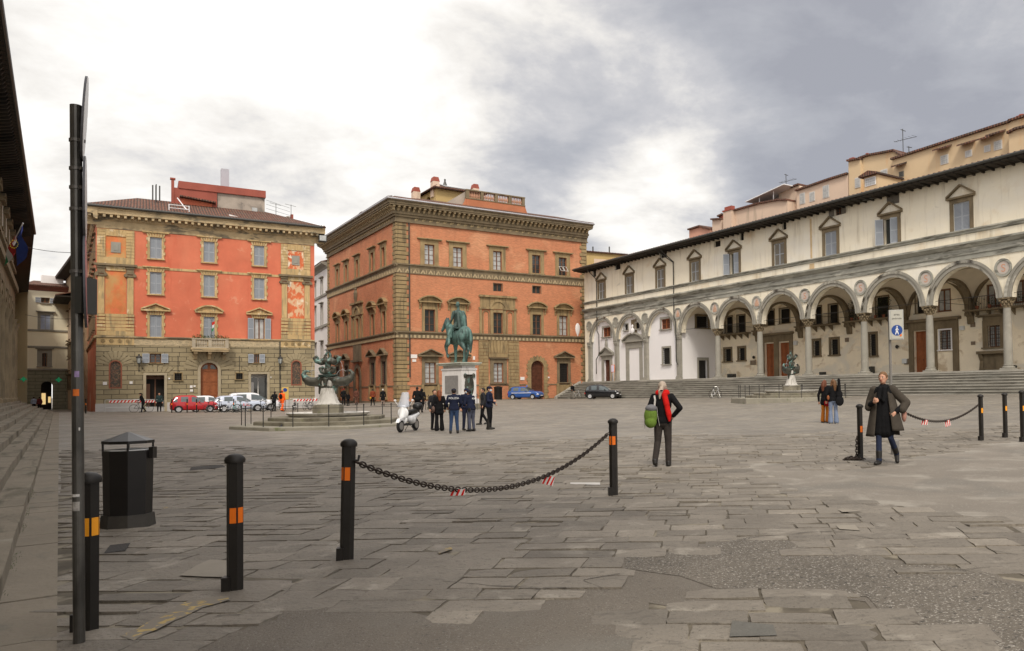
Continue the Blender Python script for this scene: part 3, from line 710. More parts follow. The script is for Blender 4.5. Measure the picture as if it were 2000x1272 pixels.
    def rb(name, px0, px1, py0, py1, dep, m_, y=yb, zlow=None, par=root):
        x0, z1 = P(px0, py0, y); x1, _ = P(px1, py0, y); z0 = P(px0, py1, y)[1] if zlow is None else zlow
        m2 = fc.mb(); m2.box(x0, x1, y, y + dep, z0, z1); return m2.build(name, m_, par), (x0, x1, z0, z1)
    base = zr - 2.2
    o1, q = rb('roof_room', 338, 424, 366, 0, 3.9, mRDP, zlow=base); 
    x0, x1 = q[0], P(518, 400, yb)[0]; zt = q[3]
    zp1 = P(352, 354, yb)[1]; zp0 = P(352, 368, yb)[1]; zt = zp0; m2 = fc.mb(); m2.box(x0 + .45, x1 + .05, yb - .1, yb + 4, zp0, zp1); m2.build('parapet', mRDP, o1)
    m2 = fc.mb(); m2.box(x0 - .15, x0 + .1, yb - .05, yb + .3, base, zt + .8); m2.box(x0 - .25, x0 + .2, yb - .12, yb + .36, zt + .801, zt + .95); m2.build('chimney', mRDP, o1)
    m2 = fc.mb(); x2 = P(421, 380, yb)[0]; m2.prism([(x0 + .55, zt - .95), (x2, zt - 1.25), (x2, zt - 1.13), (x0 + .55, zt - .83)], yb - .8, yb - .004); m2.build('tiled_canopy', mTIL, o1)
    m2 = fc.mb(); m2.box(x0 + .7, x2 - .3, yb - .02, yb - .003, base, zt - 1.0); m2.build('orange_wall', mPLO, o1)
    o2, q = rb('concrete_roof_room', 424.5, 517, 377, 0, 3.6, mCON, y=yb + .15, zlow=base - .6)
    m2 = fc.mb(); m2.prism([(q[0] - .02, q[3] + .002), (q[0], q[3] + .25), (q[1], q[3] - .0), (q[1], q[3] + .002)], yb - .15, yb + 4); 
    a_, b__ = P(492, 405.5, yb + .15); c_, d_ = P(502.5, 417, yb + .15)
    m3 = fc.mb(); m3.box(a_, c_, yb + .1, yb + .149, d_, b__); m3.build('small_window', mGLL, o2)
    o3, q = rb('white_chimney', 432, 447.5, 329, 0, .8, M('lilac_grey_metal', (.40, .40, .44), var=.05), y=yb + 2.0, zlow=base)
    for (px0, px1, py0) in ((539, 571, 421.5), (571.2, 573, 419), (560, 566, 422)): rb('far_chimney_wall', px0, px1, py0, 0, 1.0, mCON, y=9.0, zlow=base - .5)
    rb('chimney', 568, 573, 418.5, 0, .5, mRDP, y=8.2, zlow=base - .5); rb('far_chimney_wall', 575, 597, 432.5, 0, 1, mPNK, y=9, zlow=base - .5)
    # terrace cut into the slope with its railing
    x0 = P(324, 420, 0)[0]; x1 = P(367, 420, 0)[0]; z0 = P(340, 418, 0)[1]
    m2 = fc.mb(); m2.box(x0 + .3, x1 - .1, -.1, .4, z0 - .5, z0 + .05); t_ = m2.build('roof_terrace', mYLP, root)
    m2 = fc.mb()
    for zz in (z0 + .55, z0 + .85): m2.tube((x0 + .25, 0, zz), (x1 + .1, 0, zz), .03)
    for xx in (x0 + .25, x1 + .1): m2.tube((xx, 0, z0 - .3), (xx, 0, z0 + .9), .04)
    m2.path([(x0 - .3, .5, z0 + .35), (x0 + .1, .5, z0 + .15), (x0 + .25, .5, z0 - .4)], .04); m2.path([(x1 - .8, 1.6, z0 + 1.9), (x1 - .3, 1.3, z0 + 1.1), (x1 + .5, .5, z0 - .1), (x1 + .7, .4, z0 - .35)], .05)
    m2.build('railing', mLGT, t_)
    xa, za = P(446, 421, .6); xb, zb = P(486, 437, .2)
    m2 = fc.mb(); m2.prism([(xa + .3, zb - .1), (xb, zb - .3), (xb - .9, za - .15), (xa, za)], .0, .6); m2.build('skylight', mWHB, root)
    # antenna and plaques
    xa, za = P(305, 398, 3.6); m2 = fc.mb(); m2.tube((xa, 3.6, za - .6), (xa, 3.6, za + 1.9), .05)
    for q in (-.28, -.02, .28): m2.box(xa + q - .06, xa + q + .06, 3.4, 3.55, za + .3, za + 1.75)
    m2.build('phone_antenna', mGUT, root)
    m2 = fc.mb()
    for (px_, w_, h_) in ((539, .02, 1.9), (568.5, .02, 1.7)):
        xa, za = P(px_, 418, 6); m2.tube((xa, 6, za - 1), (xa, 6, za + h_ * .6), .025)
        m2.tube((xa - .6, 6, za + h_ * .6), (xa + .5, 6, za + h_ * .5), .018)
    xq, zq = P(520, 400, 6); xr_, zr_ = P(566, 412, 6)
    for k in range(3): m2.tube((xq, 6, zq + .5 - k * .45), (xr_, 6, zr_ + .3 - k * .4), .015)
    m2.build('aerials', mGUT, root)
    m2 = fc.mb()
    for (p0, p1, p2, p3) in ((371, 376, 753, 758), (378, 382, 753, 756), (371, 377, 761, 765), (201, 209, 746, 752), (253, 259, 745, 750), (329, 332, 738, 741), (528, 530, 736, 738)):
        a_, d_ = P(p0, p2); b__, c_ = P(p1, p3); m2.box(a_, b__, -.05, -.002, c_, d_)
    m2.build('wall_plaques', mWHB, root)
    for px_ in (546.5, 347.5, 467.5):
        m2 = fc.mb(); a_, d_ = P(px_, 668 if px_ == 546.5 else 695); c_ = P(px_, 800 if px_ == 546.5 else 728)[1]; m2.tube((a_, -.06, c_), (a_, -.06, d_), .045 if px_ == 546.5 else .02)
        m2.build('downpipe', mGUT, root)
    e = Vector((-cl.x, -cl.y, 0)).normalized(); nn = Vector((-e.y, e.x, 0))   # left flank, receding down the street
    T = Matrix(((e.x, nn.x, 0, cl.x), (e.y, nn.y, 0, cl.y), (0, 0, 1, 0), (0, 0, 0, 1)))
    sf = Fac(root, T)
    cornice(sf, 0, 26.9, [(.95, zct), (.95, zct - .12), (.85, zct - .2), (.85, zc), (.3, zc - .04), (.25, zc - .35), (.06, zc - .5)], 'cornice', mSTA)
    cornice(sf, 0, 26, [(.16, z_s1 + .08), (.16, z_s1 - .1), (.05, z_s1 - .14)], 'string_course', mSTA); D = 26
    for k in range(6):
        for q in ((z_s1 + .8, z_s1 + 2.6), (r2[0], r2[1]), (r1[0], r1[1])):
            window(sf, D - 2.2 - k * 3.3 - .9, D - 2.2 - k * 3.3, *q, sur=.18, head='ledge', stone=mPFD, kind='shut', shm=mSHB, shf=mSHB, ledge_out=.25)
    return root, fc
LP, LPF = left_palace()

def wall_lantern(px, py, y, fc, label):
    x, z = fc.uv(px, py, -.45); p = fc.Mw @ Vector((x, -.45, z))
    t = thing('wall_lantern', label, 'street lamp', p, fc.root.rotation_euler[2], 'lanterns on the orange palazzo')
    m = MB(); m.path([(0, .45, -.75), (0, .30, -.85), (0, .05, -.6), (0, 0, -.42)], .03); m.tube((0, .45, -1.15), (0, .45, -.3), .04); m.build('bracket', mIRN, t)
    m = MB(); m.lathe([(.13, -.36), (.21, .12)], n=6); g = m.build('lantern_glass', M('lantern_glass', (.35, .37, .36), rough=.15, var=.1, spec=.6), t)
    m = MB(); m.lathe([(.24, .12), (.26, .15), (.12, .32), (.05, .36), (.06, .46), (.0, .5)], n=6); m.lathe([(.05, -.46), (.15, -.37), (.14, -.35)], n=6)
    for k in range(6): a = k * PI / 3; m.tube((.135 * math.cos(a), .135 * math.sin(a), -.36), (.215 * math.cos(a), .215 * math.sin(a), .13), .014, n=4)
    m.build('lantern_frame', mIRN, t)
wall_lantern(271.5, 702, 0, LPF, 'black wall lantern left of the small open-shuttered window on the orange palazzo')
wall_lantern(547.5, 703, 0, LPF, 'black wall lantern beside the right arched panel of the orange palazzo')

def floodlight():
    p = at(630, 466, 79); t = thing('floodlight', 'grey floodlight hanging from the cornice corner of the orange palazzo', 'lamp', p, R(30))
    m = MB(); m.box(-.38, .38, -.3, .25, -.35, .3); m.build('housing', mGUT, t); m = MB(); m.box(-.3, .3, -.36, -.302, -.28, .24); m.build('glass', mGLL, t)
    m = MB(); m.path([(-.1, .1, .3), (-.1, .1, .7), (-.6, .6, .8)], .05); m.build('bracket', mIRN, t)
floodlight()

# small flag on the balcony
def balcony_flag():
    x, z = LPF.uv(412.5, 655, -.9); p = LPF.Mw @ Vector((x, -.95, z)); t = thing('balcony_flag', 'small Italian flag on a pole above the palazzo balcony', 'flag', p, LP.rotation_euler[2])
    m = MB(); m.tube((0, 0, -.9), (.05, -.1, 1.5), .02); m.build('pole', mIRN, t)
    for k, (a, b, c) in enumerate((((.05, .30, .12)), ((.7, .7, .7)), ((.6, .04, .03)))):
        q = MB(); z0 = .3 + k * .3
        q.grid(lambda u, v: (.02 + u * (.10 + .16 * (z0 + v * .3)), -.05 - .05 * math.sin(u * 6), z0 + v * .3 + .15 * u), 6, 3); q.build('flag_stripe', M('flag_%s' % ('green', 'white', 'red')[k], (a, b, c), var=.1), t)
balcony_flag()

# ================================================================== white house between the two palazzi
def white_house():
    # its wall runs on from the red palazzo's flank, further down the street
    a = at(600, 790, 118); b = at(641, 790, 105.2)
    root = plan_root('white_street_house', 'narrow white house with grey window surrounds between the two orange palazzi', 'building', a, b); fc = Fac(root); P = fc.uv
    Wd = float(math.hypot(b[0] - a[0], b[1] - a[1])) - .05
    x_w, z1 = P(629, 590, 0); cx = x_w
    zt = P(636, 522)[1]
    rows = [(P(629.5, 577)[1], P(629.5, 547)[1]), (P(629.5, 640)[1], P(629.5, 597)[1]), (P(629.5, 700)[1], P(629.5, 671)[1])]
    hs = [(x - .55, x + .55, *r) for r in rows for x in (cx, cx - 5.0)]
    m = fc.mb(); wall(m, -6, Wd, -1, zt, hs); m.build('wall', mWHB, root)
    m = fc.mb(); m.add([(Wd, 0, -1), (Wd, 4, -1), (Wd, 4, zt), (Wd, 0, zt)], [(0, 1, 2, 3)]); m.build('side_wall', mWHB, root)
    for h in hs: window(fc, *h, sur=.28, head='ledge', stone=mGRS, kind='glass', glass=mGLS, hw=2.2, ledge_out=.3)
    for (x_, y_) in ((640, 573), (640, 634)): z = P(x_, y_)[1]; cornice(fc, -6, Wd, [(.15, z + .15), (.15, z - .15), (.0, z - .2)], 'string_course', mGRS)
    cornice(fc, -6, Wd + .1, [(.8, zt + .55), (.8, zt + .3), (.2, zt + .0), (.05, zt - .25)], 'cornice', mGRS)
    tile_roof(root, [(-6, -.85, zt + .6), (Wd, -.85, zt + .6), (Wd, 3.5, zt + 2), (-6, 3.5, zt + 2)], lip=False)
    return root
white_house()
# ================================================================== red brick palazzo in the middle
def red_palace():
    a = at(776, 780, 83); b = at(1148.6, 776, 97); c = at(641, 790, 105.2)
    root = plan_root('brick_palazzo', 'red brick palazzo with sandstone quoins, heavy bracketed cornice and roof terrace', 'building', a, b)
    fc = Fac(root); P = fc.uv; Wd = float(math.hypot(b[0] - a[0], b[1] - a[1]))
    # flank: local frame whose right end is the shared corner
    inv = (Matrix.Translation(root.location) @ root.rotation_euler.to_matrix().to_4x4()).inverted()
    cl = inv @ Vector((c[0], c[1], 0)); D = math.hypot(cl.x, cl.y); e = Vector((-cl.x, -cl.y, 0)).normalized(); nn = Vector((-e.y, e.x, 0))
    T = Matrix(((e.x, nn.x, 0, cl.x), (e.y, nn.y, 0, cl.y), (0, 0, 1, 0), (0, 0, 0, 1)))
    fs = Fac(root, T); S = fs.uv
    X = lambda x, y=630: P(x, y)[0]
    zl = lambda y, x=1000: P(x, y)[1]
    z0 = -1.0; z_s1 = P(1000, 655.5)[1]; z_s2 = P(960, 531)[1]; z_fr = P(960, 452.5)[1]; z_ct = P(960, 417.6)[1]
    z_pl = P(960, 751)[1]
    # ---- openings on the front
    cx = [X(839.6), X(895), X(972.5), X(1048.5), X(1100)]
    t_ = (P(971, 528)[1], P(971, 491)[1]); n_ = (P(972, 652)[1], P(972, 611)[1]); g_ = (P(972, 748)[1], P(972, 709)[1])
    H = []
    for k, x in enumerate(cx):
        H.append((x - .55, x + .55, *t_)); H.append((x - .58, x + .58, *n_))
        if k != 3: H.append((x - .6, x + .6, *g_))
    dr = (X(1036), X(1060.7), P(1048, 772)[1] - .6, P(1048, 704.5)[1], 'arch'); H.append(dr)
    sm = [(X(964.5), X(981.7), P(973, 569.5)[1], P(973, 554)[1]), (X(1040.7), X(1057), P(1049, 573.7)[1], P(1049, 559)[1])]; H += sm
    m = fc.mb(); wall(m, 0, Wd, z0, z_fr + .3, H, depth=.35); m.build('front_wall', mBRK, root)
    # ---- flank
    sc = [S(659.5, 560)[0], S(676.7, 560)[0], S(698, 560)[0], S(727.3, 560)[0], S(749.2, 560)[0]]
    HS = []
    for k, x in enumerate(sc):
        HS.append((x - .55, x + .55, *t_)); HS.append((x - .58, x + .58, *n_))
        if k != 2: HS.append((x - .7, x + .7, g_[0], g_[1] + .25))
    ds = (sc[2] - .9, sc[2] + .9, z0, S(700, 719)[1], 'arch'); HS.append(ds)
    m = fs.mb(); wall(m, 0, D, z0, z_fr + .3, HS, depth=.35); m.build('flank_wall', mBRK, root)
    bk = MB(); v = [(Wd, 0), (Wd, 22), (cl.x + 5, 24), (cl.x, cl.y)]
    for p, q in zip(v[:-1], v[1:]): bk.add([(p[0], p[1], z0), (q[0], q[1], z0), (q[0], q[1], z_fr + .3), (p[0], p[1], z_fr + .3)], [(0, 1, 2, 3)])
    bk.build('rear_wall', mOCH, root)
    # ---- string courses, frieze, cornice on both faces
    ov = .12
    for f, xa, xb in ((fc, -ov, Wd + .1), (fs, -.1, D + ov)):
        cornice(f, xa - .15, xb + .15, [(.28, z_s1 + .12), (.28, z_s1 - .02), (.14, z_s1 - .14), (.14, z_s1 - .2)], 'string_course', mPFD)
        cornice(f, xa - .15, xb + .15, [(.26, z_s2 + .1), (.26, z_s2 - .02), (.14, z_s2 - .12), (.14, z_s2 - .2)], 'string_course', mPFD)
        q = f.mb(); q.box(xa, xb, -.1, .03, z_s1 - .62, z_s1 - .201); q.box(xa + .03, xb - .03, -.09, .03, z_s2 - .95, z_s2 - .201)
        k = xa
        q.cur = 1
        while k < xb - .3: q.box(k, k + .24, -.15, -.101, z_s1 - .58, z_s1 - .26); k += .48
        k = xa + .4
        while k < xb - .4:
            q.prism([(k - .3, z_s2 - .85), (k, z_s2 - .4), (k + .3, z_s2 - .85), (k + .12, z_s2 - .88), (k, z_s2 - .62), (k - .12, z_s2 - .88)], -.12, -.091); q.box(k + .36, k + .44, -.12, -.091, z_s2 - .86, z_s2 - .45); k += .86
        q.build('frieze', [mPFD, M('carved_frieze', (.42, .33, .20), var=.25, scale=3, bump=.02)], root)
        q = f.mb(); q.box(xa, xb, -.12, .03, z_fr + .02, z_fr + 1.15); q.box(xa - .06, xb + .06, -.2, .03, z_fr - .1, z_fr + .019); q.cur = 1
        k = xa + 1.9
        while k < xb - 1.9:
            q.path([(k + t * .62, -.13, z_fr + .55 + .26 * math.sin(t * 2 * PI)) for t in [i / 8 for i in range(9)]], .05, 5); q.ball((k + .3, -.13, z_fr + .3), (.12, .04, .1), 6, 4); q.ball((k + .1, -.13, z_fr + .85), (.1, .04, .1), 6, 4); k += .8
        q.build('carved_frieze', [mPFD, M('frieze_relief', (.40, .31, .17), var=.2, scale=3)], root)
    O = 1.25; zc = z_ct; zb = zc - .62
    def ringp(o): # plan of the two street faces and the far ends at offset o
        k1 = Vector((0, 0, 0)); 
        d1 = Vector((0, -1, 0)); d2 = -nn
        # corner point offset from both faces
        A = np.array([[d1.x, d1.y], [d2.x, d2.y]]); s = np.linalg.solve(A, np.array([o, o]))
        pc = (s[0], s[1])
        return [(Wd + o * .35, 24), (Wd + o * .35, -o), pc, (cl.x + d2.x * o - e.x * o, cl.y + d2.y * o - e.y * o), (cl.x + 8, 26)]
    def slab(mb, o, za, zb_):
        mb.prism(ringp(o), za, zb_, 'z')
    m = MB(); slab(m, O, zc - .14, zc); slab(m, O - .12, zc - .40, zc - .141); slab(m, O - .2, zb + .04, zc - .401); slab(m, .45, zb - .75, zb - .5); slab(m, .3, zb - 1.0, zb - .751)
    m.build('cornice', mPFD, root)
    m = MB(); slab(m, .36, zb - .499, zb + .039); m.build('cornice_soffit', mPFD, root)
    for f, L_, end in ((fc, Wd, 1), (fs, D, -1)):
        m = f.mb(); k = -.6 if f is fc else -.6
        while k < L_ + (-.1 if f is fc else .6):
            m.prism([(-.95, zb + .039), (-.36, zb + .039), (-.36, zb - .5), (-.5, zb - .42), (-.66, zb - .2), (-.95, zb - .12)], k, k + .24, 'x'); k += .56
        m.build('cornice_brackets', M('bracket_stone', (.36, .285, .17), var=.2, scale=2), root)
    m = MB(); pp = ringp(O + .06); m.path([(p[0], p[1], zc + .03) for p in pp[:4]], .09, 8); m.build('gutter', mZNC, root)
    zr = zc + 1.8
    def inset(o): return ringp(-o)
    po, pi_ = ringp(O), ringp(-4.5)
    for i in range(0, 3):
        A, B = po[i + 1], po[i]; C, Dd = pi_[i], pi_[i + 1]
        tile_roof(root, [(A[0], A[1], zc + .12), (B[0], B[1], zc + .12), (C[0], C[1], zr), (Dd[0], Dd[1], zr)] if False else [(*po[i + 1], zc + .12), (*po[i], zc + .12), (*pi_[i], zr), (*pi_[i + 1], zr)][::1], lip=(i != 0))
    # ---- quoins
    zlim = (z_s1 - .64, z_s2 - .96)
    for za, zb_ in ((z0, z_s1 - .63), (z_s1 + .13, z_s2 - .96), (z_s2 + .11, z_fr - .1)):
        quoins(fc, -.08, za, zb_, 1.15, 1.4, .46, 1); quoins(fs, D + .08, za, zb_, 1.05, 1.3, .46, -1)
        quoins(fc, Wd + .02, za, zb_, .75, 1.0, .46, -1); quoins(fs, 0, za, zb_, .75, 1.0, .46, 1)
    # ---- windows
    kinds_top = ['pale', 'pale', 'pale', 'glass', 'awning']; kinds_mid = ['glass', 'glass', 'glass', 'glass', 'pale']
    for f, cs, HH, side in ((fc, cx, H, 0), (fs, sc, HS, 1)):
        for k, x in enumerate(cs):
            window(f, x - .55, x + .55, *t_, sur=.48, head='ledge', hw=2.75, ledge_out=.32, kind=kinds_top[k] if not side else 'glass', glass=mGLL if k < 2 and not side else mGLS, bars=(2, 4), frieze=.0, sill=.12, stone=mPF)
            if k == 2:
                w2 = window(f, x - .58, x + .58, *n_, sur=.3, kind='glass', stone=mPF, sill=.0, bars=(2, 3), name='balcony_window')
                m = f.mb(); zt = n_[1]; 
                m.box(x - 2.35, x + 2.35, -.3, .02, zt + 1.75, zt + 1.98); m.box(x - 2.2, x + 2.2, -.07, .02, zt + .58, zt + 1.749)
                for q in (-2.3, -.98, .7, 2.0):
                    m.box(x + q, x + q + .3, -.13, .02, z_s1 + .13, zt + .35)
                m.box(x - 2.38, x - .62, -.22, .02, zt + .351, zt + .56); m.box(x + .62, x + 2.38, -.22, .02, zt + .352, zt + .56)
                ring(m, x, zt + .4, .85, 1.12, -.2, .02); ring(m, x, zt + .4, .02, .84, -.1, .02, n=14)
                for sg in (-1, 1):
                    ring(m, x + sg * 1.5, zt - .2, .3, .4, -.1, .02); m.box(x + sg * 1.5 - .4, x + sg * 1.5 - .3, -.1, .02, z_s1 + .14, zt - .2); m.box(x + sg * 1.5 + .3, x + sg * 1.5 + .4, -.1, .02, z_s1 + .14, zt - .2)
                m.build('serliana_surround', mPF, w2)
            else:
                window(f, x - .58, x + .58, *n_, sur=.32, head='seg', hw=2.55, hh=.55, frieze=.42, kind='pale' if (k == 4 and not side) else 'glass', bars=(2, 3), ledge_out=.42, sill=.0, stone=mPF, brackets=True)
            if side == 0 and k == 3: continue
            if side == 1 and k == 2: continue
            if side == 0 and k == 2:
                window(f, x - .6, x + .6, *g_, sur=.45, kind='pale', bars=(2, 5), stone=mPFD, sill=.1, head='ledge', hw=2.4, ledge_out=.3, grille=False); continue
            gw = (x - .6, x + .6, *g_) if not side else (x - .7, x + .7, g_[0], g_[1] + .25)
            wn = window(f, *gw, sur=.34, head='tri', hw=2.75, hh=.62, frieze=.30, kind='pale' if (not side and k < 2) else 'dark', bars=(2, 4), ledge_out=.45, sill=.12, stone=mPFD, grille=bool(side) or k == 4)
            m = f.mb(); m.box(x - 1.05, x - .75, -.2, .02, g_[0] - 1.5, g_[0] - .13); m.box(x + .75, x + 1.05, -.2, .02, g_[0] - 1.5, g_[0] - .13); m.box(x - 1.15, x + 1.15, -.26, .02, g_[0] - 1.75, g_[0] - 1.501); m.box(x - .74, x + .74, -.06, .02, g_[0] - 1.5, g_[0] - .2)
            m.build('window_apron', mPF, wn)
    for s_ in sm: window(fc, *s_, sur=.06, kind='glass', glass=mGLS, bars=(2, 1), sill=.0, stone=mPFD, jamb_out=.03)
    # ---- rusticated bay, arched doors
    m = fc.mb(); xa, xb = X(934), X(1012.8); x = cx[2]
    zt = z_s1 - .63; z = -.8; k = 0
    while z < zt - .1:
        e_ = min(z + .40, zt - .02)
        for (p, q) in ((xa, x - 1.25), (x + 1.25, xb)):
            if k % 2: m.box(p, q, -.09, .02, z + .02, e_ - .02)
            else: m.box(p, (p + q) / 2 - .02, -.09, .02, z + .02, e_ - .02); m.box((p + q) / 2 + .02, q, -.09, .02, z + .02, e_ - .02)
        z += .40; k += 1
    for j in range(5):
        t = j - 2; m.prism([(x + t * .34 - .15, g_[1] + 1.15), (x + t * .34 + .15, g_[1] + 1.15), (x + t * .46 + .2, zt - .02), (x + t * .46 - .2, zt - .02)], -.13, -.0)
    m.box(x - 1.22, x + 1.22, -.05, .02, g_[1] + 1.16, zt - .03); m.box(x - 1.2, x + 1.2, -.16, .02, g_[1] + .66, g_[1] + 1.12)
    m.build('rusticated_bay', mPF, root)
    m = fc.mb(); r = (dr[1] - dr[0]) / 2; xc = (dr[0] + dr[1]) / 2; zc_ = dr[3] - r
    for j in range(19):
        a = PI * (j + .5) / 19; h = PI / 19 * .45; r2 = r + (.62 if j % 2 else .5)
        m.prism([(xc + r * math.cos(a - h), zc_ + r * math.sin(a - h)), (xc + r2 * math.cos(a - h), zc_ + r2 * math.sin(a - h)), (xc + r2 * math.cos(a + h), zc_ + r2 * math.sin(a + h)), (xc + r * math.cos(a + h), zc_ + r * math.sin(a + h))], -.09, .02)
    z = -.6; k = 0
    while z < zc_ - .05:
        e_ = min(z + .36, zc_); w_ = .62 if k % 2 else .46
        m.box(dr[0] - w_, dr[0], -.09, .02, z + .015, e_ - .015); m.box(dr[1], dr[1] + w_, -.09, .02, z + .015, e_ - .015); z += .36; k += 1
    m.build('door_surround', mPF, root)
    door(fc, dr[0], dr[1], dr[2], dr[3], arch=True, mat_=mWDD, panels=(2, 5))
    m = fs.mb(); r = .9; xc = sc[2]; zc_ = ds[3] - r
    ring(m, xc, zc_, r, r + .5, -.12, .02); m.box(xc - 1.55, xc - .9, -.12, .02, z0, zc_); m.box(xc + .9, xc + 1.55, -.12, .02, z0, zc_); m.box(xc - 1.9, xc + 1.9, -.35, .02, ds[3] + .75, ds[3] + 1.0); m.box(xc - 1.6, xc + 1.6, -.1, .02, ds[3] + 1.001, z_s1 - .63)
    m.build('door_surround', mPFD, root); door(fs, xc - .9, xc + .9, z0, ds[3], arch=True, mat_=mWDD, panels=(2, 5))
    m = fs.mb(); xs_, zs_ = S(695.5, 582); m.lathe([(.02, -1.0), (.35, -.5), (.55, .1), (.6, .6), (.35, .9), (.45, 1.1), (.1, 1.3)], (xs_, -.05, zs_), 12, sy=.35); m.build('coat_of_arms', mPFD, root)
    # plinth bench, plaques, downpipe
    for f, L_, gap in ((fc, Wd, dr), (fs, D, ds)):
        m = f.mb()
        for p, q in ((-.3 if f is fc else 0, gap[0] - .7), (gap[1] + .7, L_ + (.0 if f is fc else .3))):
            m.box(p, q, -.2, .02, z0, z_pl - 1.75); m.box(p, q, -.62, -.201, z0, z_pl - 2.05); m.box(p, q, -.06, .02, z_pl - .14, z_pl)
        m.build('stone_bench', mPFD, root)
    m = fc.mb()
    for (p0, p1, p2, p3) in ((802, 814.5, 692.5, 700), (805, 812.5, 702, 707), (923.5, 927.5, 696, 703), (1016, 1024, 736.5, 742.5), (1070, 1073, 736, 739), (1065, 1068, 746, 749)):
        a_, d_ = P(p0, p2); b__, c_ = P(p1, p3); m.box(a_, b__, -.06, 0, c_, d_)
    m.build('wall_plaques', M('white_marble_plaque', (.74, .71, .68), var=.05), root)
    m = fc.mb(); a_, d_ = P(1128.3, 644); m.lathe([(.02, -.85), (.24, -.4), (.34, .1), (.3, .5), (.1, .8)], (a_, 0, d_), 14, sy=.3); m.build('oval_shield', mWHC, root)
    m = fc.mb(); a_ = X(799.5); m.tube((a_, -.12, P(799, 737)[1]), (a_, -.12, z_fr - .1), .07); m.build('downpipe', mGUT, root)
    # ---- roof terrace wall with balustrade, loggia room, chimneys
    yb = 3.2
    def Q(px, py, y=yb): return P(px, py, y)
    xa, za = Q(911, 371); xb, zb2 = Q(1025, 384); zt = (za + zb2) / 2
    zlow = zc + .3
    m = fc.mb(); z_base = Q(970, 396)[1]
    m.box(xa, xb, yb, yb + .4, zlow, z_base)
    sc_ = []
    for k in range(9): a = PI / 2 * k / 8; sc_.append((xb + 1.3 - 1.3 * math.cos(PI / 2 - a) * 1.0, 0))
    # scroll shoulders
    m.prism([(xb, zlow), (xb + 1.7, zlow), (xb + 1.7, zlow + .35), (xb + 1.2, zlow + .42), (xb + .7, zlow + .65), (xb + .35, zlow + 1.1), (xb + .12, zlow + 1.7), (xb, zlow + 2.1)], yb + .05, yb + .35)
    m.prism([(xa, zlow), (xa, zlow + 2.1), (xa - .15, zlow + 1.6), (xa - .5, zlow + 1.0), (xa - 1.2, zlow + .6), (xa - 2.0, zlow + .45), (xa - 2.0, zlow)], yb + .05, yb + .35)
    m.path([(xb + 1.45, yb + .02, zlow + .55), (xb + 1.45, yb + .4, zlow + .55)], .34, 12)
    tw = m.build('terrace_wall', M('terrace_orange_brown_plaster', (.42, .16, .08), var=.15, scale=.8), root)
    m = fc.mb(); m.box(xa - .05, xb + .05, yb - .05, yb + .45, z_base, z_base + .13); m.box(xa - .05, xb + .05, yb - .05, yb + .45, zt - .14, zt)
    n = 5
    for k in range(n): xx = xa + (xb - xa - .34) * k / (n - 1); m.box(xx, xx + .34, yb - .02, yb + .42, z_base + .131, zt - .141)
    m.build('coping', mPFD, tw)
    m = fc.mb()
    for k in range(4):
        p = xa + (xb - xa - .34) * k / 4 + .45; q = xa + (xb - xa - .34) * (k + 1) / 4 - .1
        for j in range(7):
            xx = p + (q - p) * j / 6; hh = zt - z_base - .27; m.lathe([(.08, 0), (.06, .1 * hh), (.11, .35 * hh), (.05, .75 * hh), (.08, hh)], (xx, yb + .2, z_base + .131), 8)
    m.build('baluster', mBALU, tw)
    # sloping grey stair wall
    m = fc.mb(); x1, z1 = Q(911, 373, 3.6); x0, z0_ = Q(858, 404, 3.6); m.prism([(x0, zlow - .6), (x1, zlow - .3), (x1, z1), (x0, z0_)], 3.7, 3.95); m.build('stair_wall', mCON, root)
    # loggia room
    xl, z1 = Q(806, 387, 7); xm, _ = Q(846, 387, 7); xr, _ = Q(905, 387, 7)
    zr1 = Q(846, 371, 7)[1]
    m = fc.mb()
    y0 = 6.0; x1 = xr + 2.0; p0 = Vector((xm, y0, 0)); fd = Vector((cl.x, cl.y, 0)) / D; t = 0.0
    def pxof(v): w = fc.Mw @ Vector((v.x, v.y, zr1)); c_ = CM.T @ (np.array(w) - EYE); return PX - F * c_[0] / c_[2]
    while pxof(p0 + fd * t) > 808 and t < 14: t += .1
    p1 = p0 + fd * t; LL = t; pc = Vector((x1, y0, 0)); pd = p1 + (pc - p0); ee = -fd; nv = Vector((-ee.y, ee.x, 0)); za = zr1 - .55
    m = MB(); m.prism([(p0.x + nv.x * .4, p0.y + .02), (pc.x, pc.y), (pd.x, pd.y), (p1.x + nv.x * .4, p1.y + .3)], zlow, zr1, 'z'); lg = m.build('roof_loggia', mOCH, root)
    T2 = Matrix(((ee.x, nv.x, 0, p1.x), (ee.y, nv.y, 0, p1.y), (0, 0, 1, 0), (0, 0, 0, 1))); f2 = Fac(root, T2); m = f2.mb()
    wall(m, 0, LL, zlow, zr1, [(LL * .2, LL * .4, zlow + .2, za, 'arch'), (LL * .55, LL * .78, zlow + .2, za, 'arch')], depth=.3); m.box(LL - .02, LL, 0, .5, zlow, zr1); m.build('loggia_front', mOCH, lg)
    m = f2.mb(); m.box(.05, LL - .05, .32, .34, zlow, zr1 - .05); m.build('loggia_interior', mWDD, lg)
    cc = (p0 + pc + pd + p1) / 4; ov = [q + (q - cc) * .16 for q in (p1, p0, pc, pd)]; ax = (pc - p0).normalized(); r1 = cc - ax * 1.2; r2_ = cc + ax * 1.2; zp = zr1 + 1.55
    V3 = lambda q, z: (q.x, q.y, z)
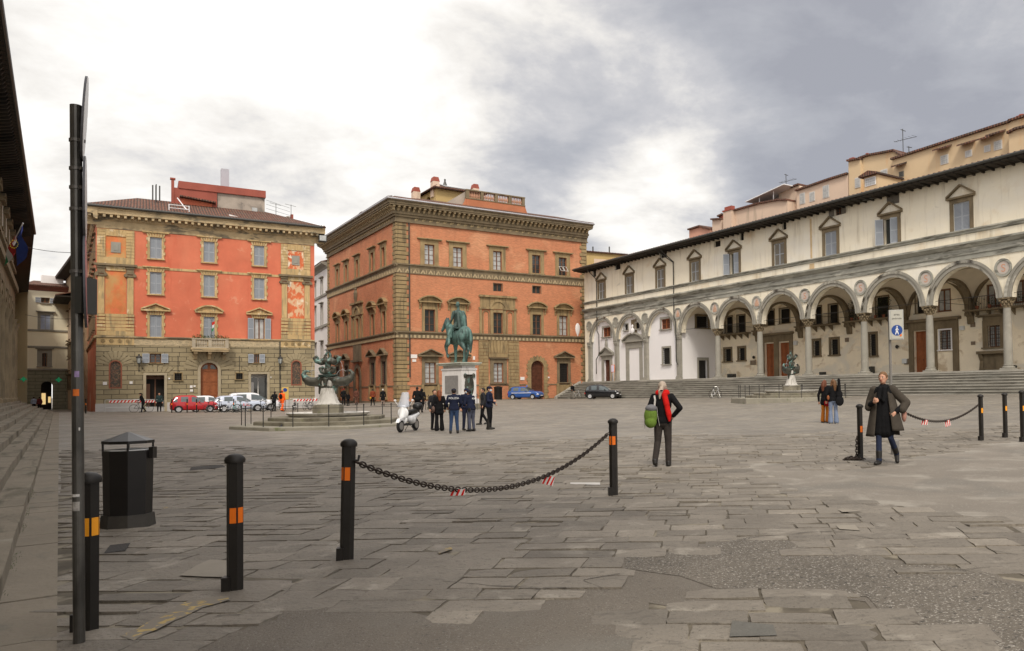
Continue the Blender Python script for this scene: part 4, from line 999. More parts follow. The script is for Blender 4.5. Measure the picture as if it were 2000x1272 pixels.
    tile_roof(lg, [V3(ov[0], zr1), V3(ov[1], zr1), V3(r1, zp), V3(r1 + fd * .05, zp)]); tile_roof(lg, [V3(ov[1], zr1), V3(ov[2], zr1), V3(r2_, zp), V3(r1, zp)]); tile_roof(lg, [V3(ov[2], zr1), V3(ov[3], zr1), V3(r2_ + fd * .05, zp), V3(r2_, zp)], lip=False); tile_roof(lg, [V3(ov[3], zr1), V3(ov[0], zr1), V3(r1, zp), V3(r2_, zp)], lip=False)
    m = MB(); qa, qb, qc, qd = [Vector(V3(*q)) for q in ((ov[1], zr1), (ov[2], zr1), (r2_, zp), (r1, zp))]; up = Vector((0, -.05, .14))
    def bil(u, v): return (qa.lerp(qb, u)).lerp(qd.lerp(qc, u), v) + up
    k4 = [bil(.22, .35), bil(.75, .35), bil(.75, .9), bil(.1, .9)]; m.add([*k4, *[q - up * .6 for q in k4]], [(0, 1, 2, 3), (4, 5, 6, 7), (0, 1, 5, 4), (1, 2, 6, 5), (2, 3, 7, 6), (3, 0, 4, 7)])
    m.build('solar_panel', M('pale_roof_glass', (.55, .57, .58), rough=.2, var=.05, spec=.6), lg)
    def chim(px, py0, py1, y, w, name='chimney'):
        x, z1 = P(px, py0, y); z2 = P(px, py1, y)[1]; m = fc.mb(); m.box(x - w, x + w, y - w, y + w, z2 - 1.5, z1 - .55); m.cur = 1; m.prism([(x - w * 1.1, z1 - .549), (x + w * 1.1, z1 - .549), (x + w * .7, z1), (x - w * .7, z1)], y - w, y + w); m.build(name, [mPNK, mRDP], root)
    chim(849.5, 347, 362, 7.0, .42); chim(812, 367, 380, 8.5, .42); chim(927.5, 361, 372, 7.5, .4)
    m = fc.mb()
    for px_ in (869,): x, z = P(px_, 354, 8.0); m.lathe([(.35, -.8), (.1, 0), (.12, .2), (0, .3)], (x, 8.0, z), 8)
    for px_ in (1063, 1083.5): x, z = P(px_, 424, 1.5); m.tube((x, 1.5, z - 1.2), (x, 1.5, z), .08)
    m.build('roof_vents', mGUT, root)
    # dormers along the flank roof
    for k, (px_, w_) in enumerate(((713, 1.25), (740, 1.35), (775, 2.0))):
        py_ = (424, 409, 396)[k]; x, z = S(px_, py_, 2.6)
        m = fs.mb(); m.box(x - w_ * .7, x + w_ * .7, 2.6, 5.6, zc, z - .05); dm = m.build('dormer', mOCH, root)
        m = fs.mb(); m.prism([(x - w_, z - .05), (x + w_, z - .05), (x + w_ * .45, z + .55), (x - w_ * .45, z + .55)], 2.0, 6.0); m.build('dormer_roof', mTIL, dm)
    return root, fc, fs
RP, RPF, RPS = red_palace()

def corner_block():
    a = at(1140, 700, 108); b = at(1240, 700, 112)
    root = plan_root('ochre_rear_house', 'ochre plastered house rising behind the gap between brick palazzo and white arcade', 'building', a, b); fc = Fac(root); P = fc.uv
    z1 = P(1150, 491)[1]; z2 = P(1195, 496)[1]; xw = P(1225, 500)[0]
    m = fc.mb(); m.box(0, xw, 0, 6, -1, z2); m.build('wall', mOCH, root)
    x0, _ = P(1160, 500); m = fc.mb(); m.box(x0, xw, -.02, -.002, z2 - 2.5, z2 - .9); m.build('patched_plaster', mPNK, root)
    tile_roof(root, [(0, -.35, z2 + .05), (xw, -.35, z2 + .05), (xw, 5, z2 + .6), (0, 5, z2 + .6)])
    for px_ in (1158, 1190): x, z = P(px_, 482, 1); m = fc.mb(); m.tube((x, 1, z - 1.5), (x, 1, z), .1); m.build('flue_pipe', mGUT, root)
corner_block()
# ================================================================== white arcaded loggia building on the right
BAY = 5.848
def loggia():
    a = at(1157, 748, 92.6); b = at(1970, 720, 50.3)
    root = plan_root('arcaded_loggia_building', 'long white building with slender arcade, round medallions, pedimented windows and steps', 'building', a, b)
    fc = Fac(root); P = fc.uv; yf = -.3
    xa, xb = -1.1, BAY * 11 + .6
    zf, zs, zen, zce, zst, zev = 2.42, 7.15, 10.02, 11.15, 11.95, 16.35
    NB = 11
    # ---- upper wall
    wz0, wz1 = 12.08, 14.02
    cols = [(k + .5) * BAY for k in range(NB)]
    H = [(x - .62, x + .62, wz0, wz1) for x in cols]
    att = []
    for (p0, p1, q0, q1) in ((1157, 1164, 525, 541), (1200, 1211.5, 512, 527), (1288.5, 1302, 487, 504), (1394, 1407, 470, 482.5), (1444, 1452.5, 451, 470), (1527, 1535.5, 431, 449), (1630, 1643.5, 402, 420.5), (1731, 1756, 374, 399)):
        m_ = (p0 + p1) / 2; x0 = P(p0, q0, yf)[0]; x1 = P(p1, q0, yf)[0]; att.append((x0, x1, P(m_, q1, yf)[1], P(m_, q0, yf)[1]))
    H += att
    ze = P(1817, 341, -1.75)[1]; m = MB(); wall(m, xa, xb, zce, ze - .16, H, y=yf, depth=.35); m.build('upper_wall', mWHP, root)
    for k, h in enumerate(att):
        f = Fac(root, Matrix.Translation((0, yf, 0)))
        window(f, *h, sur=0.0, sill=0, kind='shut' if k == 7 else ('open' if k == 6 else 'dark'), shm=mSHB, shf=mSHB, shut_w=.5, stone=mWHP, jamb_out=.02, name='attic_window')
    fu = Fac(root, Matrix.Translation((0, yf, 0)))
    for k, x in enumerate(cols):
        kd = 'half' if k in (4, 7) else 'shut'
        window(fu, x - .62, x + .62, wz0, wz1, sur=.27, head='tri', hw=2.15, hh=.72, frieze=.0, kind=kd, stone=mPFD, sill=0, shm=mSHB if k < 4 or k == 5 else mSHG, shf=mSHF, ledge_out=.24, jamb_out=.06, openp=True)
    cornice(fu, xa, xb, [(.20, zst + .12), (.20, zst + .04), (.10, zst - .04), (.10, zst - .14), (.0, zst - .2)], 'window_string_course', mGRC)
    cornice(fu, xa, xb, [(.42, zce + .02), (.42, zce - .10), (.30, zce - .2), (.18, zce - .33), (.09, zce - .36), (.09, zce - .60), (.12, zce - .61), (.12, zce - .8), (.06, zce - .81), (.06, zen), (.0, zen - .01)], 'entablature', mGRC)
    # ---- arcade wall
    r = 2.42; m = MB()
    for k in range(NB):
        xc = (k + .5) * BAY; n = 20
        arc = arc_pts(xc, zs, r, PI, 0, n); xl, xr = xc - BAY / 2, xc + BAY / 2
        m.add([(xl, yf, zs), (arc[0][0], yf, zs), (arc[0][0], yf, zen), (xl, yf, zen)], [(0, 1, 2, 3)]); m.add([(arc[-1][0], yf, zs), (xr, yf, zs), (xr, yf, zen), (arc[-1][0], yf, zen)], [(0, 1, 2, 3)])
        for i in range(n):
            p, q = arc[i], arc[i + 1]
            m.add([(p[0], yf, p[1]), (q[0], yf, q[1]), (q[0], yf, zen), (p[0], yf, zen)], [(0, 1, 2, 3)])
            m.add([(p[0], .3, p[1]), (q[0], .3, q[1]), (q[0], .3, zen), (p[0], .3, zen)], [(0, 1, 2, 3)])
            m.add([(p[0], yf, p[1]), (q[0], yf, q[1]), (q[0], .3, q[1]), (p[0], .3, p[1])], [(0, 1, 2, 3)])
    m.add([(xa, yf, -.5), (0, yf, -.5), (0, yf, zen), (xa, yf, zen)], [(0, 1, 2, 3)])
    m.build('arcade_wall', mWHP, root)
    for k in range(NB):
        xc = (k + .5) * BAY; m = MB()
        ring(m, xc, zs, r - .02, r + .40, yf - .08, yf + .02, n=26); ring(m, xc, zs, r + .24, r + .44, yf - .14, yf - .081, n=26); ring(m, xc, zs, r - .02, r + .08, yf - .11, yf - .081, n=26)
        m.build('archivolt', mGRS, root, smooth=30)
    # ---- columns, pilasters, medallions
    capP = [(.245, 0), (.26, .03), (.25, .08), (.26, .22), (.31, .36), (.34, .5)]
    def capital(m, x, y, z):
        m.lathe(capP, (x, y, z), 16)
        for lev, rr, n, s in ((.14, .30, 8, .07), (.30, .34, 8, .08)):
            for j in range(n): aa = 2 * PI * (j + .5 * (lev > .2)) / n; m.ball((x + rr * math.cos(aa), y + rr * math.sin(aa), z + lev + .05), (s, s, .10), 6, 4)
        for j in range(4): aa = PI / 4 + j * PI / 2; m.ball((x + .43 * math.cos(aa), y + .43 * math.sin(aa), z + .47), (.1, .1, .09), 8, 5)
        m.box(x - .40, x + .40, y - .40, y + .40, z + .56, z + .66)
    cg = None; tg = None
    for k in range(NB + 1):
        x = k * BAY
        if k <= 3:
            m = MB(); m.box(x - .29, x + .29, yf - .06, yf + .25, zf + .35, zs - .66); 
            for q in (-.18, -.06, .06, .18): m.box(x + q - .025, x + q + .025, yf - .075, yf - .0601, zf + .6, zs - .8)
            m.box(x - .38, x + .38, yf - .15, yf + .2, zf, zf + .2); m.box(x - .34, x + .34, yf - .11, yf + .2, zf + .2, zf + .34)
            m.box(x - .33, x + .33, yf - .10, yf + .2, zs - .659, zs - .15); m.box(x - .40, x + .40, yf - .17, yf + .2, zs - .149, zs)
            for q in (-.25, 0, .25): m.ball((x + q, yf - .13, zs - .4), (.1, .07, .12), 6, 4); m.ball((x + q * 1.3, yf - .15, zs - .22), (.08, .06, .08), 6, 4)
            m.build('pilaster', mGRS, root)
            if k == 3:
                pass
        if k >= 3:
            c = MB(); xx = x if k > 3 else x
            if k > 3:
                c.lathe([(.28, .34), (.285, 1.2), (.28, 2.0), (.262, 3.2), (.235, 4.07)], (x, 0, zf), 24)
                o = c.build('column', mGRS, root, smooth=30)
                c = MB(); c.box(x - .40, x + .40, -.40, .40, zf - .02, zf + .12); c.lathe([(.39, .12), (.40, .17), (.385, .21), (.32, .24), (.31, .28), (.34, .30), (.34, .34), (.285, .36)], (x, 0, zf), 24); c.build('base', mGRS, o, smooth=30)
                c = MB(); capital(c, x, 0, zf + 4.07); c.build('capital', mPFD, o, smooth=50)
                # corbel on the back wall
                c = MB(); c.prism([(5.35, zs), (4.75, zs), (4.75, zs - .12), (4.85, zs - .2), (4.98, zs - .5), (5.08, zs - .54), (5.14, zs - 1.0), (5.2, zs - 1.1), (5.35, zs - 1.1)], x - .26, x + .26, 'x'); c.box(x - .36, x + .36, 4.7, 5.3, zs - .11, zs + .003)
                for q in (-.22, 0, .22): c.ball((x + q, 4.85, zs - .35), (.1, .08, .16), 6, 4)
                c.build('corbel', mPFD, root, smooth=30)
        # medallion
        m = MB(); ring(m, x, 9.12, .47, .60, yf - .09, yf, 0, 2 * PI, 28); ring(m, x, 9.12, .42, .48, yf - .05, yf, 0, 2 * PI, 28); md = m.build('medallion', mGRC, root)
        m = MB(); m.lathe([(.0, 0), (.43, .0)], (0, 0, 0), 28); 
        m = MB(); m.prism(arc_pts(x, 9.12, .43, 0, 2 * PI, 28)[:-1], yf - .03, yf - .001); m.build('medallion_ground', M('medallion_grey', (.50, .44, .39), var=.1, scale=4) if k != 2 and k != 1 and k != 0 else mGRS, md)
        if k >= 6: text('S', .74, M('faded_red_letter', (.55, .28, .18), var=.2, scale=6), md, (x, yf - .034, 9.07), (PI / 2, 0, 0), 'letter')
        elif k >= 3:
            m = MB(); m.lathe([(.02, -.34), (.30, -.30), (.27, -.05), (.2, .12), (.13, .16), (.12, .3), (.03, .36)], (x, yf - .02, 9.1), 12, sy=.15); m.build('faded_figure', M('faded_red_paint', (.54, .34, .24), var=.35, scale=8), md)
    # ---- filled bays on the left
    door_ = (P(1180, 702, -.05)[0], P(1192, 702, -.05)[0], zf, P(1186, 703, -.05)[1])
    w0 = (P(1178, 640, -.05)[0], P(1193, 640, -.05)[0], P(1185, 658, -.05)[1], P(1185, 640, -.05)[1])
    w2a = (P(1292, 630, -.05)[0], P(1309.5, 630, -.05)[0], P(1301, 643, -.05)[1], P(1301, 623, -.05)[1]); w2b = (P(1295.5, 690, -.05)[0], P(1309, 690, -.05)[0], P(1302, 711.5, -.05)[1], P(1302, 680, -.05)[1])
    xc1 = 1.5 * BAY; lun = [(xc1 - 1.55, xc1 - .75, 8.1, 8.8), (xc1 + .75, xc1 + 1.55, 8.1, 8.8)]
    m = MB(); wall(m, 0, 3 * BAY, zf, 9.75, [door_, w0, w2a, w2b] + lun, y=-.05, depth=.25); m.build('infill_wall', mWHC, root)
    fi = Fac(root, Matrix.Translation((0, -.05, 0)))
    window(fi, *w0, sur=.2, kind='glass', frame=mWDO, glass=mWDD, stone=mGRS, depth=.2, bars=(2, 2)); window(fi, *w2a, sur=.22, kind='glass', frame=mWDO, glass=mWDD, stone=mGRS, depth=.2, bars=(2, 2)); window(fi, *w2b, sur=.2, kind='dark', grille=True, stone=mGRS, depth=.2)
    for q in lun: window(fi, *q, sur=.1, kind='dark', stone=mGRS, depth=.2)
    door(fi, *door_, mat_=mWDD, depth=.25, panels=(2, 3)); m = fi.mb()
    x0, x1, z1 = door_[0], door_[1], door_[3]; xc = (x0 + x1) / 2
    m.box(x0 - .45, x0, -.1, .02, zf, z1); m.box(x1, x1 + .45, -.1, .02, zf, z1); m.box(x0 - .45, x1 + .45, -.102, .02, z1 + .002, z1 + .5); pediment(m, xc, x1 - x0 + 1.7, z1 + .5, .75, 'tri', out=.3, th=.16)
    m.ball((xc, -.12, z1 + 1.75), (.28, .12, .5), 10, 6); m.ball((xc, -.12, z1 + 2.3), (.16, .1, .22), 8, 5); m.build('door_surround', mGRS, root)
    m = fi.mb(); p0, p1 = P(1223.5, 700, -.05)[0], P(1255.5, 700, -.05)[0]; q0, q1 = P(1229.5, 700, -.05)[0], P(1250, 700, -.05)[0]; zt = P(1240, 680.5, -.05)[1]; zt2 = P(1240, 668, -.05)[1]
    m.box(p0, q0, -.1, .02, zf, zt); m.box(q1, p1, -.1, .02, zf, zt); m.box(p0, p1, -.12, .02, zt + .002, zt2); pediment(m, (p0 + p1) / 2, p1 - p0 + .9, zt2 + .002, .72, 'seg', out=.32, th=.16); m.build('blind_portal', mGRS, root)
    xb_ = (p0 + p1) / 2; m = fi.mb(); m.prism([(xb_ - .62, zt2 + 1.0), (xb_ + .62, zt2 + 1.0), (xb_ + .5, zt2 + 1.5), (xb_ + .55, 9.2), (xb_ - .55, 9.2), (xb_ - .5, zt2 + 1.5)], -.04, .02); m.build('niche_surround', mPFD, root)
    m = fi.mb(); m.lathe([(.12, 0), (.2, .1), (.34, .35), (.3, .55), (.12, .66), (.1, .74), (.15, .86), (.14, 1.0), (.04, 1.08)], (xb_, -.22, zt2 + .85), 12, sy=.7); m.build('marble_bust', mWHC, root, smooth=True)
    # ---- loggia interior: floor, back wall, sail vaults
    fb = Fac(root, Matrix.Translation((0, 5.3, 0))); B = lambda x, y: P(x, y, 5.3)
    m = MB(); m.box(xa, xb, -.75, 5.3, zf - .3, zf); m.box(xa, xb, -.80, -.749, zf - .12, zf + .004); m.build('loggia_floor', mSTEP, root)
    def rect(x0, x1, y0, y1):
        xm, ym = (x0 + x1) / 2, (y0 + y1) / 2
        return (B(x0, ym)[0], B(x1, ym)[0], B(xm, y1)[1], B(xm, y0)[1])
    dark_up = [rect(1417, 1430, 619, 650), rect(1440, 1455, 616, 649), rect(1496, 1512, 606, 636), rect(1523, 1542, 603, 632), rect(1591, 1604, 599, 633), rect(1619, 1636, 595, 631), rect(1671, 1683, 585, 625), rect(1711, 1735, 580, 620), rect(1789, 1810, 571, 612)]
    pale_up = [rect(1832, 1856, 566, 608), rect(1929, 1957, 556, 598), rect(1983, 2012, 548, 590)]
    low = [rect(1415.5, 1428, 682, 706), rect(1443, 1455, 680, 704), rect(1589, 1601, 666, 695), rect(1623, 1637, 663, 693), rect(1699, 1711, 653, 695)]
    dA = rect(1494, 1513, 671, 735); dB = rect(1522, 1543, 669, 735); dC = rect(1786, 1811, 647, 722); dD = rect(1364.5, 1381, 703, 742); wU = rect(1365, 1380, 620, 640)
    wG = rect(1836, 1858, 645, 683); wH = rect(1930, 1954, 636, 678)
    drs = [(d[0], d[1], zf, d[3]) for d in (dA, dB, dC)]
    m = MB(); wall(m, 3 * BAY, xb, zf, 9.9, dark_up + pale_up + low + drs + [wG, wH], y=5.3, depth=.3); m.build('back_wall', mWHR, root)
    fe = Fac(root, Matrix(((0, -1, 0, 3 * BAY + .12), (1, 0, 0, 0), (0, 0, 1, 0), (0, 0, 0, 1)))); E_ = fe.uv
    dE = (E_(1364.5, 720)[0], E_(1381, 720)[0], zf, E_(1372, 704)[1]); wE = (E_(1360, 630)[0], E_(1382.5, 630)[0], E_(1371, 641)[1], E_(1371, 618)[1])
    m = fe.mb(); wall(m, -.05, 5.3, zf, 9.9, [dE, wE], depth=.3); m.build('loggia_end_wall', mWHC, root)
    window(fe, *wE, sur=.22, kind='dark', grille=True, stone=mPFD); door(fe, *dE, mat_=mIRN, depth=.28, panels=(2, 2)); m = fe.mb()
    for q_ in ((dE[0] - .2, dE[0], zf, dE[3]), (dE[1], dE[1] + .2, zf, dE[3]), (dE[0] - .2, dE[1] + .2, dE[3] + .001, dE[3] + .3)): m.box(q_[0], q_[1], -.07, .0, q_[2], q_[3])
    m.build('door_surround', mGRS, root)
    for q in dark_up: window(fb, *q, sur=.12, kind='dark', stone=mPFD, sill=.05, grille=False, jamb_out=.03, bars=(2, 2))
    for q in pale_up: window(fb, *q, sur=.05, kind='pale', stone=mFRW, sill=.05, bars=(2, 2), jamb_out=.02, depth=.15)
    for q in low: window(fb, *q, sur=.22, kind='dark', stone=mPFD, grille=True, jamb_out=.05, sill=.12)
    window(fb, *wG, sur=.12, kind='pale', grille=True, stone=mWHC, bars=(2, 5)); window(fb, *wH, sur=.42, kind='pale', grille=True, stone=mPFD, bars=(2, 5), head='ledge', hw=2.6, frieze=.25)
    for i, d in enumerate(drs): door(fb, *d, mat_=mWDO if i < 3 else mIRN, depth=.28, panels=(2, 2))
    m = fb.mb(); x0, x1 = dA[0] - .3, dB[1] + .45; zt = drs[0][3] + .1; zl = rect(1493, 1553, 650, 660)[3]
    m.box(x0, x1, -.12, .0, zt, zl - .2); m.box(x0 - .1, x1 + .15, -.35, .0, zl - .199, zl); m.box(dA[1] + .02, dB[0] - .02, -.12, 0, zf, zt - .001); m.box(dB[1] + .02, x1, -.12, 0, zf, zt - .001); m.box(x0, dA[0] - .02, -.12, 0, zf, zt - .001)
    m.build('portal_surround', mPFD, root); m = fb.mb(); x0, x1 = rect(1776, 1873, 640, 700)[:2]; zl = rect(1776, 1873, 622, 640)[3]; zt = drs[2][3] + .05
    m.box(x0, x1, -.12, .0, zt, zl - .22); m.box(x0 - .25, x1 + .25, -.4, .0, zl - .219, zl)
    for p, q in ((x0, dC[0] - .02), (dC[1] + .02, wG[0] - .25), (x1 - .5, x1)): m.box(p, q, -.12, 0, zf, zt - .001)
    m.build('portal_surround', mPFD, root); m = fb.mb(); q = wH; m.box(q[0] - .75, q[1] + .75, -.45, 0, q[2] - .5, q[2] - .28); m.box(q[0] - .45, q[1] + .45, -.1, 0, zf + .15, q[2] - .51)
    for sg in (q[0] - .65, q[1] + .35): m.prism([(-.4, q[2] - .51), (0, q[2] - .51), (0, zf + .1), (-.25, zf + .1), (-.12, zf + .8)], sg, sg + .3, 'x')
    m.build('window_apron', mPFD, root)
    # small balconies in the loggia
    for (x0, x1, y0, plants) in ((1409, 1467, 652, 0), (1574, 1642, 635, 0), (1662, 1748, 624, 1), (1902, 2040, 602, 1)):
        q0, q1 = B(x0, y0)[0], B(x1, y0)[0]; z_ = B((x0 + min(x1, 2000)) / 2, y0)[1]
        m = fb.mb(); m.box(q0, q1, -.75, 0, z_ - .12, z_)
        k = q0 + .4
        while k < q1: m.prism([(-.7, z_ - .121), (0, z_ - .121), (0, z_ - .6), (-.08, z_ - .55)], k - .04, k + .04, 'x'); k += .95
        bo = m.build('loggia_balcony', mPFD, root)
        m = fb.mb(); m.box(q0, q1, -.73, -.70, z_ + .92, z_ + .96); n = int((q1 - q0) / .13)
        for k in range(n + 1): xx = q0 + .02 + (q1 - q0 - .04) * k / n; m.box(xx - .009, xx + .009, -.725, -.705, z_, z_ + .92)
        m.build('railing', mIRN, bo)
        if plants:
            m = fb.mb()
            for k in range(5 if x0 < 1700 else 3): xx = q0 + (q1 - q0) * (k + .6) / 5.5; m.lathe([(.09, 0), (.14, .25), (.15, .27)], (xx, -.5, z_), 10)
            m.build('flower_pots', M('terracotta_pot', (.40, .14, .07), var=.15), bo)
            m = fb.mb()
            for k in range(500 if x0 < 1700 else 120):
                t = rnd.random(); xx = q0 + (q1 - q0) * rnd.choice((.12, .3, .38, .75, .95)) + rnd.gauss(0, .16); hz = z_ + .25 + (rnd.random() ** 1.5) * (1.5 if x0 < 1700 else .5); yy = -.5 + rnd.gauss(0, .12); s = rnd.uniform(.06, .12); aa = rnd.uniform(0, 6)
                m.add([(xx, yy, hz), (xx + s * math.cos(aa), yy + s * math.sin(aa), hz + s * .5), (xx - s * .4, yy + s * .3, hz + s)], [(0, 1, 2)])
            m.build('potted_plants', M('dark_leaves', (.035, .055, .02), var=.5, scale=9), bo)
    # vaults
    Rv = math.hypot(BAY / 2, 5.0 / 2)
    m = MB(); hb, hd = BAY / 2, 2.5
    for k in range(3, NB):
        xc = (k + .5) * BAY; yc = .3 + hd
        def sv(u, v): 
            dx = (u - .5) * BAY; dy = (v - .5) * 2 * hd
            return (xc + dx, yc + dy, zs + math.sqrt(max(0, Rv * Rv - dx * dx - dy * dy)) * .80)
        m.grid(sv, 14, 14)
    m.build('vaults', mVLT, root, smooth='all')
    for k in range(4, NB):
        x = k * BAY; m = MB(); n = 14; yc = .3 + hd
        o = [(yc + 2.5 * math.cos(PI * i / n), zs + 2.3 * math.sin(PI * i / n)) for i in range(n + 1)]; ii = [(yc + 2.22 * math.cos(PI * i / n), zs + 2.02 * math.sin(PI * i / n)) for i in range(n + 1)]
        for i in range(n): m.prism([ii[i], o[i], o[i + 1], ii[i + 1]], x - .24, x + .24, 'x')
        m.build('transverse_rib', mPFD, root, smooth=30)
    for k in range(3, NB):
        xc = (k + .5) * BAY; m = MB(); ring(m, xc, zs, 2.5, 2.75, 5.1, 5.29, n=20); m.build('wall_rib', mPFD, root)
    m = MB(); m.box(3 * BAY, xb, -.02, .02, zs + .28, zs + .31)
    for k in range(4, NB): m.box(k * BAY - .012, k * BAY + .012, .3, 5.2, zs + .32, zs + .345)
    m.build('iron_tie_rods', mIRN, root)
    m = fb.mb()
    for (p0, p1, p2, p3) in ((1466, 1477, 704, 713), (1651, 1658, 660, 668), (1896, 1905, 630, 639), (1897, 1905, 667, 674), (1767, 1777, 701, 712)):
        q = rect(p0, p1, p2, p3); m.box(q[0], q[1], -.06, 0, q[2], q[3])
    m.build('wall_plaques', M('brown_plaques', (.22, .17, .12), var=.3, scale=4), root)
    m = fb.mb()
    for (p0, p1, p2, p3) in ((1473, 1475, 698, 701), (1752, 1756, 674, 681), (1555, 1558, 692, 698)):
        q = rect(p0, p1, p2, p3); m.lathe([(.05, 0), (.14, .1), (.14, .22), (.03, .3)], ((q[0] + q[1]) / 2, -.15, q[2]), 10)
    m.build('wall_fittings', mIRN, root)
    for (p0, p1, p2, p3) in ((1877, 1885, 637, 645), (1553, 1558, 666, 674), (1765, 1773, 701, 710), (1341, 1345, 683, 690)):
        q = rect(p0, p1, p2, p3); m = fb.mb(); m.box(q[0], q[1], -.25, 0, q[2], q[3]); m.build('white_wall_box', M('white_lamp_box', (.62, .64, .63), rough=.4, var=.05), root)
    for (p0, p1, p2, p3) in ((1428, 1438, 732, 741), (1608, 1614, 725, 733), (1697, 1709, 715, 731), (1973, 1987, 711, 722)):
        q = rect(p0, p1, p2, p3); m = MB(); m.box(q[0], q[1], 4.75, 5.28, zf, zf + (q[3] - q[2])); m.build('floor_box', mGUT, root)
    # ---- steps
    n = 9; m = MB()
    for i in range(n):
        y0 = -.75 - .36 * (i + 1); m_ = MB(); m_.box(xa - .3, xb, y0, y0 + .36 + (.0 if i else .0), -.6, zf - .19 * (i + 1)); m_.cur = 1; m_.box(xa - .3, xb, y0 - .035, y0 + .36, zf - .19 * (i + 1) - .055, zf - .19 * (i + 1) + .003); m_.build('step', [M('shaded_riser_stone', (.155, .145, .12), var=.3, scale=1.2, stains=[((.28, .27, .235), .5, .12, .7, (.5, .5, 2), .7, 2)]), mSTEP], root)  # shade under each nosing is put into the darker riser colour
    m = MB(); m.prism([(-.75, zf + .1), (-4.2, .7), (-4.2, -.5), (-.75, -.5)], xa - .7, xa - .301, 'x'); m.build('stair_side_wall', mSTEP, root)
    # graffiti row on the steps: small dark footprints
    # ---- eaves and roof
    ze = P(1817, 341, -1.75)[1]
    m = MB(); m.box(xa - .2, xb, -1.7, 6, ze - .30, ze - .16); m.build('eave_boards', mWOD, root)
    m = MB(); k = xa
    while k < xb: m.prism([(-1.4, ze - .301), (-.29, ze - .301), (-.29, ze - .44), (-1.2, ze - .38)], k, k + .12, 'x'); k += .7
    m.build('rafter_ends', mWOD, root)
    m = MB(); m.path([(xa - .2, -1.78, ze - .1), (xb, -1.78, ze - .1)], .11, 8); m.build('gutter', mGUT, root)
    tile_roof(root, [(xa - .2, -1.72, ze - .02), (xb, -1.72, ze - .02), (xb, 6.2, ze + 1.5), (xa - .2, 6.2, ze + 1.5)])
    m = MB(); m.add([(xa, yf, 0), (xa, 12, 0), (xa, 12, ze), (xa, yf, ze)], [(0, 1, 2, 3)]); m.add([(xb, 5.3, 0), (xb, 12, 0), (xb, 12, ze), (xb, 5.3, ze)], [(0, 1, 2, 3)]); m.build('end_wall', mWHP, root)
    # pipes
    m = MB()
    x0, z0_ = P(1307, 488, yf); xp = P(1316, 500, yf)[0]; ztop = P(1306, 497, yf)[1]
    m.path([(xp - .6, -1.6, ze - .3), (xp, yf - .1, ztop - .9), (xp, yf - .1, 8.7), (xp + .35, yf - .16, 8.3), (xp + .35, yf - .16, 4.3), (xp + .6, yf - .2, 3.9)], .055, 6); m.path([(xp + .05, yf - .1, ztop - 1.0), (xp - 1.2, -1.5, ze - .4)], .05, 6)
    xq = P(1166, 535, yf)[0]; m.path([(xq - .3, -1.5, ze - .4), (xq, yf - .1, ze - 1.5), (xq, yf - .1, 8.4), (xq + .5, yf - .16, 7.9), (xq + .5, yf - .16, 5.6), (xq - .1, yf - .2, 5.0), (xq - .1, yf - .2, 3.3)], .055, 6)
    m.build('downpipe', mGUT, root)
    m = MB()
    for px_, py_ in ((1185, 517), (1333, 479), (1694, 387)):
        x, z = P(px_, py_, -.9); m.box(x - .45, x - .12, -1.0, -.6, z - .1, z + .18); m.box(x + .12, x + .45, -1.0, -.6, z - .1, z + .18); m.box(x - .1, x + .1, -1.1, -.3, z + .0, z + .3)
    m.build('eave_floodlights', mGUT, root)
    m = MB()
    for px_, w_, q0, q1 in ((1584, .10, zst + .2, ze - .6), (1584.6, .26, zce + .1, zst - .25)): x, z = P(px_, 460, yf); m.box(x - w_, x + w_, yf - .012, yf - .001, q0, q1)
    m.build('rust_streak', M('ochre_streak', (.62, .46, .27), var=.2, scale=2), root)
    return root, fc, ze
LG, LGF, LGZ = loggia()

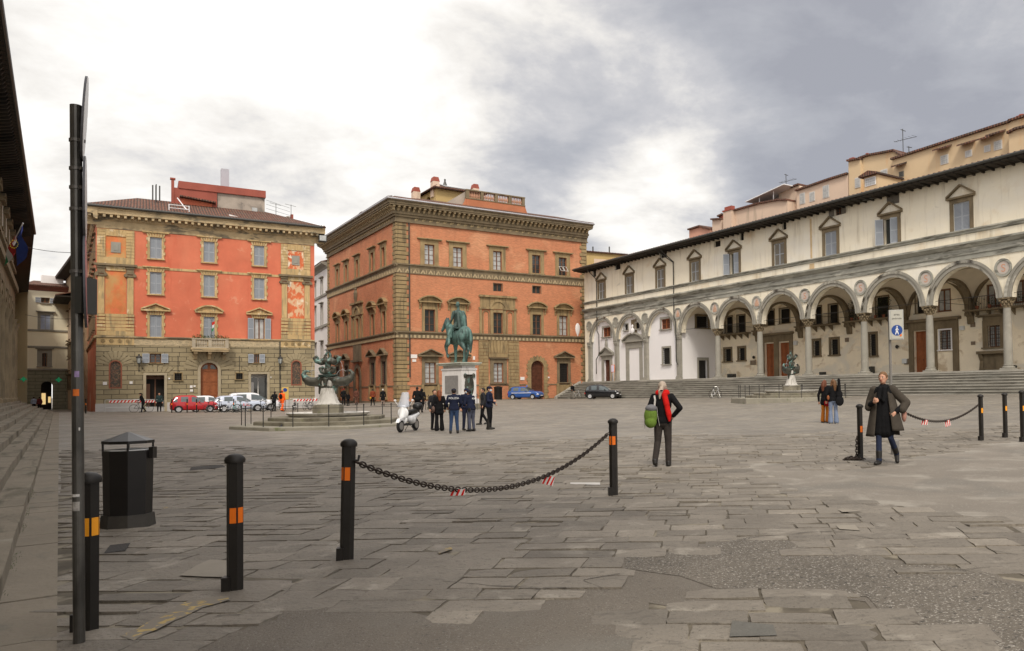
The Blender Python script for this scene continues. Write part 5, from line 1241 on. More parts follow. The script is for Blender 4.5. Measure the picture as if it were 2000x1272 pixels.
def roof_houses():
    fc = LGF; P = fc.uv
    def root_(name, label, px, y=7.0):
        x, _ = P(px, 400, y); p = fc.Mw @ Vector((x, y, 0)); return thing(name, label, 'building', (p.x, p.y, 0), fc.root.rotation_euler[2]), x
    def block(root, ox, pts, y, dep, m_, name='wall', zb=None):
        q = [P(px, py, y) for px, py in pts]; q = [(a - ox, b) for a, b in q]; zb = LGZ - .2 if zb is None else zb
        pl = q + [(q[-1][0], zb), (q[0][0], zb)]; m = MB(); m.prism(pl, y - 7.0, y - 7.0 + dep); o = m.build(name, m_, root)
        c = MB()
        for a, b in zip(q[:-1], q[1:]):
            if abs(b[0] - a[0]) > .3: c.prism([(a[0] - .05, a[1] + .002), (b[0] + .05, b[1] + .002), (b[0] + .05, b[1] + .16), (a[0] - .05, a[1] + .16)], y - 7.25, y - 7 + dep)
        if c.v: c.build('roof_edge', mTIL, o)
        return o
    def win(root, ox, p0, p1, q0, q1, y, canopy=False, dark=False):
        a, d = P(p0, q0, y); b_, c = P(p1, q1, y); a -= ox; b_ -= ox; y -= 7; c_ = (c + d) / 2; zc = P((p0 + p1) / 2, q1, y + 7)[1]; zd = P((p0 + p1) / 2, q0, y + 7)[1]
        m = MB(); m.box(a, b_, y - .04, y - .002, zc, zd); w = m.build('window', mFRL if not dark else mSHB, root)
        g = MB(); n = 3
        for i in range(n):
            for j in range(4): g.box(a + .06 + (b_ - a - .12) * i / n + .02, a + .06 + (b_ - a - .12) * (i + 1) / n - .02, y - .06, y - .041, zc + .06 + (zd - zc - .12) * j / 4 + .02, zc + .06 + (zd - zc - .12) * (j + 1) / 4 - .02)
        g.build('pane', mGLL if not dark else mGLS, w)
        if canopy: m = MB(); m.prism([(y - .7, zd + .35), (y, zd + .6), (y, zd + .72), (y - .7, zd + .47)], a - .3, b_ + .3, 'x'); m.build('canopy', mTIL, w)
    r, ox = root_('yellow_roof_house', 'yellow plastered house stepping up behind the white arcade roof at far right', 1745)
    block(r, ox, [(1743, 313), (1815, 290), (1890, 266), (1972, 240), (1973, 238), (2060, 212)], 7, 8, mYLP); block(r, ox, [(1970, 262), (1985, 254), (2060, 236)], 6.4, .5, mYLP, 'bay')
    for q in ((1837, 1853, 303, 321), (1885, 1899, 294, 307), (1922, 1935, 284, 297), (1941, 1958, 275, 293)): win(r, ox, *q, 7, canopy=True)
    win(r, ox, 1756, 1766, 335, 346, 7, canopy=True, dark=True)
    x, z = P(1995, 224, 9); m = MB(); m.tube((x - ox, 2, z - 2), (x - ox, 2, z), .2); m.box(x - ox - .3, x - ox + .3, 1.7, 2.3, z - .35, z - .1); m.build('chimney', mRDP, r)
    def dormer(p0, p1, q0, q1):
        a, z1 = P(p0, q0, 3.6); b_, z0 = P(p1, q1, 3.6); a -= ox; b_ -= ox; y = -3.4
        z0 = P((p0 + p1) / 2, q1, 3.6)[1]; z1 = P((p0 + p1) / 2, q0, 3.6)[1]
        m = MB(); m.box(a, b_, y, y + 3.2, z0 - .3, z1); d = m.build('dormer', mYLP, r)
        m = MB(); m.prism([(a - .3, z1), (b_ + .2, z1), (b_ + .2, z1 + .14), ((a + b_) / 2, z1 + .42), (a - .3, z1 + .14)], y - .35, y + 3.3); m.build('dormer_roof', mTIL, d)
        m = MB(); m.box(a + .15, b_ - .15, y - .05, y - .003, z0 + .05, z1 - .12); w = m.build('window', mLGT, d); g = MB()
        for i in range(5):
            for j in range(3): g.box(a + .2 + (b_ - a - .4) * i / 5 + .02, a + .2 + (b_ - a - .4) * (i + 1) / 5 - .02, y - .07, y - .051, z0 + .1 + (z1 - z0 - .27) * j / 3 + .02, z0 + .1 + (z1 - z0 - .27) * (j + 1) / 3 - .02)
        g.build('pane', mGLL, w)
    dormer(1687, 1714, 344, 364)
    r2, ox = root_('yellow_stepped_house', 'taller yellow house with red chimney cap between pink and long yellow houses', 1657)
    block(r2, ox, [(1657, 316), (1680, 312)], 7, 6, mYLP); block(r2, ox, [(1680, 311), (1697, 305), (1747, 296), (1762, 307)], 7.3, 6, mYLP)
    for q in ((1670, 1681, 347, 367), (1720, 1734, 331, 350)): win(r2, ox, *q, 6.99 if q[0] < 1680 else 7.29)
    for px_, py_, w_ in ((1665, 309, .35), (1695, 300, .15)): x, z = P(px_, py_, 8); m = MB(); m.prism([(x - ox - w_, z - 1.2), (x - ox + w_, z - 1.2), (x - ox + w_ * .7, z), (x - ox - w_ * .7, z)], .8, 1.5); m.build('chimney', mRDP, r2)
    r3, ox = root_('pink_roof_house', 'pinkish roof storey with lattice window left of the yellow houses', 1556)
    block(r3, ox, [(1556, 374), (1620, 352), (1656, 341)], 7, 6, mPNK); block(r3, ox, [(1521, 378), (1537, 371), (1561, 362), (1562, 366)], 7.4, 5, mPNK)
    for q in ((1562, 1573, 377, 399), (1581, 1592, 375, 394), (1607, 1620, 362, 387)): win(r3, ox, *q, 7)
    # glazed terrace
    m = MB(); a, z1 = P(1483, 381, 6.5); b_, z0 = P(1540, 390, 6.5); y = -.5
    zr = P(1510, 376, 6.5)[1]; m.prism([(a - ox - 1.5, zr - .35), (b_ - ox, zr + .25), (b_ - ox, zr + .33), (a - ox - 1.5, zr - .27)], y - .6, y + 2.5)
    for xx in (a - ox, (a + b_) / 2 - ox): m.tube((xx, y, LGZ + .8), (xx, y, zr + .1), .05)
    m.build('terrace_canopy', mLGT, r3); m = MB(); m.box(a - ox + .5, b_ - ox, y + 1.5, y + 1.7, LGZ, zr); m.build('terrace_glazing', mGLL, r3)
    r4, ox = root_('low_pink_wall', 'long low pinkish parapet with chimney behind the arcade roof', 1432)
    block(r4, ox, [(1430, 414), (1483, 399), (1521, 392), (1538, 392)], 6.3, 3, mPNK, 'parapet'); block(r4, ox, [(1391, 430), (1409, 429)], 6.3, 2, mPNK, 'block')
    x0, z = P(1415, 406, 6.0); x1, _ = P(1431, 406, 6.0); m = MB(); m.box(x0 - ox, x1 - ox, -1.2, -.5, LGZ, z - .5); m.cur = 1; m.box(x0 - ox - .08, x1 - ox + .08, -1.28, -.42, z - .499, z - .35); m.box(x0 - ox + .1, x1 - ox - .1, -1.1, -.6, z - .349, z + .0); m.build('chimney', [mPNK, mRDP], r4)
    block(r4, ox, [(1404, 424), (1412, 420)], 6.6, 1, mRDP, 'chimney')
    r5, ox = root_('small_salmon_wall', 'small salmon coloured gable rising above the arcade roof near its left end', 1345)
    block(r5, ox, [(1346, 450), (1368, 443), (1387, 449)], 6.3, 2, M('salmon_plaster', (.58, .32, .23), var=.1, scale=1), 'gable')
    def aerial(px, py0, py1, label, y=9):
        x, z1 = P(px, py0, y); z0 = P(px, py1, y)[1]; p = fc.Mw @ Vector((x, y, z0 - 2)); t = thing('tv_aerial', label, 'aerial', p, fc.root.rotation_euler[2], 'tv aerials on the roofs'); h = z1 - z0 + 2
        m = MB(); m.tube((0, 0, 0), (0, 0, h), .035); m.build('mast', mGUT, t); m = MB(); m.tube((-.9, 0, h * .78), (1.3, .2, h * .76), .02)
        for k in range(6): m.tube((-.8 + k * .38, -.25, h * .78), (-.8 + k * .38, .3, h * .78), .012)
        m.tube((-.2, 0, h), (.3, 0, h * .93), .03); m.build('arms', mGUT, t)
    aerial(1763, 252, 300, 'tallest tv aerial, over the stepped yellow house'); aerial(1775, 286, 302, 'shorter tv aerial just right of the tallest one'); aerial(1535, 340, 365, 'tv aerial above the glazed roof terrace')
roof_houses()
# ================================================================== church portico building and its steps, left edge
KA = math.atan2(.785, -.62)                       # street direction
k0 = on_ground(111, 1272); DIRC = Vector((math.cos(KA), math.sin(KA), 0))
CR0 = k0 - DIRC * 9.0
def church():
    root = thing('portico_building', 'shadowed portico building with very deep dark eaves along the left edge', 'building', (CR0.x, CR0.y, 0), KA); fc = Fac(root); P = fc.uv
    yw = 3.05; L = (66 - CR0.y) / math.sin(KA); ze = 15.35
    f = Fac(root, Matrix.Translation((0, yw, 0)))
    ar = []
    x = L - 3.4
    while x > 4: ar.append((x - 3.0, x, 1.4, 8.6, 'arch')); x -= 4.6
    wn = [((a[0] + a[1]) / 2 - .5, (a[0] + a[1]) / 2 + .5, 12.6, 14.0) for a in ar]
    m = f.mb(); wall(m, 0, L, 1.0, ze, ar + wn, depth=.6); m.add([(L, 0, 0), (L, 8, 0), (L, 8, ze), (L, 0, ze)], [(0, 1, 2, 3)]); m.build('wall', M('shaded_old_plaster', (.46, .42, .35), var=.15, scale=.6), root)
    m = f.mb(); m.box(0, L, 4.2, 4.3, 1, 11); m.box(0, L, .6, 4.2, 9.5, 9.6); m.build('portico_back_wall', mWHR, root)
    for z0, z1, o in ((9.3, 10.3, .12), (10.31, 10.8, .35), (11.9, 12.15, .2)): cornice(f, 0, L, [(o, z1), (o, z0), (0, z0)], 'entablature', mPFD)
    for a in ar:
        m = f.mb(); ring(m, (a[0] + a[1]) / 2, a[3] - 1.5, 1.5, 1.85, -.15, .01); m.build('archivolt', mPFD, root)
        m = f.mb(); xx = a[1] + .8; m.lathe([(.42, 0), (.42, .25), (.32, .3), (.31, .4), (.3, 2), (.27, 5.5), (.28, 5.6), (.42, 6.2), (.45, 6.3)], (xx, -.1, 1.25), 14); m.box(xx - .35, xx + .35, -.2, .0, 7.56, 9.29); m.build('half_column', mPFD, root, smooth=30)
    for w in wn: window(f, *w, sur=.22, head='seg', hw=2.0, hh=.35, kind='dark', stone=mPFD)
    # eaves
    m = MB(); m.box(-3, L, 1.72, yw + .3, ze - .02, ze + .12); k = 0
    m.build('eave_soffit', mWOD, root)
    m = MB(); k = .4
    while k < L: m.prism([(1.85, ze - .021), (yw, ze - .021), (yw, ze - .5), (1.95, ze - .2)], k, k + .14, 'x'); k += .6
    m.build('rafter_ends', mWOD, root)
    m = MB(); m.path([(-3, 1.68, ze + .12), (L, 1.68, ze + .12)], .1, 8); m.build('gutter', mGUT, root)
    tile_roof(root, [(-3, 1.7, ze + .15), (L, 1.7, ze + .15), (L, 9, ze + 2.6), (-3, 9, ze + 2.6)], lip=True)
    # continuation of the same eaves down the street
    p1 = at(52, 605, 118); inv = fc.inv; q = inv @ Vector((p1[0], p1[1], 0)); x1, y1 = q.x, q.y; z1 = ze
    m = MB(); m.add([(L, 1.72, ze - .02), (x1, y1, z1), (x1, y1 + 2, z1), (L, yw + .3, ze - .02), (L, 1.72, ze + .16), (x1, y1, z1 + .16), (x1, y1 + 2, z1 + .16), (L, yw + .3, ze + .16)], [(0, 1, 2, 3), (4, 5, 6, 7), (0, 1, 5, 4), (1, 2, 6, 5), (2, 3, 7, 6)]); m.build('eave_soffit', mWOD, root)
    m = MB(); m.add([(L, yw + .3, 0), (x1, y1 + 2, 0), (x1, y1 + 2, z1), (L, yw + .3, ze)], [(0, 1, 2, 3)]); m.build('side_wall', mWHR, root)
    # portico floor and steps
    fl = MB(); fl.box(0, L + .5, 2.85, yw + 4.3, .2, 1.26); fl.build('portico_floor', mSTEP, root)
    st = M('worn_step_stone', (.235, .203, .155), var=.2, scale=1.3, bump=.02, bscale=12, stains=[((.09, .082, .055), .50, .15, 1.6, (.5, 2, 1), .8, 4), ((.36, .34, .28), .6, .1, .9, (.6, 1.5, 1), .6, 7)])
    for i in range(7):
        y0 = .36 + .355 * i; z = .18 * (i + 1); m = MB(); x = 0
        r2 = random.Random(i)
        while x < L - .2:
            w = r2.uniform(1.2, 2.3); e = min(x + w, L); dz = r2.uniform(-.006, .006); g0 = gz(*(fc.Mw @ Vector((x, 1, 0))).xy) * .8
            m.box(x + .006, e - .006, y0 + r2.uniform(-.008, .008), y0 + .40, -.3, z + g0 * (1 - i / 7) + dz); x = e
        m.build('step', st, root)
    # ivy-like weeds in the joint
    m = MB()
    for k in range(900):
        x = rnd.uniform(5.6, 22); 
        if math.sin(x * 3.1) + math.sin(x * 1.7) < .4: continue
        y = .35 - abs(rnd.gauss(0, .025)); z = rnd.uniform(.0, .05); s = rnd.uniform(.008, .02); a = rnd.uniform(0, 6); m.add([(x, y, z), (x + s, y - s * .3, z + s), (x - s * .5, y - s * .5, z + s)], [(0, 1, 2)])
    w = m.build('joint_weeds', M('weeds', (.13, .18, .05), var=.5, scale=9)); w.matrix_world = fc.Mw; tag(w, 'small green weeds growing along the foot of the lowest church step', 'weeds', kind='stuff')
    # pavement strip
    m = MB(); x = 0; r2 = random.Random(5)
    while x < L:
        e = x + r2.uniform(.6, 1.5)
        g0 = gz(*(fc.Mw @ Vector((x, 0, 0))).xy); g1 = gz(*(fc.Mw @ Vector((e, 0, 0))).xy)
        h_ = .02 + r2.uniform(-.006, .006); k_ = r2.uniform(.006, .014); m.add([(x + k_, 0, g0 - .2), (e - k_, 0, g1 - .2), (e - k_, .37, g1 - .2), (x + k_, .37, g0 - .2), (x + k_, 0, g0 + h_), (e - k_, 0, g1 + h_), (e - k_, .37, g1 + h_), (x + k_, .37, g0 + h_)], [(0, 1, 2, 3), (4, 5, 6, 7), (0, 1, 5, 4), (1, 2, 6, 5), (2, 3, 7, 6), (3, 0, 4, 7)]); x = e
    o = m.build('pavement', M('pavement_slab', (.24, .207, .16), var=.15, scale=1.1, bump=.012, bscale=14, stains=[((.14, .135, .11), .55, .12, 1.3, (1, 2, 1), .6, 4)])); o.matrix_world = fc.Mw; tag(o, 'strip of long stone slabs at the foot of the church steps', 'pavement', kind='structure')
    return root, fc
CH, CHF = church()

def church_flags():
    p = at(16, 487, 40); t = thing('flag_pole', 'flagpole with blue European and Italian flags on the shadowed portico building', 'flags', p, 0)
    top = Vector(at(45, 436, 39.0)) - Vector(p); m = MB(); m.tube((-.4, .3, -.45), top, .03); m.build('pole', mLGT, t)
    a = top * .98; b = top * .25
    for nm, u0, u1, cols_ in (('european_flag', .5, .98, [(.03, .06, .28)]), ('italian_flag', .1, .55, [(.03, .22, .09), (.6, .58, .56), (.40, .03, .03)])):
        for k, c in enumerate(cols_):
            m = MB(); n = len(cols_)
            p0 = top * (u0 + (u1 - u0) * 1.0); L_ = 1.55 if nm[0] == 'e' else 1.0
            s0 = k / n; s1 = (k + 1) / n
            def fn(u, v): s = s0 + (s1 - s0) * v; q = top * (u0 + (u1 - u0) * s); return (q.x + .12 * math.sin(u * 5 + s * 4) - (.25 * u if nm[0] == 'i' else -.12 * u), q.y + .1 * math.cos(u * 7), q.z - u * L_)
            m.grid(fn, 8, 6); o = m.build(nm, M('%s_%d' % (nm, k), c, var=.1, rough=.7), t)
            if nm[0] == 'e':
                m = MB(); c0 = Vector(fn(.5, .5))
                for j in range(12): aa = j * PI / 6; m.ball((c0.x + .2 * math.cos(aa), c0.y - .14, c0.z + .2 * math.sin(aa)), .03, 5, 4)
                m.build('yellow_stars', M('flag_yellow', (.7, .55, .05), var=0), o)
church_flags()

def street_end():
    # cream house facing down the street
    a = at(53, 780, 100); b = at(150, 780, 104); root = plan_root('cream_corner_house', 'cream house with blue grey shutters and lit shop at the far end of the street', 'building', a, b); fc = Fac(root); P = fc.uv
    W_ = P(150, 780)[0]; z = lambda y: P(90, y)[1]
    zt = z(566); zg = z(722)
    w1 = (P(79, 630)[0], P(98.5, 630)[0], z(644), z(615)); w2 = (P(82, 700)[0], P(92, 700)[0], z(716), z(690)); w3 = (P(80, 585)[0], P(97, 585)[0], z(592), z(582)); sh = (P(80, 760)[0], P(104, 760)[0], -1, z(745), 'arch')
    m = fc.mb(); wall(m, 0, W_, zg, zt, [w1, w2, w3]); m.build('wall', mCRM, root)
    m = fc.mb(); wall(m, 0, W_, -1, zg, [sh]); m.build('ground_floor', M('grey_green_render', (.26, .25, .18), var=.15, brick=(1.6, .45, .03, (.12, .11, .08), .06, .01)), root)
    e = Vector((-.25, 1, 0)); m = fc.mb(); m.add([(0, 0, -1), (-4, 18, -1), (-4, 18, zt), (0, 0, zt)], [(0, 1, 2, 3)]); m.build('side_wall', mCRM, root)
    for y_ in (646, 678, 722): cornice(fc, 0, W_, [(.12, z(y_) + .12), (.12, z(y_) - .1), (0, z(y_) - .15)], 'string_course', mGRS)
    window(fc, *w1, sur=.3, head='ledge', stone=mGRS, kind='shut', shm=M('blue_grey_shutter', (.38, .43, .56), rough=.6, var=.05, planks=(.085, (.25, .28, .38), .01, 'Z'))); window(fc, *w2, sur=.5, head='ledge', stone=mGRS, kind='glass'); window(fc, *w3, sur=.05, kind='open', stone=mGRS, shut_w=.6)
    m = fc.mb(); x0, x1 = sh[0], sh[1]; m.box(x0, x1, .9, .95, -1, sh[3]); m.build('shop_interior', mDRK, root)
    m = fc.mb(); q0, q1 = P(84, 780)[0], P(92, 780)[0]; m.box(q0, q1, .8, .85, z(790), z(768)); q2, q3 = P(97, 780)[0], P(102, 780)[0]; m.box(q2, q3, .8, .85, z(787), z(775)); m.build('lit_shop_window', M('warm_shop_light', (.8, .6, .3), var=.3, scale=4, emit=((1, .7, .3), .5)), root)
    cornice(fc, -.6, W_, [(.8, zt + .5), (.8, zt + .35), (.3, zt + .1), (.05, zt - .2)], 'cornice', M('red_brown_eave', (.20, .08, .06), var=.2)); tile_roof(root, [(-.6, -.9, zt + .5), (W_, -.9, zt + .5), (W_, 5, zt + 1.7), (1.5, 5, zt + 1.7)], lip=False)
    xx, zz = P(90, 548); x2, _ = P(133, 548); m = fc.mb(); m.box(xx, x2, 2.5, 3, zt, zz + 1.0); m.build('roof_wall', mWHB, root)
    for px_, py_, lab in ((46, 741, 'glowing green pharmacy cross at the street end, left of the lit shop'), (114.5, 742, 'glowing green pharmacy cross right of the lit shop')):
        p = at(px_, py_, 96); t = thing('pharmacy_cross', lab, 'sign', p, fc.root.rotation_euler[2], 'green pharmacy crosses'); m = MB(); 
        g = M('green_neon', (.03, .25, .12), var=0, emit=((.03, .5, .2), .12)); m.box(-.3, .3, -.06, .06, -.1, .1); m.box(-.1, .1, -.061, .061, .1, .3); m.box(-.1, .1, -.061, .061, -.3, -.1); m.build('lit_cross', g, t)
        m = MB(); m.tube((0, .06, 0), (0 if px_ > 60 else -.8, 1.2, 0), .04); m.build('bracket', mIRN, t)
    # pink and grey houses beyond on the left, row on the right
    def house(name, label, pa, pb, top, mt, eave=.9, wins=(), roofm=mTIL):
        a = at(*pa); b = at(*pb); r = plan_root(name, label, 'building', a, b); f = Fac(r); Wd = math.hypot(b[0] - a[0], b[1] - a[1]); zt = f.uv(top[0], top[1])[1]
        nw = max(1, int(Wd / 3.2)); H_ = [((k + .5) * Wd / nw - .5, (k + .5) * Wd / nw + .5, z_, z_ + 1.7) for k in range(nw) for z_ in wins]
        m = f.mb(); wall(m, 0, Wd, -1, zt, H_); m.box(0, Wd, 6, 6.1, -1, zt); m.build('wall', mt, r)
        m = f.mb(); m.add([(0, 0, -1), (0, 6, -1), (0, 6, zt), (0, 0, zt)], [(0, 1, 2, 3)]); m.add([(Wd, 0, -1), (Wd, 6, -1), (Wd, 6, zt), (Wd, 0, zt)], [(0, 1, 2, 3)]); m.build('side_wall', mt, r)
        for h in H_: window(f, *h, sur=.15, head='ledge', stone=mPFD, kind='shut', shm=mSHB)
        m = f.mb(); m.box(-.5, Wd + .5, -eave, 6, zt, zt + .15); m.build('eaves', mWOD, r)
        tile_roof(r, [(-.5, -eave - .05, zt + .27), (Wd + .5, -eave - .05, zt + .27), (Wd + .5, 4, zt + 1.8), (-.5, 4, zt + 1.8)], lip=False)
    house('pink_far_house', 'pinkish house far down the street beside the portico building', (28, 780, 130), (42, 780, 145), (38, 640), mPNK, wins=(3, 7))
    house('eaved_street_house', 'grey street house with jutting dark eaves behind the sign pole', (119, 780, 118), (140, 780, 96), (137, 588), mPNK, eave=1.6, wins=(2.5, 6.5))
    house('tall_street_house', 'taller street house with tiled roof right of the cream house', (127, 780, 106), (166, 780, 88), (150, 522), M('ochre_brown_render', (.33, .24, .15), var=.2), eave=1.2, wins=(3, 7, 11))
    # cables
    for k, (p, q, lb) in enumerate((((28, 478, 60), (187, 492, 66), 'upper thin cable hung across the street mouth'), ((50, 615, 90), (187, 620, 66), 'lower thin cable hung across the street mouth'))):
        A, B = Vector(at(*p)), Vector(at(*q)); m = MB(); m.path([A.lerp(B, t / 8) - Vector((0, 0, .3 * math.sin(PI * t / 8))) for t in range(9)], .022, 5); tag(m.build('street_cable', mIRN), lb, 'cable', 'cables across the street')
street_end()
# ================================================================== ground
def ground_mat(name='stone_paving', bw=.62, bh=.345, ang=0.0, base=(.232, .207, .172), joint=(.075, .062, .045)):
    m = bpy.data.materials.new(name); m.use_nodes = True; nt = m.node_tree; n = nt.nodes; L = nt.links; b = n['Principled BSDF']
    def nd(t, **k):
        x = n.new(t)
        for a, c in k.items(): setattr(x, a, c)
        return x
    def sv(x, i, v):
        if isinstance(v, (int, float)): x.inputs[i].default_value = v
        elif isinstance(v, tuple): x.inputs[i].default_value = (*v, 1) if len(v) == 3 and x.inputs[i].type == 'RGBA' else v
        else: L.new(v, x.inputs[i])
    def mth(op, a, c=0.0, d=0.0):
        x = nd('ShaderNodeMath', operation=op); sv(x, 0, a); sv(x, 1, c); sv(x, 2, d); return x.outputs[0]
    def mix(f, a, c, bt='MIX'):
        x = nd('ShaderNodeMixRGB', blend_type=bt); sv(x, 0, f); sv(x, 1, a); sv(x, 2, c); return x.outputs[0]
    def rng(v, a, c, lo=0.0, hi=1.0):
        x = nd('ShaderNodeMapRange'); sv(x, 0, v); sv(x, 1, a); sv(x, 2, c); sv(x, 3, lo); sv(x, 4, hi); return x.outputs[0]
    tc = nd('ShaderNodeTexCoord')
    def noise(s, det=4, vec=None, rough=.55, st=None, loc=None):
        v = vec or tc.outputs['Object']
        if st or loc:
            mp = nd('ShaderNodeMapping'); L.new(v, mp.inputs[0])
            if st: mp.inputs['Scale'].default_value = st
            if loc: mp.inputs['Location'].default_value = loc
            v = mp.outputs[0]
        x = nd('ShaderNodeTexNoise'); L.new(v, x.inputs['Vector']); x.inputs['Scale'].default_value = s; x.inputs['Detail'].default_value = det; x.inputs['Roughness'].default_value = rough; return x
    # courses wander: warp coordinates a little
    wn = noise(.35, 2); wv = nd('ShaderNodeVectorMath', operation='MULTIPLY_ADD'); L.new(wn.outputs['Color'], wv.inputs[0]); wv.inputs[1].default_value = (.6, .6, 0); L.new(tc.outputs['Object'], wv.inputs[2])
    w2 = noise(3.2, 4); w3 = nd('ShaderNodeVectorMath', operation='MULTIPLY_ADD'); L.new(w2.outputs['Color'], w3.inputs[0]); w3.inputs[1].default_value = (.045, .035, 0); L.new(wv.outputs[0], w3.inputs[2])
    mp = nd('ShaderNodeMapping'); L.new(w3.outputs[0], mp.inputs[0]); mp.inputs['Rotation'].default_value = (0, 0, ang)
    bt = nd('ShaderNodeTexBrick'); L.new(mp.outputs[0], bt.inputs['Vector']); bt.inputs['Scale'].default_value = 1
    bt.inputs['Brick Width'].default_value = bw; bt.inputs['Row Height'].default_value = bh; bt.inputs['Mortar Size'].default_value = .0075; bt.inputs['Mortar Smooth'].default_value = .6
    bt.offset = .43; bt.squash = 1.25; bt.squash_frequency = 3
    bt.inputs['Color1'].default_value = (0, 0, 0, 1); bt.inputs['Color2'].default_value = (1, 1, 1, 1); bt.inputs['Mortar'].default_value = (.5, .5, .5, 1)
    # a second bond, laid at another angle in irregular areas
    mp2 = nd('ShaderNodeMapping'); L.new(w3.outputs[0], mp2.inputs[0]); mp2.inputs['Rotation'].default_value = (0, 0, ang + .62)
    b2 = nd('ShaderNodeTexBrick'); L.new(mp2.outputs[0], b2.inputs['Vector']); b2.inputs['Scale'].default_value = 1; b2.offset = .37; b2.squash = .8; b2.squash_frequency = 2
    for k_, v_ in (('Brick Width', bw * .8), ('Row Height', bh * 1.2), ('Mortar Size', .0075), ('Mortar Smooth', .5), ('Color1', (0, 0, 0, 1)), ('Color2', (1, 1, 1, 1)), ('Mortar', (.5, .5, .5, 1))): b2.inputs[k_].default_value = v_
    zone = rng(noise(.16, 2, loc=(5.3, 1.9, 0)).outputs[0], .50, .515)
    bcol = mix(zone, bt.outputs['Color'], b2.outputs['Color']); bfac = mix(zone, bt.outputs['Fac'], b2.outputs['Fac'])
    sep = nd('ShaderNodeSeparateXYZ'); L.new(bcol, sep.inputs[0]); per = sep.outputs[0]
    c = mix(rng(per, 0, 1), tuple(q * .74 for q in base), tuple(q * 1.27 for q in base))
    c = mix(rng(noise(.22, 5).outputs[0], .35, .65, 0, .9), c, tuple(q * .72 for q in base))
    c = mix(rng(noise(2.6, 5, loc=(13, 7, 0)).outputs[0], .52, .66, 0, .5), c, tuple(q * .66 for q in base))
    c = mix(rng(noise(1.3, 6, loc=(3, 7, 0)).outputs[0], .5, .68, 0, .6), c, (base[0] * 1.28, base[1] * 1.24, base[2] * 1.12))
    # some slabs were re-cut or replaced: paler, smoother
    vo = nd('ShaderNodeTexVoronoi'); L.new(tc.outputs['Object'], vo.inputs['Vector']); vo.inputs['Scale'].default_value = .8
    spk = noise(38, 6, rough=.7)
    c = mix(rng(spk.outputs[0], .5, .7, 0, .65), c, tuple(q * .5 for q in base)); c = mix(rng(noise(11, 6, rough=.65, st=(.7, 1.6, 1), loc=(4, 4, 0)).outputs[0], .55, .68, 0, .55), c, tuple(q * .55 for q in base))
    c = mix(rng(noise(70, 3, loc=(9, 2, 0)).outputs[0], .62, .75, 0, .5), c, tuple(min(1, q * 1.6) for q in base))
    # joints: thickness and darkness vary along their length
    jn = rng(noise(.9, 4, loc=(11, 5, 0)).outputs[0], .36, .60, .12, .9)
    jc = mix(rng(noise(1.7, 3, loc=(2, 8, 0)).outputs[0], .5, .6), joint, (.27, .235, .18))
    c = mix(mth('MULTIPLY', bfac, jn), c, jc)
    L.new(c, b.inputs['Base Color']); b.inputs['Roughness'].default_value = .82; b.inputs['Specular IOR Level'].default_value = .55
    L.new(rng(noise(.8, 5).outputs[0], .3, .7, .46, .74), b.inputs['Roughness'])
    # relief: chisel tooling on some stones, worn hollows
    rot = nd('ShaderNodeMapping'); L.new(tc.outputs['Object'], rot.inputs[0]); rot.inputs['Rotation'].default_value = (0, 0, ang + .5)
    tool = noise(16, 3, vec=rot.outputs[0], st=(.5, 3, 1)); tmask = rng(mth('ADD', per, noise(.7, 3).outputs[0]), .85, 1.1, 0, 1)
    h = mth('MULTIPLY', mth('MULTIPLY', tool.outputs[0], tmask), .022)
    h = mth('ADD', h, mth('MULTIPLY', spk.outputs[0], .010)); h = mth('ADD', h, mth('MULTIPLY', noise(3.5, 5).outputs[0], .034))
    h = mth('ADD', h, mth('MULTIPLY', per, .006)); h = mth('SUBTRACT', h, mth('MULTIPLY', mth('MULTIPLY', bfac, jn), .014))
    bp = nd('ShaderNodeBump'); bp.inputs['Distance'].default_value = 1; bp.inputs['Strength'].default_value = .9; L.new(h, bp.inputs['Height']); L.new(bp.outputs[0], b.inputs['Normal'])
    return m
def ground():
    m = MB()
    xs = list(np.linspace(-600, -80, 6)) + list(np.linspace(-72, -12, 26)) + list(np.linspace(-10, 12, 30)) + list(np.linspace(14, 32, 10)) + list(np.linspace(45, 600, 7))
    ys = list(np.linspace(-60, -6, 6)) + list(np.linspace(-4, 40, 60)) + list(np.linspace(42, 112, 40)) + list(np.linspace(125, 900, 8))
    XX, YY = np.meshgrid(xs, ys); ZZ = gza(XX, YY); nx = len(xs)
    v = list(zip(XX.ravel(), YY.ravel(), ZZ.ravel())); f = [(j * nx + i, j * nx + i + 1, (j + 1) * nx + i + 1, (j + 1) * nx + i) for j in range(len(ys) - 1) for i in range(nx - 1)]
    m.add(v, f); o = m.build('piazza_ground', ground_mat('stone_paving', ang=R(-4)), None, smooth='all'); tag(o, 'grey stone slab paving of the piazza', 'ground', kind='structure')
ground()

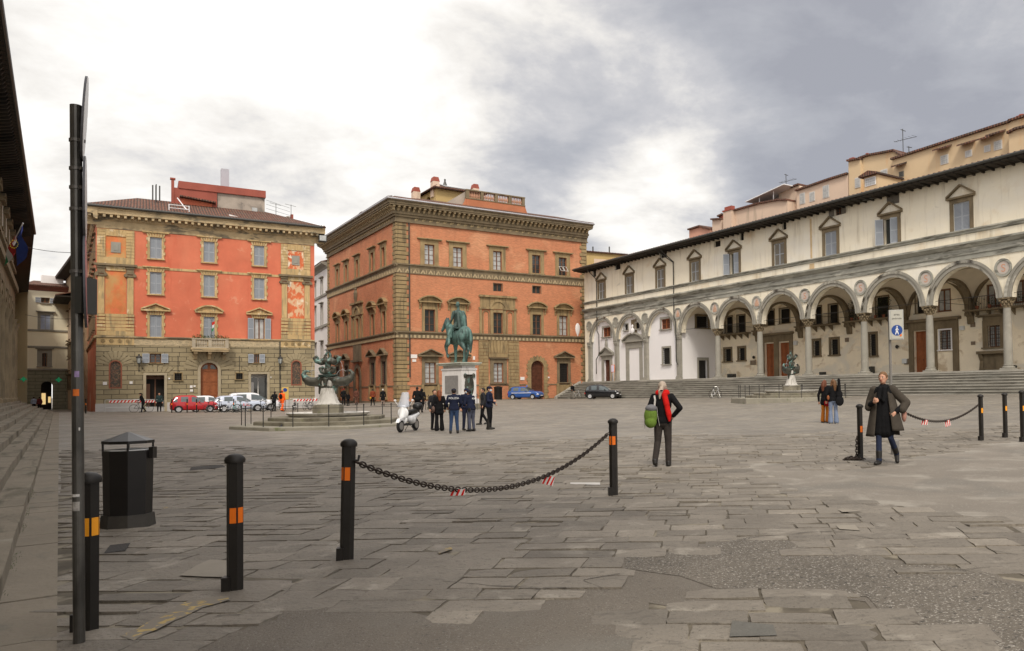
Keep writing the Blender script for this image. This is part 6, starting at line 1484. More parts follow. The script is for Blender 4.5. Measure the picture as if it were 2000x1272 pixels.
def sheet(name, pxs, mat_, label, lift=.020, dense=.35, rim=None, ring_w=.02):
    """thin sheet on the ground: outline densified, wandering a little, following the ground heights"""
    P = [on_ground(x, y) if y > 800 else Vector(at(x, y, 5)) for x, y in pxs]; r2 = random.Random(len(pxs)); out = []
    for a, b in zip(P, P[1:] + P[:1]):
        L = (b - a).length; k = max(1, int(L / dense))
        for i in range(k):
            q = a.lerp(b, i / k); j = .0 if i == 0 else min(.02, L * .05); out.append(Vector((q.x + r2.uniform(-j, j), q.y + r2.uniform(-j, j), 0)))
    bm = bmesh.new(); vs = [bm.verts.new((p.x, p.y, 0)) for p in out]; fc_ = bm.faces.new(vs)
    bmesh.ops.triangulate(bm, faces=[fc_]); 
    for _ in range(2):
        long_ = [e for e in bm.edges if e.calc_length() > 1.0]
        if long_: bmesh.ops.subdivide_edges(bm, edges=long_, cuts=1, use_grid_fill=False); bmesh.ops.triangulate(bm, faces=bm.faces)
    for v in bm.verts: v.co.z = gz(v.co.x, v.co.y) + lift
    bmesh.ops.recalc_face_normals(bm, faces=bm.faces)
    if sum(f.normal.z for f in bm.faces) < 0: bmesh.ops.reverse_faces(bm, faces=bm.faces)
    me = bpy.data.meshes.new(name); bm.to_mesh(me); bm.free(); me.materials.append(mat_); o = bpy.data.objects.new(name, me); COL.objects.link(o); tag(o, label, name.replace('_', ' '), kind='structure')
    return o, out
mASP = M('old_asphalt', (.150, .130, .105), var=.14, scale=1.2, bump=.012, bscale=55, rough=.8, stains=[((.36, .34, .30), .60, .05, 85, (1, 1, 1), .6, 3), ((.06, .056, .05), .60, .06, 40, (1, 1, 1), .7, 8), ((.20, .19, .165), .5, .2, .7, (1, 1, 1), .5, 9)])
mASP2 = M('coarse_asphalt', (.140, .122, .098), var=.2, scale=1.2, bump=.02, bscale=30, rough=.78, stains=[((.44, .41, .36), .58, .04, 52, (1, 1, 1), .85, 3), ((.05, .045, .04), .58, .05, 26, (1, 1, 1), .8, 8)])
mASP3 = M('smooth_asphalt', (.205, .181, .15), var=.15, scale=.9, bump=.008, bscale=30, rough=.8, stains=[((.33, .305, .26), .52, .12, 1.1, (1, 1, 1), .6, 3), ((.15, .138, .118), .54, .1, .7, (1, 1, 1), .6, 6), ((.36, .34, .30), .62, .03, 30, (1, 1, 1), .6, 5)])
mGAP = M('open_joint', (.05, .042, .032), var=.2)
A1 = [(375, 1275), (420, 1240), (475, 1240), (500, 1220), (540, 1216), (550, 1195), (592, 1172), (640, 1170), (662, 1152), (740, 1157), (792, 1170), (800, 1185), (805, 1200), (840, 1206), (895, 1200), (1040, 1195), (1065, 1182), (1100, 1172), (1110, 1150), (1160, 1135), (1190, 1125), (1215, 1115), (1217, 1092), (1242, 1089), (1247, 1081), (1345, 1081), (1352, 1067), (1378, 1066), (1380, 1052), (1415, 1050), (1416, 1058), (1460, 1057), (1470, 1047), (1537, 1048), (1538, 1062), (1557, 1065), (1575, 1077), (1620, 1081), (1715, 1084), (1730, 1097), (1850, 1106), (1852, 1115), (1935, 1117), (1960, 1135), (2040, 1150), (2150, 1160), (2150, 1330), (1990, 1330), (1915, 1272), (1880, 1250), (1820, 1235), (1750, 1217), (1720, 1212), (1690, 1180), (1630, 1172), (1600, 1162), (1460, 1157), (1440, 1170), (1395, 1174), (1392, 1187), (1305, 1187), (1267, 1185), (1267, 1202), (1227, 1210), (1232, 1222), (1257, 1230), (1250, 1272), (1245, 1330), (300, 1330)]
_, out1 = sheet('asphalt_patch', A1, mASP, 'worn grey asphalt patch with jagged slab edge in the foreground', lift=.006)
A2 = [(1222, 1118), (1222, 1096), (1250, 1085), (1350, 1085), (1385, 1070), (1470, 1052), (1530, 1052), (1560, 1070), (1620, 1086), (1710, 1090), (1728, 1101), (1848, 1112), (1930, 1122), (1958, 1140), (2035, 1156), (2140, 1170), (2140, 1320), (1995, 1320), (1918, 1262), (1760, 1213), (1725, 1206), (1695, 1174), (1630, 1166), (1600, 1156), (1450, 1152), (1400, 1158), (1330, 1130), (1290, 1126)]
sheet('coarse_asphalt', A2, mASP2, 'coarse pebbly asphalt within the foreground patch', lift=.010)
A3 = [(1440, 908), (1500, 904), (1640, 921), (1700, 915), (1790, 893), (1900, 872), (2040, 846), (2260, 815), (2260, 1060), (2040, 1075), (1945, 1012), (1862, 1010), (1800, 1000), (1760, 992), (1700, 990), (1590, 978), (1530, 966), (1482, 964), (1475, 946), (1448, 928)]
_, out3 = sheet('smooth_road_strip', A3, mASP3, 'smoother grey road surface strip on the right', lift=.006, dense=.8)
def inside(x, y, P):
    c = False
    for a, b in zip(P, P[1:] + P[:1]):
        if (a.y > y) != (b.y > y) and x < (b.x - a.x) * (y - a.y) / (b.y - a.y) + a.x: c = not c
    return c
def out_(x, y, P):
    if not inside(x, y, P): return True
    q = Vector((x, y))
    for a, b in zip(P, P[1:] + P[:1]):
        d = (b - a).xy; t = max(0, min(1, (q - a.xy).dot(d) / max(1e-9, d.length_squared)))
        if (a.xy + d * t - q).length < .17: return True
    return False
def slabs():
    """individually laid stones of the near paving: each with its own tone, tilt, wear and uneven edges"""
    r = random.Random(12); V = []; Fc = []; tone = []; ca, sa = math.cos(R(-4)), math.sin(R(-4)); v = 3.2; n = 4
    while v < 27:
        hh = r.uniform(.27, .42); u = -26 + r.uniform(0, .5)
        while u < 18:
            L = r.choice((r.uniform(.35, .6), r.uniform(.5, .95))); cu, cv = u + L / 2, v + hh / 2; X = cu * ca - cv * sa; Y = cu * sa + cv * ca
            if 4.2 < Y < 25 and -.89 * Y + .2 < X < .52 * Y + .6 and out_(X, Y, out1) and out_(X, Y, out3) and r.random() > (Y - 22) / 4 and (Vector((X, Y, 0)) - k0).cross(DIRC).z > .10:
                g = r.uniform(.004, .012); j = [[r.uniform(-.012, .012) for _ in range(2)] for _ in range(4)]; b0 = len(V); tx, ty, dz = r.gauss(0, .006), r.gauss(0, .012), r.gauss(.015, .0022)
                co = [(u + g + j[0][0], v + g + j[0][1]), (u + L - g + j[1][0], v + g + j[1][1]), (u + L - g + j[2][0], v + hh - g + j[2][1]), (u + g + j[3][0], v + hh - g + j[3][1])]
                for a in range(n + 1):
                    for b in range(n + 1):
                        s, t = b / n, a / n; px_ = (1 - t) * ((1 - s) * co[0][0] + s * co[1][0]) + t * ((1 - s) * co[3][0] + s * co[2][0]); py_ = (1 - t) * ((1 - s) * co[0][1] + s * co[1][1]) + t * ((1 - s) * co[3][1] + s * co[2][1]); ed = a in (0, n) or b in (0, n)
                        if ed: px_ += r.uniform(-.006, .006); py_ += r.uniform(-.006, .006)
                        V.append([px_ * ca - py_ * sa, px_ * sa + py_ * ca, dz + (s - .5) * tx + (t - .5) * ty + r.gauss(0, .0009) - (.004 if ed else 0)])
                for a in range(n):
                    for b in range(n): q = b0 + a * (n + 1) + b; Fc.append((q, q + 1, q + n + 2, q + n + 1))
                rim = [b0 + b for b in range(n + 1)] + [b0 + a * (n + 1) + n for a in range(1, n + 1)] + [b0 + n * (n + 1) + b for b in range(n - 1, -1, -1)] + [b0 + a * (n + 1) for a in range(n - 1, 0, -1)]
                k = len(V); V += [[V[i][0], V[i][1], -.012] for i in rim]; Fc += [(rim[i], k + i, k + (i + 1) % len(rim), rim[(i + 1) % len(rim)]) for i in range(len(rim))]
                tone += [max(.5, r.gauss(1, .08)) * (r.choice((1, 1, 1, 1, 1, 1, 1.15, .85)))] * (len(V) - b0)
            u += L
        v += hh
    A = np.array(V); A[:, 2] += gza(A[:, 0], A[:, 1]); me = bpy.data.meshes.new('paving_slabs'); me.from_pydata(A.tolist(), [], Fc); at_ = me.attributes.new('tone', 'FLOAT', 'POINT'); at_.data.foreach_set('value', tone)
    bm = bmesh.new(); bm.from_mesh(me); bmesh.ops.recalc_face_normals(bm, faces=bm.faces); bm.to_mesh(me); bm.free()
    mt = M('laid_stone', (.198, .174, .141), var=.16, scale=1.6, bump=.016, bscale=26, rough=.72, spec=.4, stains=[((.12, .105, .085), .55, .12, 9, (.8, 1.5, 1), .7, 4), ((.34, .31, .26), .58, .1, 3, (1, 1, 1), .5, 8), ((.10, .09, .07), .62, .03, 34, (1, 1, 1), .8, 2), ((.15, .13, .105), .54, .1, 1.1, (1, 1, 1), .55, 6)])
    nt = mt.node_tree; b = nt.nodes['Principled BSDF']; src = b.inputs['Base Color'].links[0].from_socket; an = nt.nodes.new('ShaderNodeAttribute'); an.attribute_name = 'tone'; mx = nt.nodes.new('ShaderNodeVectorMath'); mx.operation = 'SCALE'; nt.links.new(src, mx.inputs[0]); nt.links.new(an.outputs['Fac'], mx.inputs['Scale']); nt.links.new(mx.outputs[0], b.inputs['Base Color'])
    me.materials.append(mt); o = bpy.data.objects.new('paving_slabs', me); COL.objects.link(o); tag(o, 'worn, uneven stone slabs of the near paving', 'paving', kind='structure')
    sheet('joint_bed', [(60, 1330), (118, 960), (119, 895), (900, 876), (2300, 852), (2300, 1330)], M('joint_dirt', (.115, .098, .073), var=.4, scale=3, stains=[((.25, .22, .165), .52, .08, 2.2, (1, 1, 1), .9, 3)]), 'dark gritty bedding seen in the joints between near slabs', lift=.003, dense=1.2)
slabs()
def joints():
    # deep open joints where slabs stand proud of the asphalt
    m = MB(); r2 = random.Random(3)
    # cracks traced across the slabs
    for line in ([(860, 1145), (960, 1150), (1060, 1156), (1105, 1157)], [(1185, 1163), (1140, 1140), (1210, 1130)], [(1475, 1047), (1520, 1048), (1600, 1044), (1645, 1044), (1660, 1052), (1705, 1056), (1722, 1072), (1760, 1072)], [(1605, 1045), (1612, 1065), (1625, 1082)], [(1640, 1000), (1660, 1003)], [(1240, 1000), (1270, 1005), (1368, 1008), (1370, 1003)], [(1355, 932), (1385, 933)], [(1690, 991), (1755, 993)], [(1910, 1078), (1990, 1092)], [(1940, 1145), (2000, 1158)], [(555, 1167), (575, 1150), (592, 1140)], [(340, 1230), (400, 1232), (425, 1210), (470, 1208)], [(1030, 902), (1120, 899)], [(1790, 1125), (1935, 1117)], [(1280, 958), (1328, 959)]):
        P = [on_ground(x, y) for x, y in line]
        for a, b in zip(P[:-1], P[1:]):
            k = max(2, int((b - a).length / .12)); pr = None
            for i in range(k + 1):
                q = a.lerp(b, i / k) + Vector((r2.uniform(-.01, .01), r2.uniform(-.02, .02), 0)); w = r2.uniform(.002, .008)
                if pr: m.add([(pr[0].x, pr[0].y - pr[1], gz(pr[0].x, pr[0].y) + .021), (q.x, q.y - w, gz(q.x, q.y) + .021), (q.x, q.y + w, gz(q.x, q.y) + .021), (pr[0].x, pr[0].y + pr[1], gz(pr[0].x, pr[0].y) + .021)], [(0, 1, 2, 3)])
                pr = (q, w)
    o = m.build('open_joints', mGAP); tag(o, 'dark open joints and cracks between the foreground slabs', 'cracks', kind='structure')
    # faded yellow line fragments, pale slab inserts, drain gratings, manhole slab
    yl = M('faded_yellow_paint', (.42, .31, .12), var=.25, scale=9, stains=[((.21, .185, .15), .41, .05, 13, (1, 1, 1), 1, 3)])
    for k, q in enumerate((((235, 1255), (262, 1262), (395, 1195), (450, 1180), (440, 1172), (370, 1185)), ((858, 1090), (885, 1080), (878, 1074), (855, 1082)), ((320, 1000), (336, 1000), (334, 993), (320, 993)))):
        sheet('yellow_line', q, yl, ('long faded yellow line fragment near the sign pole', 'small yellow paint patch beyond the second bollard', 'small yellow paint patch behind the litter bin')[k], lift=.022, dense=.1)
    wm = M('pale_slab', (.50, .48, .45), var=.1, scale=4, bump=.003)
    for k, q in enumerate((((1114, 949), (1172, 951), (1172, 946), (1114, 945)), ((1632, 1031), (1670, 1032), (1680, 1040), (1640, 1040)), ((350, 1130), (410, 1100), (480, 1103), (440, 1132)), ((1630, 996), (1655, 998), (1685, 1004), (1645, 1004)))):
        sheet('pale_slab', q, wm if k in (0,) else M('light_slab', (.275, .245, .20), var=.1, scale=3, bump=.004), ('narrow white marking left of the lone bollard', 'pale slab in the cracked paving at right', 'large pale slab behind the first near bollard', 'lighter slab above the asphalt edge')[k], lift=.021, dense=.2)
    dk = M('drain_iron', (.07, .065, .06), var=.2, planks=(.05, (.02, .02, .02), .01, 'X'))
    for k, q in enumerate((((203, 1085), (245, 1081), (255, 1067), (215, 1070)), ((370, 921), (440, 915), (432, 910), (376, 914)), ((1425, 1255), (1518, 1255), (1510, 1229), (1430, 1228)))):
        sheet('drain_cover', q, dk if k < 2 else M('manhole_slab', (.13, .125, .11), var=.2, scale=6, bump=.01), ('iron drain grate near the litter bin', 'faint drain grate beyond the litter bin', 'dark square inspection cover in the foreground slabs')[k], lift=.023, dense=.3)
    for k, (x, y) in enumerate(((972, 974),)):
        p = on_ground(x, y); m = MB(); m.lathe([(.24, 0), (.24, .006)], (0, 0, 0), 24); ring_ = m.build('round_drain_cover', M('manhole_slab', (.13, .125, .11))); ring_.location = p; tag(ring_, 'small round drain cover under the hanging chain', 'drain cover', kind='structure')
joints()
# ================================================================== organic shapes
def blob(name, mat_, parent, prims, voxel=.02, smooth=3, label=None):
    """tapered limbs and rounded masses fused into one continuous skin"""
    m = MB()
    for p in prims:
        if p[0] == 'e': m.ball(p[1], p[2], 14, 10)
        else:
            _, a, b, r0, r1 = p[:5]; m.ball(a, r0, 12, 8); m.ball(b, r1, 12, 8); m.tube(a, b, r0 * .99, r1 * .99, 12)
    me = m.mesh(name, mat_, fix=False); o = bpy.data.objects.new(name, me); COL.objects.link(o)
    md = o.modifiers.new('r', 'REMESH'); md.mode = 'VOXEL'; md.voxel_size = voxel; md.use_smooth_shade = True
    if smooth: ms = o.modifiers.new('s', 'SMOOTH'); ms.iterations = smooth; ms.factor = .5
    dg = bpy.context.evaluated_depsgraph_get(); dg.update(); me2 = bpy.data.meshes.new_from_object(o.evaluated_get(dg)); me2.name = name
    o.modifiers.clear(); o.data = me2; me2.materials.clear(); me2.materials.append(mat_)
    me2.polygons.foreach_set('material_index', [0] * len(me2.polygons)); me2.polygons.foreach_set('use_smooth', [True] * len(me2.polygons)); bpy.data.meshes.remove(me)
    if parent is not None: o.parent = parent
    if label: o['label'] = label
    return o
def C_(a, b, r0, r1=None): return ('c', a, b, r0, r0 if r1 is None else r1)
def chainp(pts, rs): return [C_(a, b, r, q) for a, b, r, q in zip(pts[:-1], pts[1:], rs[:-1], rs[1:])]
def cloth(name, c, var=.15): return M('cloth_' + name, c, var=var, scale=5, rough=.95, bump=.018, bscale=9, spec=.08)
mSKN = M('skin', (.50, .27, .18), var=.08, scale=9, rough=.6)
mSHO = M('black_leather', (.02, .018, .016), rough=.45, var=.2)
mBLK = cloth('black', (.012, .012, .013)); mNVY = cloth('navy', (.016, .02, .04)); mJEA = cloth('blue_jeans', (.07, .12, .24)); mGRY = cloth('grey_trousers', (.075, .08, .11)); mBRT = cloth('dark_trousers', (.045, .038, .034))
mORG = M('orange_hi_vis', (.95, .13, .01), var=.1, scale=6, rough=.7)

def hand(w, d, side, s=1.0, curl=.5):
    """palm, four unequal bent fingers and a thumb beyond wrist w, pointing along d"""
    d = Vector(d).normalized(); x = d.cross(Vector((0, -1, 0)));  x = x.normalized() if x.length > .1 else Vector((1, 0, 0)); n = x.cross(d).normalized(); w = Vector(w); P = []
    P.append(C_(w, w + d * .045 * s, .026 * s, .032 * s)); P.append(C_(w + d * .03 * s - x * .02 * s, w + d * .085 * s - x * .022 * s, .019 * s, .017 * s)); P.append(C_(w + d * .03 * s + x * .02 * s, w + d * .085 * s + x * .022 * s, .019 * s, .017 * s))
    for k, (o, l) in enumerate(((-.032, .060), (-.011, .072), (.011, .068), (.031, .052))):
        a = w + d * .088 * s + x * o * s; b = a + (d * (1 - curl * .5) + n * -curl * .7) * l * .5 * s; c = b + (d * (.7 - curl) - n * curl) * l * .5 * s
        P += [C_(a, b, .0105 * s, .0098 * s), C_(b, c, .0096 * s, .008 * s)]
    t0 = w + d * .03 * s + x * side * .03 * s; t1 = t0 + (x * side * .8 + d * .8 - n * .3) * .035 * s; P += [C_(t0, t1, .013 * s, .011 * s), C_(t1, t1 + (d - n * .4) * .028 * s, .0108 * s, .009 * s)]
    return P

def person(label, loc, rz, h=1.7, group=None, top=mBLK, legs=mBLK, hair=(.05, .03, .02), shoes=mSHO, arms=None, feet=None, coat=None, hem_r=.21, hairs='short', lean=0.0, turn=0.0, fine=False, flare=.055, extra=None, headgear=None, build=1.0, boots=False, mask=False, neckz=0.0, legr=1.0):
    """standing or walking figure facing local -Y; arms/feet = joint positions for a 1.7 m person"""
    t = thing('person', label, 'person', loc, rz, group); s = h / 1.7; b = build
    A = arms or {}; L_ = feet or {}
    def V(p): return Vector(p) * s
    el = [A.get('el', (-.25, .03, 1.12)), A.get('er', (.25, .03, 1.12))]; wr = [A.get('wl', (-.25, -.06, .88)), A.get('wr', (.25, -.06, .88))]
    kn = [L_.get('kl', (-.10, -.02, .50)), L_.get('kr', (.10, -.02, .50))]; an = [L_.get('al', (-.11, .02, .09)), L_.get('ar', (.11, .02, .09))]
    ls = lean; hip = [(-.085, 0, .90), (.085, 0, .90)]; sh = [(-.175 * b, -ls, 1.395), (.175 * b, -ls, 1.395)]; hc = (0 + .0, -ls * 1.3 - .01, 1.585 + neckz)
    vx = .010 if fine else .017
    sk = [('e', V(hc), tuple(q * s for q in (.074, .092, .108))), ('e', V((hc[0], hc[1] - .03, hc[2] - .055)), tuple(q * s for q in (.052, .058, .062))), C_(V((0, -ls, 1.40)), V((0, hc[1] + .015, 1.52)), .058 * s, .05 * s)]
    sk += chainp([V(sh[0]), V((0, -ls, 1.36)), V(sh[1])], [.05 * s, .09 * s, .05 * s]) + chainp([V((0, -ls, 1.34)), V((0, -ls * .5, 1.1)), V((0, 0, .93))], [.09 * s, .085 * s, .10 * s])
    for i in (0, 1):
        sk += chainp([V(sh[i]), V(el[i]), V(wr[i])], [.045 * s, .037 * s, .026 * s]); d = (V(wr[i]) - V(el[i])); sk += hand(V(wr[i]), d, -1 if i == 0 else 1, s, A.get('curl', .5))
        sk += chainp([V(hip[i]), V(kn[i]), V(an[i])], [.08 * s, .05 * s, .036 * s])
    tr = Matrix.Rotation(turn, 4, 'Z'); fd = tr @ Vector((0, -1, 0))
    sk += [C_(V(hc) + fd * .088 * s + Vector((0, 0, .01 * s)), V(hc) + fd * .104 * s - Vector((0, 0, .022 * s)), .010 * s, .015 * s), ('e', V(hc) + tr @ Vector((.077 * s, .01 * s, -.005 * s)), (.012 * s, .02 * s, .03 * s)), ('e', V(hc) + tr @ Vector((-.077 * s, .01 * s, -.005 * s)), (.012 * s, .02 * s, .03 * s))]
    blob('body', mSKN, t, sk, vx, 1 if fine else 2)
    if fine:
        for sx in (-.03, .03):
            e = MB(); e.ball(V(hc) + tr @ Vector((sx, -.083, .008)), (.013, .008, .008), 8, 6); e.build('eye', M('eye_white', (.6, .58, .55), var=0, rough=.3), t, smooth='all'); e = MB(); e.ball(V(hc) + tr @ Vector((sx, -.0895, .008)), (.006, .004, .006), 8, 6); e.build('iris', M('dark_eye', (.03, .02, .015), var=0, rough=.2), t)
            e = MB(); e.path([V(hc) + tr @ Vector((sx - .018, -.088, .024)), V(hc) + tr @ Vector((sx, -.094, .030)), V(hc) + tr @ Vector((sx + .018, -.088, .025))], .0035, 5); e.build('eyebrow', M('brow', (.12, .06, .03)), t)
        e = MB(); e.path([V(hc) + tr @ Vector((-.022, -.087, -.052)), V(hc) + tr @ Vector((0, -.094, -.053)), V(hc) + tr @ Vector((.022, -.087, -.052))], .006, 6); e.build('mouth', M('lips', (.38, .12, .10)), t, smooth='all')
    # trousers, shoes
    q = [('e', V((0, .01, .90)), (.165 * s * b, .125 * s, .13 * s))]
    for i in (0, 1): q += chainp([V(hip[i]), V(kn[i]), V(an[i]) + Vector((0, 0, .0))], [.098 * s * b * legr, .070 * s * legr, flare * s])
    blob('trousers', legs, t, q, vx, 2)
    for i in (0, 1):
        if boots: blob('boot', shoes, t, [C_(V(an[i]).lerp(V(kn[i]), .36), V(an[i]), .060 * s, .054 * s), C_(V(an[i]), V(an[i]) + Vector((0, .03, -.03)), .054 * s, .05 * s)], vx, 1)
        f0 = V(an[i]); o = L_.get('tl' if i == 0 else 'tr', (0, -.17, -.055)); f1 = f0 + V(o); blob('shoe', shoes, t, [C_(f0 + Vector((0, .02, -.0)), f0 + Vector((0, .03, -.045)), .052 * s, .050 * s), C_(f0 + Vector((0, .03, -.045)) * 1.0, f1, .050 * s, .040 * s)], vx * .8, 1)
    # jacket or coat
    q = [C_(V((-.09 * b, -ls, 1.36)), V((.09 * b, -ls, 1.36)), .105 * s, .105 * s), ('e', V((0, -ls, 1.25)), (.185 * s * b, .13 * s, .19 * s)), ('e', V((0, -ls * .4, 1.05)), (.165 * s * b, .125 * s, .18 * s)), C_(V((0, -ls, 1.42)), V((0, -ls, 1.46)), .075 * s, .07 * s)]
    hem = coat if coat else .88
    q += [('e', V((0, .01, .93)), (.178 * s * b, .14 * s, .13 * s)), C_(V((0, -ls, 1.34)), V((0, 0, 1.0)), .13 * s, .13 * s), C_(V((0, .0, 1.0)), V((0, 0, hem + .06)), .13 * s, .125 * s)]
    for sx in (-1, 1): q.append(C_(V((sx * .045 * b, 0, 1.0)), V((sx * (hem_r - .125), 0, hem + .06)), .12 * s * b, .125 * s))
    for i in (0, 1): q += chainp([V(sh[i]), V(el[i]), V(el[i]).lerp(V(wr[i]), .88)], [.07 * s, .056 * s, .046 * s])
    blob('coat' if coat else 'jacket', top, t, q, vx * 1.1, 3)
    # hair
    hm = M('hair_%02x%02x%02x' % tuple(int(c * 255) for c in hair), tuple(c * .55 for c in hair) if hair[0] < .4 else hair, var=.3, scale=14, rough=.6, bump=.01, bscale=30)
    if hairs != 'none':
        hq = [('e', V(hc) - fd * .018 * s + Vector((0, 0, .022 * s)), (.087 * s, .098 * s, .105 * s))]
        back = V(hc) - fd * .09 * s
        if hairs == 'long': hq += chainp([back, back + V((0, .03, -.12)), back + V((0, .05, -.30))], [.075 * s, .085 * s, .045 * s]) + [C_(V(hc) + Vector((.06 * s, .02, 0)), V(hc) + Vector((.08 * s, .05, -.2 * s)), .045 * s, .03 * s), C_(V(hc) + Vector((-.06 * s, .02, 0)), V(hc) + Vector((-.08 * s, .05, -.2 * s)), .045 * s, .03 * s)]
        if hairs == 'tail': hq += chainp([back + Vector((0, 0, .0)), back + V((.02, .05, -.08)), back + V((.04, .055, -.22))], [.04 * s, .05 * s, .018 * s])
        if hairs == 'bun': hq += [('e', back - fd * .04 + Vector((0, 0, .04)), (.05 * s, .05 * s, .05 * s))]
        o = blob('hair', hm, t, hq, vx * .8, 1)
        if True:  # cut the hairline: push vertices over the face back inside the head
            for v in o.data.vertices:
                r = v.co - V(hc); f = r.dot(fd)
                if f > .035 * s and r.z < .055 * s: v.co -= fd * (f - .03 * s)
    if headgear == 'cap': blob('cap', A.get('capmat', mNVY), t, [('e', V(hc) + Vector((0, 0, .055 * s)), (.095 * s, .11 * s, .062 * s)), C_(V(hc) + fd * .07 * s + Vector((-.03 * s, 0, .05 * s)), V(hc) + fd * .12 * s + Vector((.0, 0, .035 * s)), .03 * s, .018 * s)], vx * .8, 1)
    if headgear == 'hood': blob('hood', top, t, [('e', V(hc) - fd * .02, (.105 * s, .115 * s, .125 * s))], vx, 1)
    if mask: e = MB(); e.ball(V(hc) + fd * .045 * s - Vector((0, 0, .045 * s)), (.062 * s, .062 * s, .045 * s), 10, 6); e.build('face_mask', M('mask_blue', (.45, .60, .68), var=.05), t, smooth='all')
    if extra: extra(t, s, V, hc, vx)
    return t

def face_dir(px, rel=0.0):
    """heading so that rel=0 means the figure faces the viewer"""
    return math.atan2(-(px - PX) / F, 1.0) * 1.0 + rel
W1 = dict(kl=(-.09, -.05, .50), al=(-.09, -.12, .09), kr=(.09, -.06, .52), ar=(.09, .16, .15), tr=(0, -.12, -.10))
W2 = dict(kr=(.09, -.14, .52), ar=(.09, -.20, .09), kl=(-.09, .02, .49), al=(-.10, .20, .15), tl=(0, -.12, -.10))
def people():
    # --- woman with red scarf and green rucksack, walking away
    p = on_ground(1296, 912)
    def ex(t, s, V, hc, vx):
        red = cloth('red_scarf', (.50, .015, .012)); blob('scarf', red, t, [C_(V((-.08, .02, 1.47)), V((.08, .02, 1.47)), .07, .065), C_(V((-.05, .12, 1.44)), V((-.10, .155, 1.24)), .06, .06)] + chainp([V((-.10, .155, 1.24)), V((-.14, .165, 1.05)), V((-.15, .165, .93))], [.055, .06, .03]), vx, 2)
        gn = cloth('green_rucksack', (.12, .19, .035)); r = blob('rucksack', gn, t, [('e', V((.22, .17, 1.02)), (.135, .10, .20)), ('e', V((.22, .19, .90)), (.12, .10, .12))], vx, 2)
        g2 = cloth('grey_flap', (.16, .16, .17)); blob('flap', g2, r, [('e', V((.21, .17, 1.17)), (.12, .105, .08))], vx, 1); e = MB(); e.path([V((.15, .09, 1.42)), V((.13, .15, 1.33)), V((.14, .20, 1.2))], .018, 6, sq=.4); e.path([V((.10, .14, 1.2)), V((.08, .16, 1.0)), V((.05, .14, .82))], .013, 6, sq=.4); e.path([V((.33, .12, 1.0)), V((.35, .12, .9)), V((.36, .12, .76))], .016, 6); e.build('strap', cloth('pale_strap', (.45, .43, .40)), r)
        e = MB(); e.lathe([(.03, -.012), (.03, .012)], V((0, .165, 1.52)), 10); e.build('hair_band', mBLK, t)
    person('woman seen from behind in black jacket with red scarf and green rucksack, walking away', p, face_dir(1296, PI - .12), 1.70, top=mBLK, legs=mBRT, hair=(.42, .34, .27), hairs='tail', arms=dict(el=(-.36, .10, 1.17), wl=(-.20, -.02, 1.0), er=(.28, .05, 1.13), wr=(.22, -.12, 1.0)), feet=dict(kl=(-.10, -.02, .5), al=(-.10, 0, .09), kr=(.11, .0, .50), ar=(.15, .14, .14), tr=(0, -.12, -.09)), fine=True, extra=ex, coat=.86, hem_r=.185, flare=.06)
    # --- woman in open grey coat walking towards the viewer
    p = on_ground(1728, 908)
    def ex(t, s, V, hc, vx):
        gc = cloth('grey_wool_coat', (.062, .053, .043)); n = 22
        def side(sx, name):
            m = MB()
            def fn(u, v):
                a = .50 + u * 1.5; z = 1.36 - v * (.83 if sx < 0 else .72); r = .185 + .12 * v + .012 * math.sin(u * 11) * v; fl = .05 * v * (1 if sx > 0 else .4)
                return V((sx * math.sin(a) * (r + fl), -math.cos(a) * r * .72 + .01, z))
            m.grid(fn, 16, 14)
            o = m.build(name, gc, t, smooth='all'); sm = o.modifiers.new('thickness', 'SOLIDIFY'); sm.thickness = .018
        side(-1, 'coat_front'); side(1, 'coat_front')
        m = MB()
        def fb(u, v): a = PI * .62 + u * PI * .76; z = 1.40 - v * .85; r = .185 + .10 * v; return V((math.sin(a) * r * 1.06, -math.cos(a) * r * .78 + .01, z))
        m.grid(fb, 16, 12); o = m.build('coat_back', gc, t, smooth='all'); sm = o.modifiers.new('thickness', 'SOLIDIFY'); sm.thickness = .018
        blob('sleeve', gc, t, chainp([V((.165, -.0, 1.40)), V((.29, .03, 1.27)), V((.40, .06, 1.15)), V((.34, -.02, 1.03))], [.090, .086, .086, .08]), vx, 2); blob('sleeve', gc, t, chainp([V((-.165, 0, 1.39)), V((-.24, .03, 1.2)), V((-.27, -.0, 1.07))], [.086, .080, .076]), vx, 2)
        blob('scarf', mBLK, t, [('e', V((.02, -.02, 1.445)), (.115, .11, .06)), C_(V((-.05, -.12, 1.42)), V((-.07, -.15, 1.24)), .045, .04), C_(V((.04, -.12, 1.42)), V((.02, -.15, 1.20)), .05, .04)], vx, 2)
        e = MB(); e.ball(V((.36, .05, .93)), (.05, .07, .14), 10, 8); e.build('pink_bag', cloth('dusty_pink', (.42, .22, .17)), t, smooth='all')
    person('woman in open grey coat over long black dress, walking towards the viewer beside a bollard', p, face_dir(1735, -.10), 1.74, top=mBLK, legs=cloth('dark_blue_tights', (.025, .032, .06)), hair=(.30, .15, .06), hairs='bun', turn=-.25, arms=dict(el=(.0, 0, 0), wl=(0, 0, 0)) and dict(el=(-.27, .02, 1.10), wl=(-.15, -.18, 1.17), er=(.39, .05, 1.14), wr=(.22, -.09, .98), curl=.95), feet=dict(kl=(-.09, -.05, .50), al=(-.09, -.10, .10), kr=(.12, -.02, .50), ar=(.19, .26, .20), tr=(.02, -.08, -.15), tl=(-.04, -.17, -.055)), fine=True, coat=.56, hem_r=.20, flare=.055, extra=ex, legr=.8, neckz=.03, boots=True)
    # --- two friends by the right fountain
    p = on_ground(1612, 826)
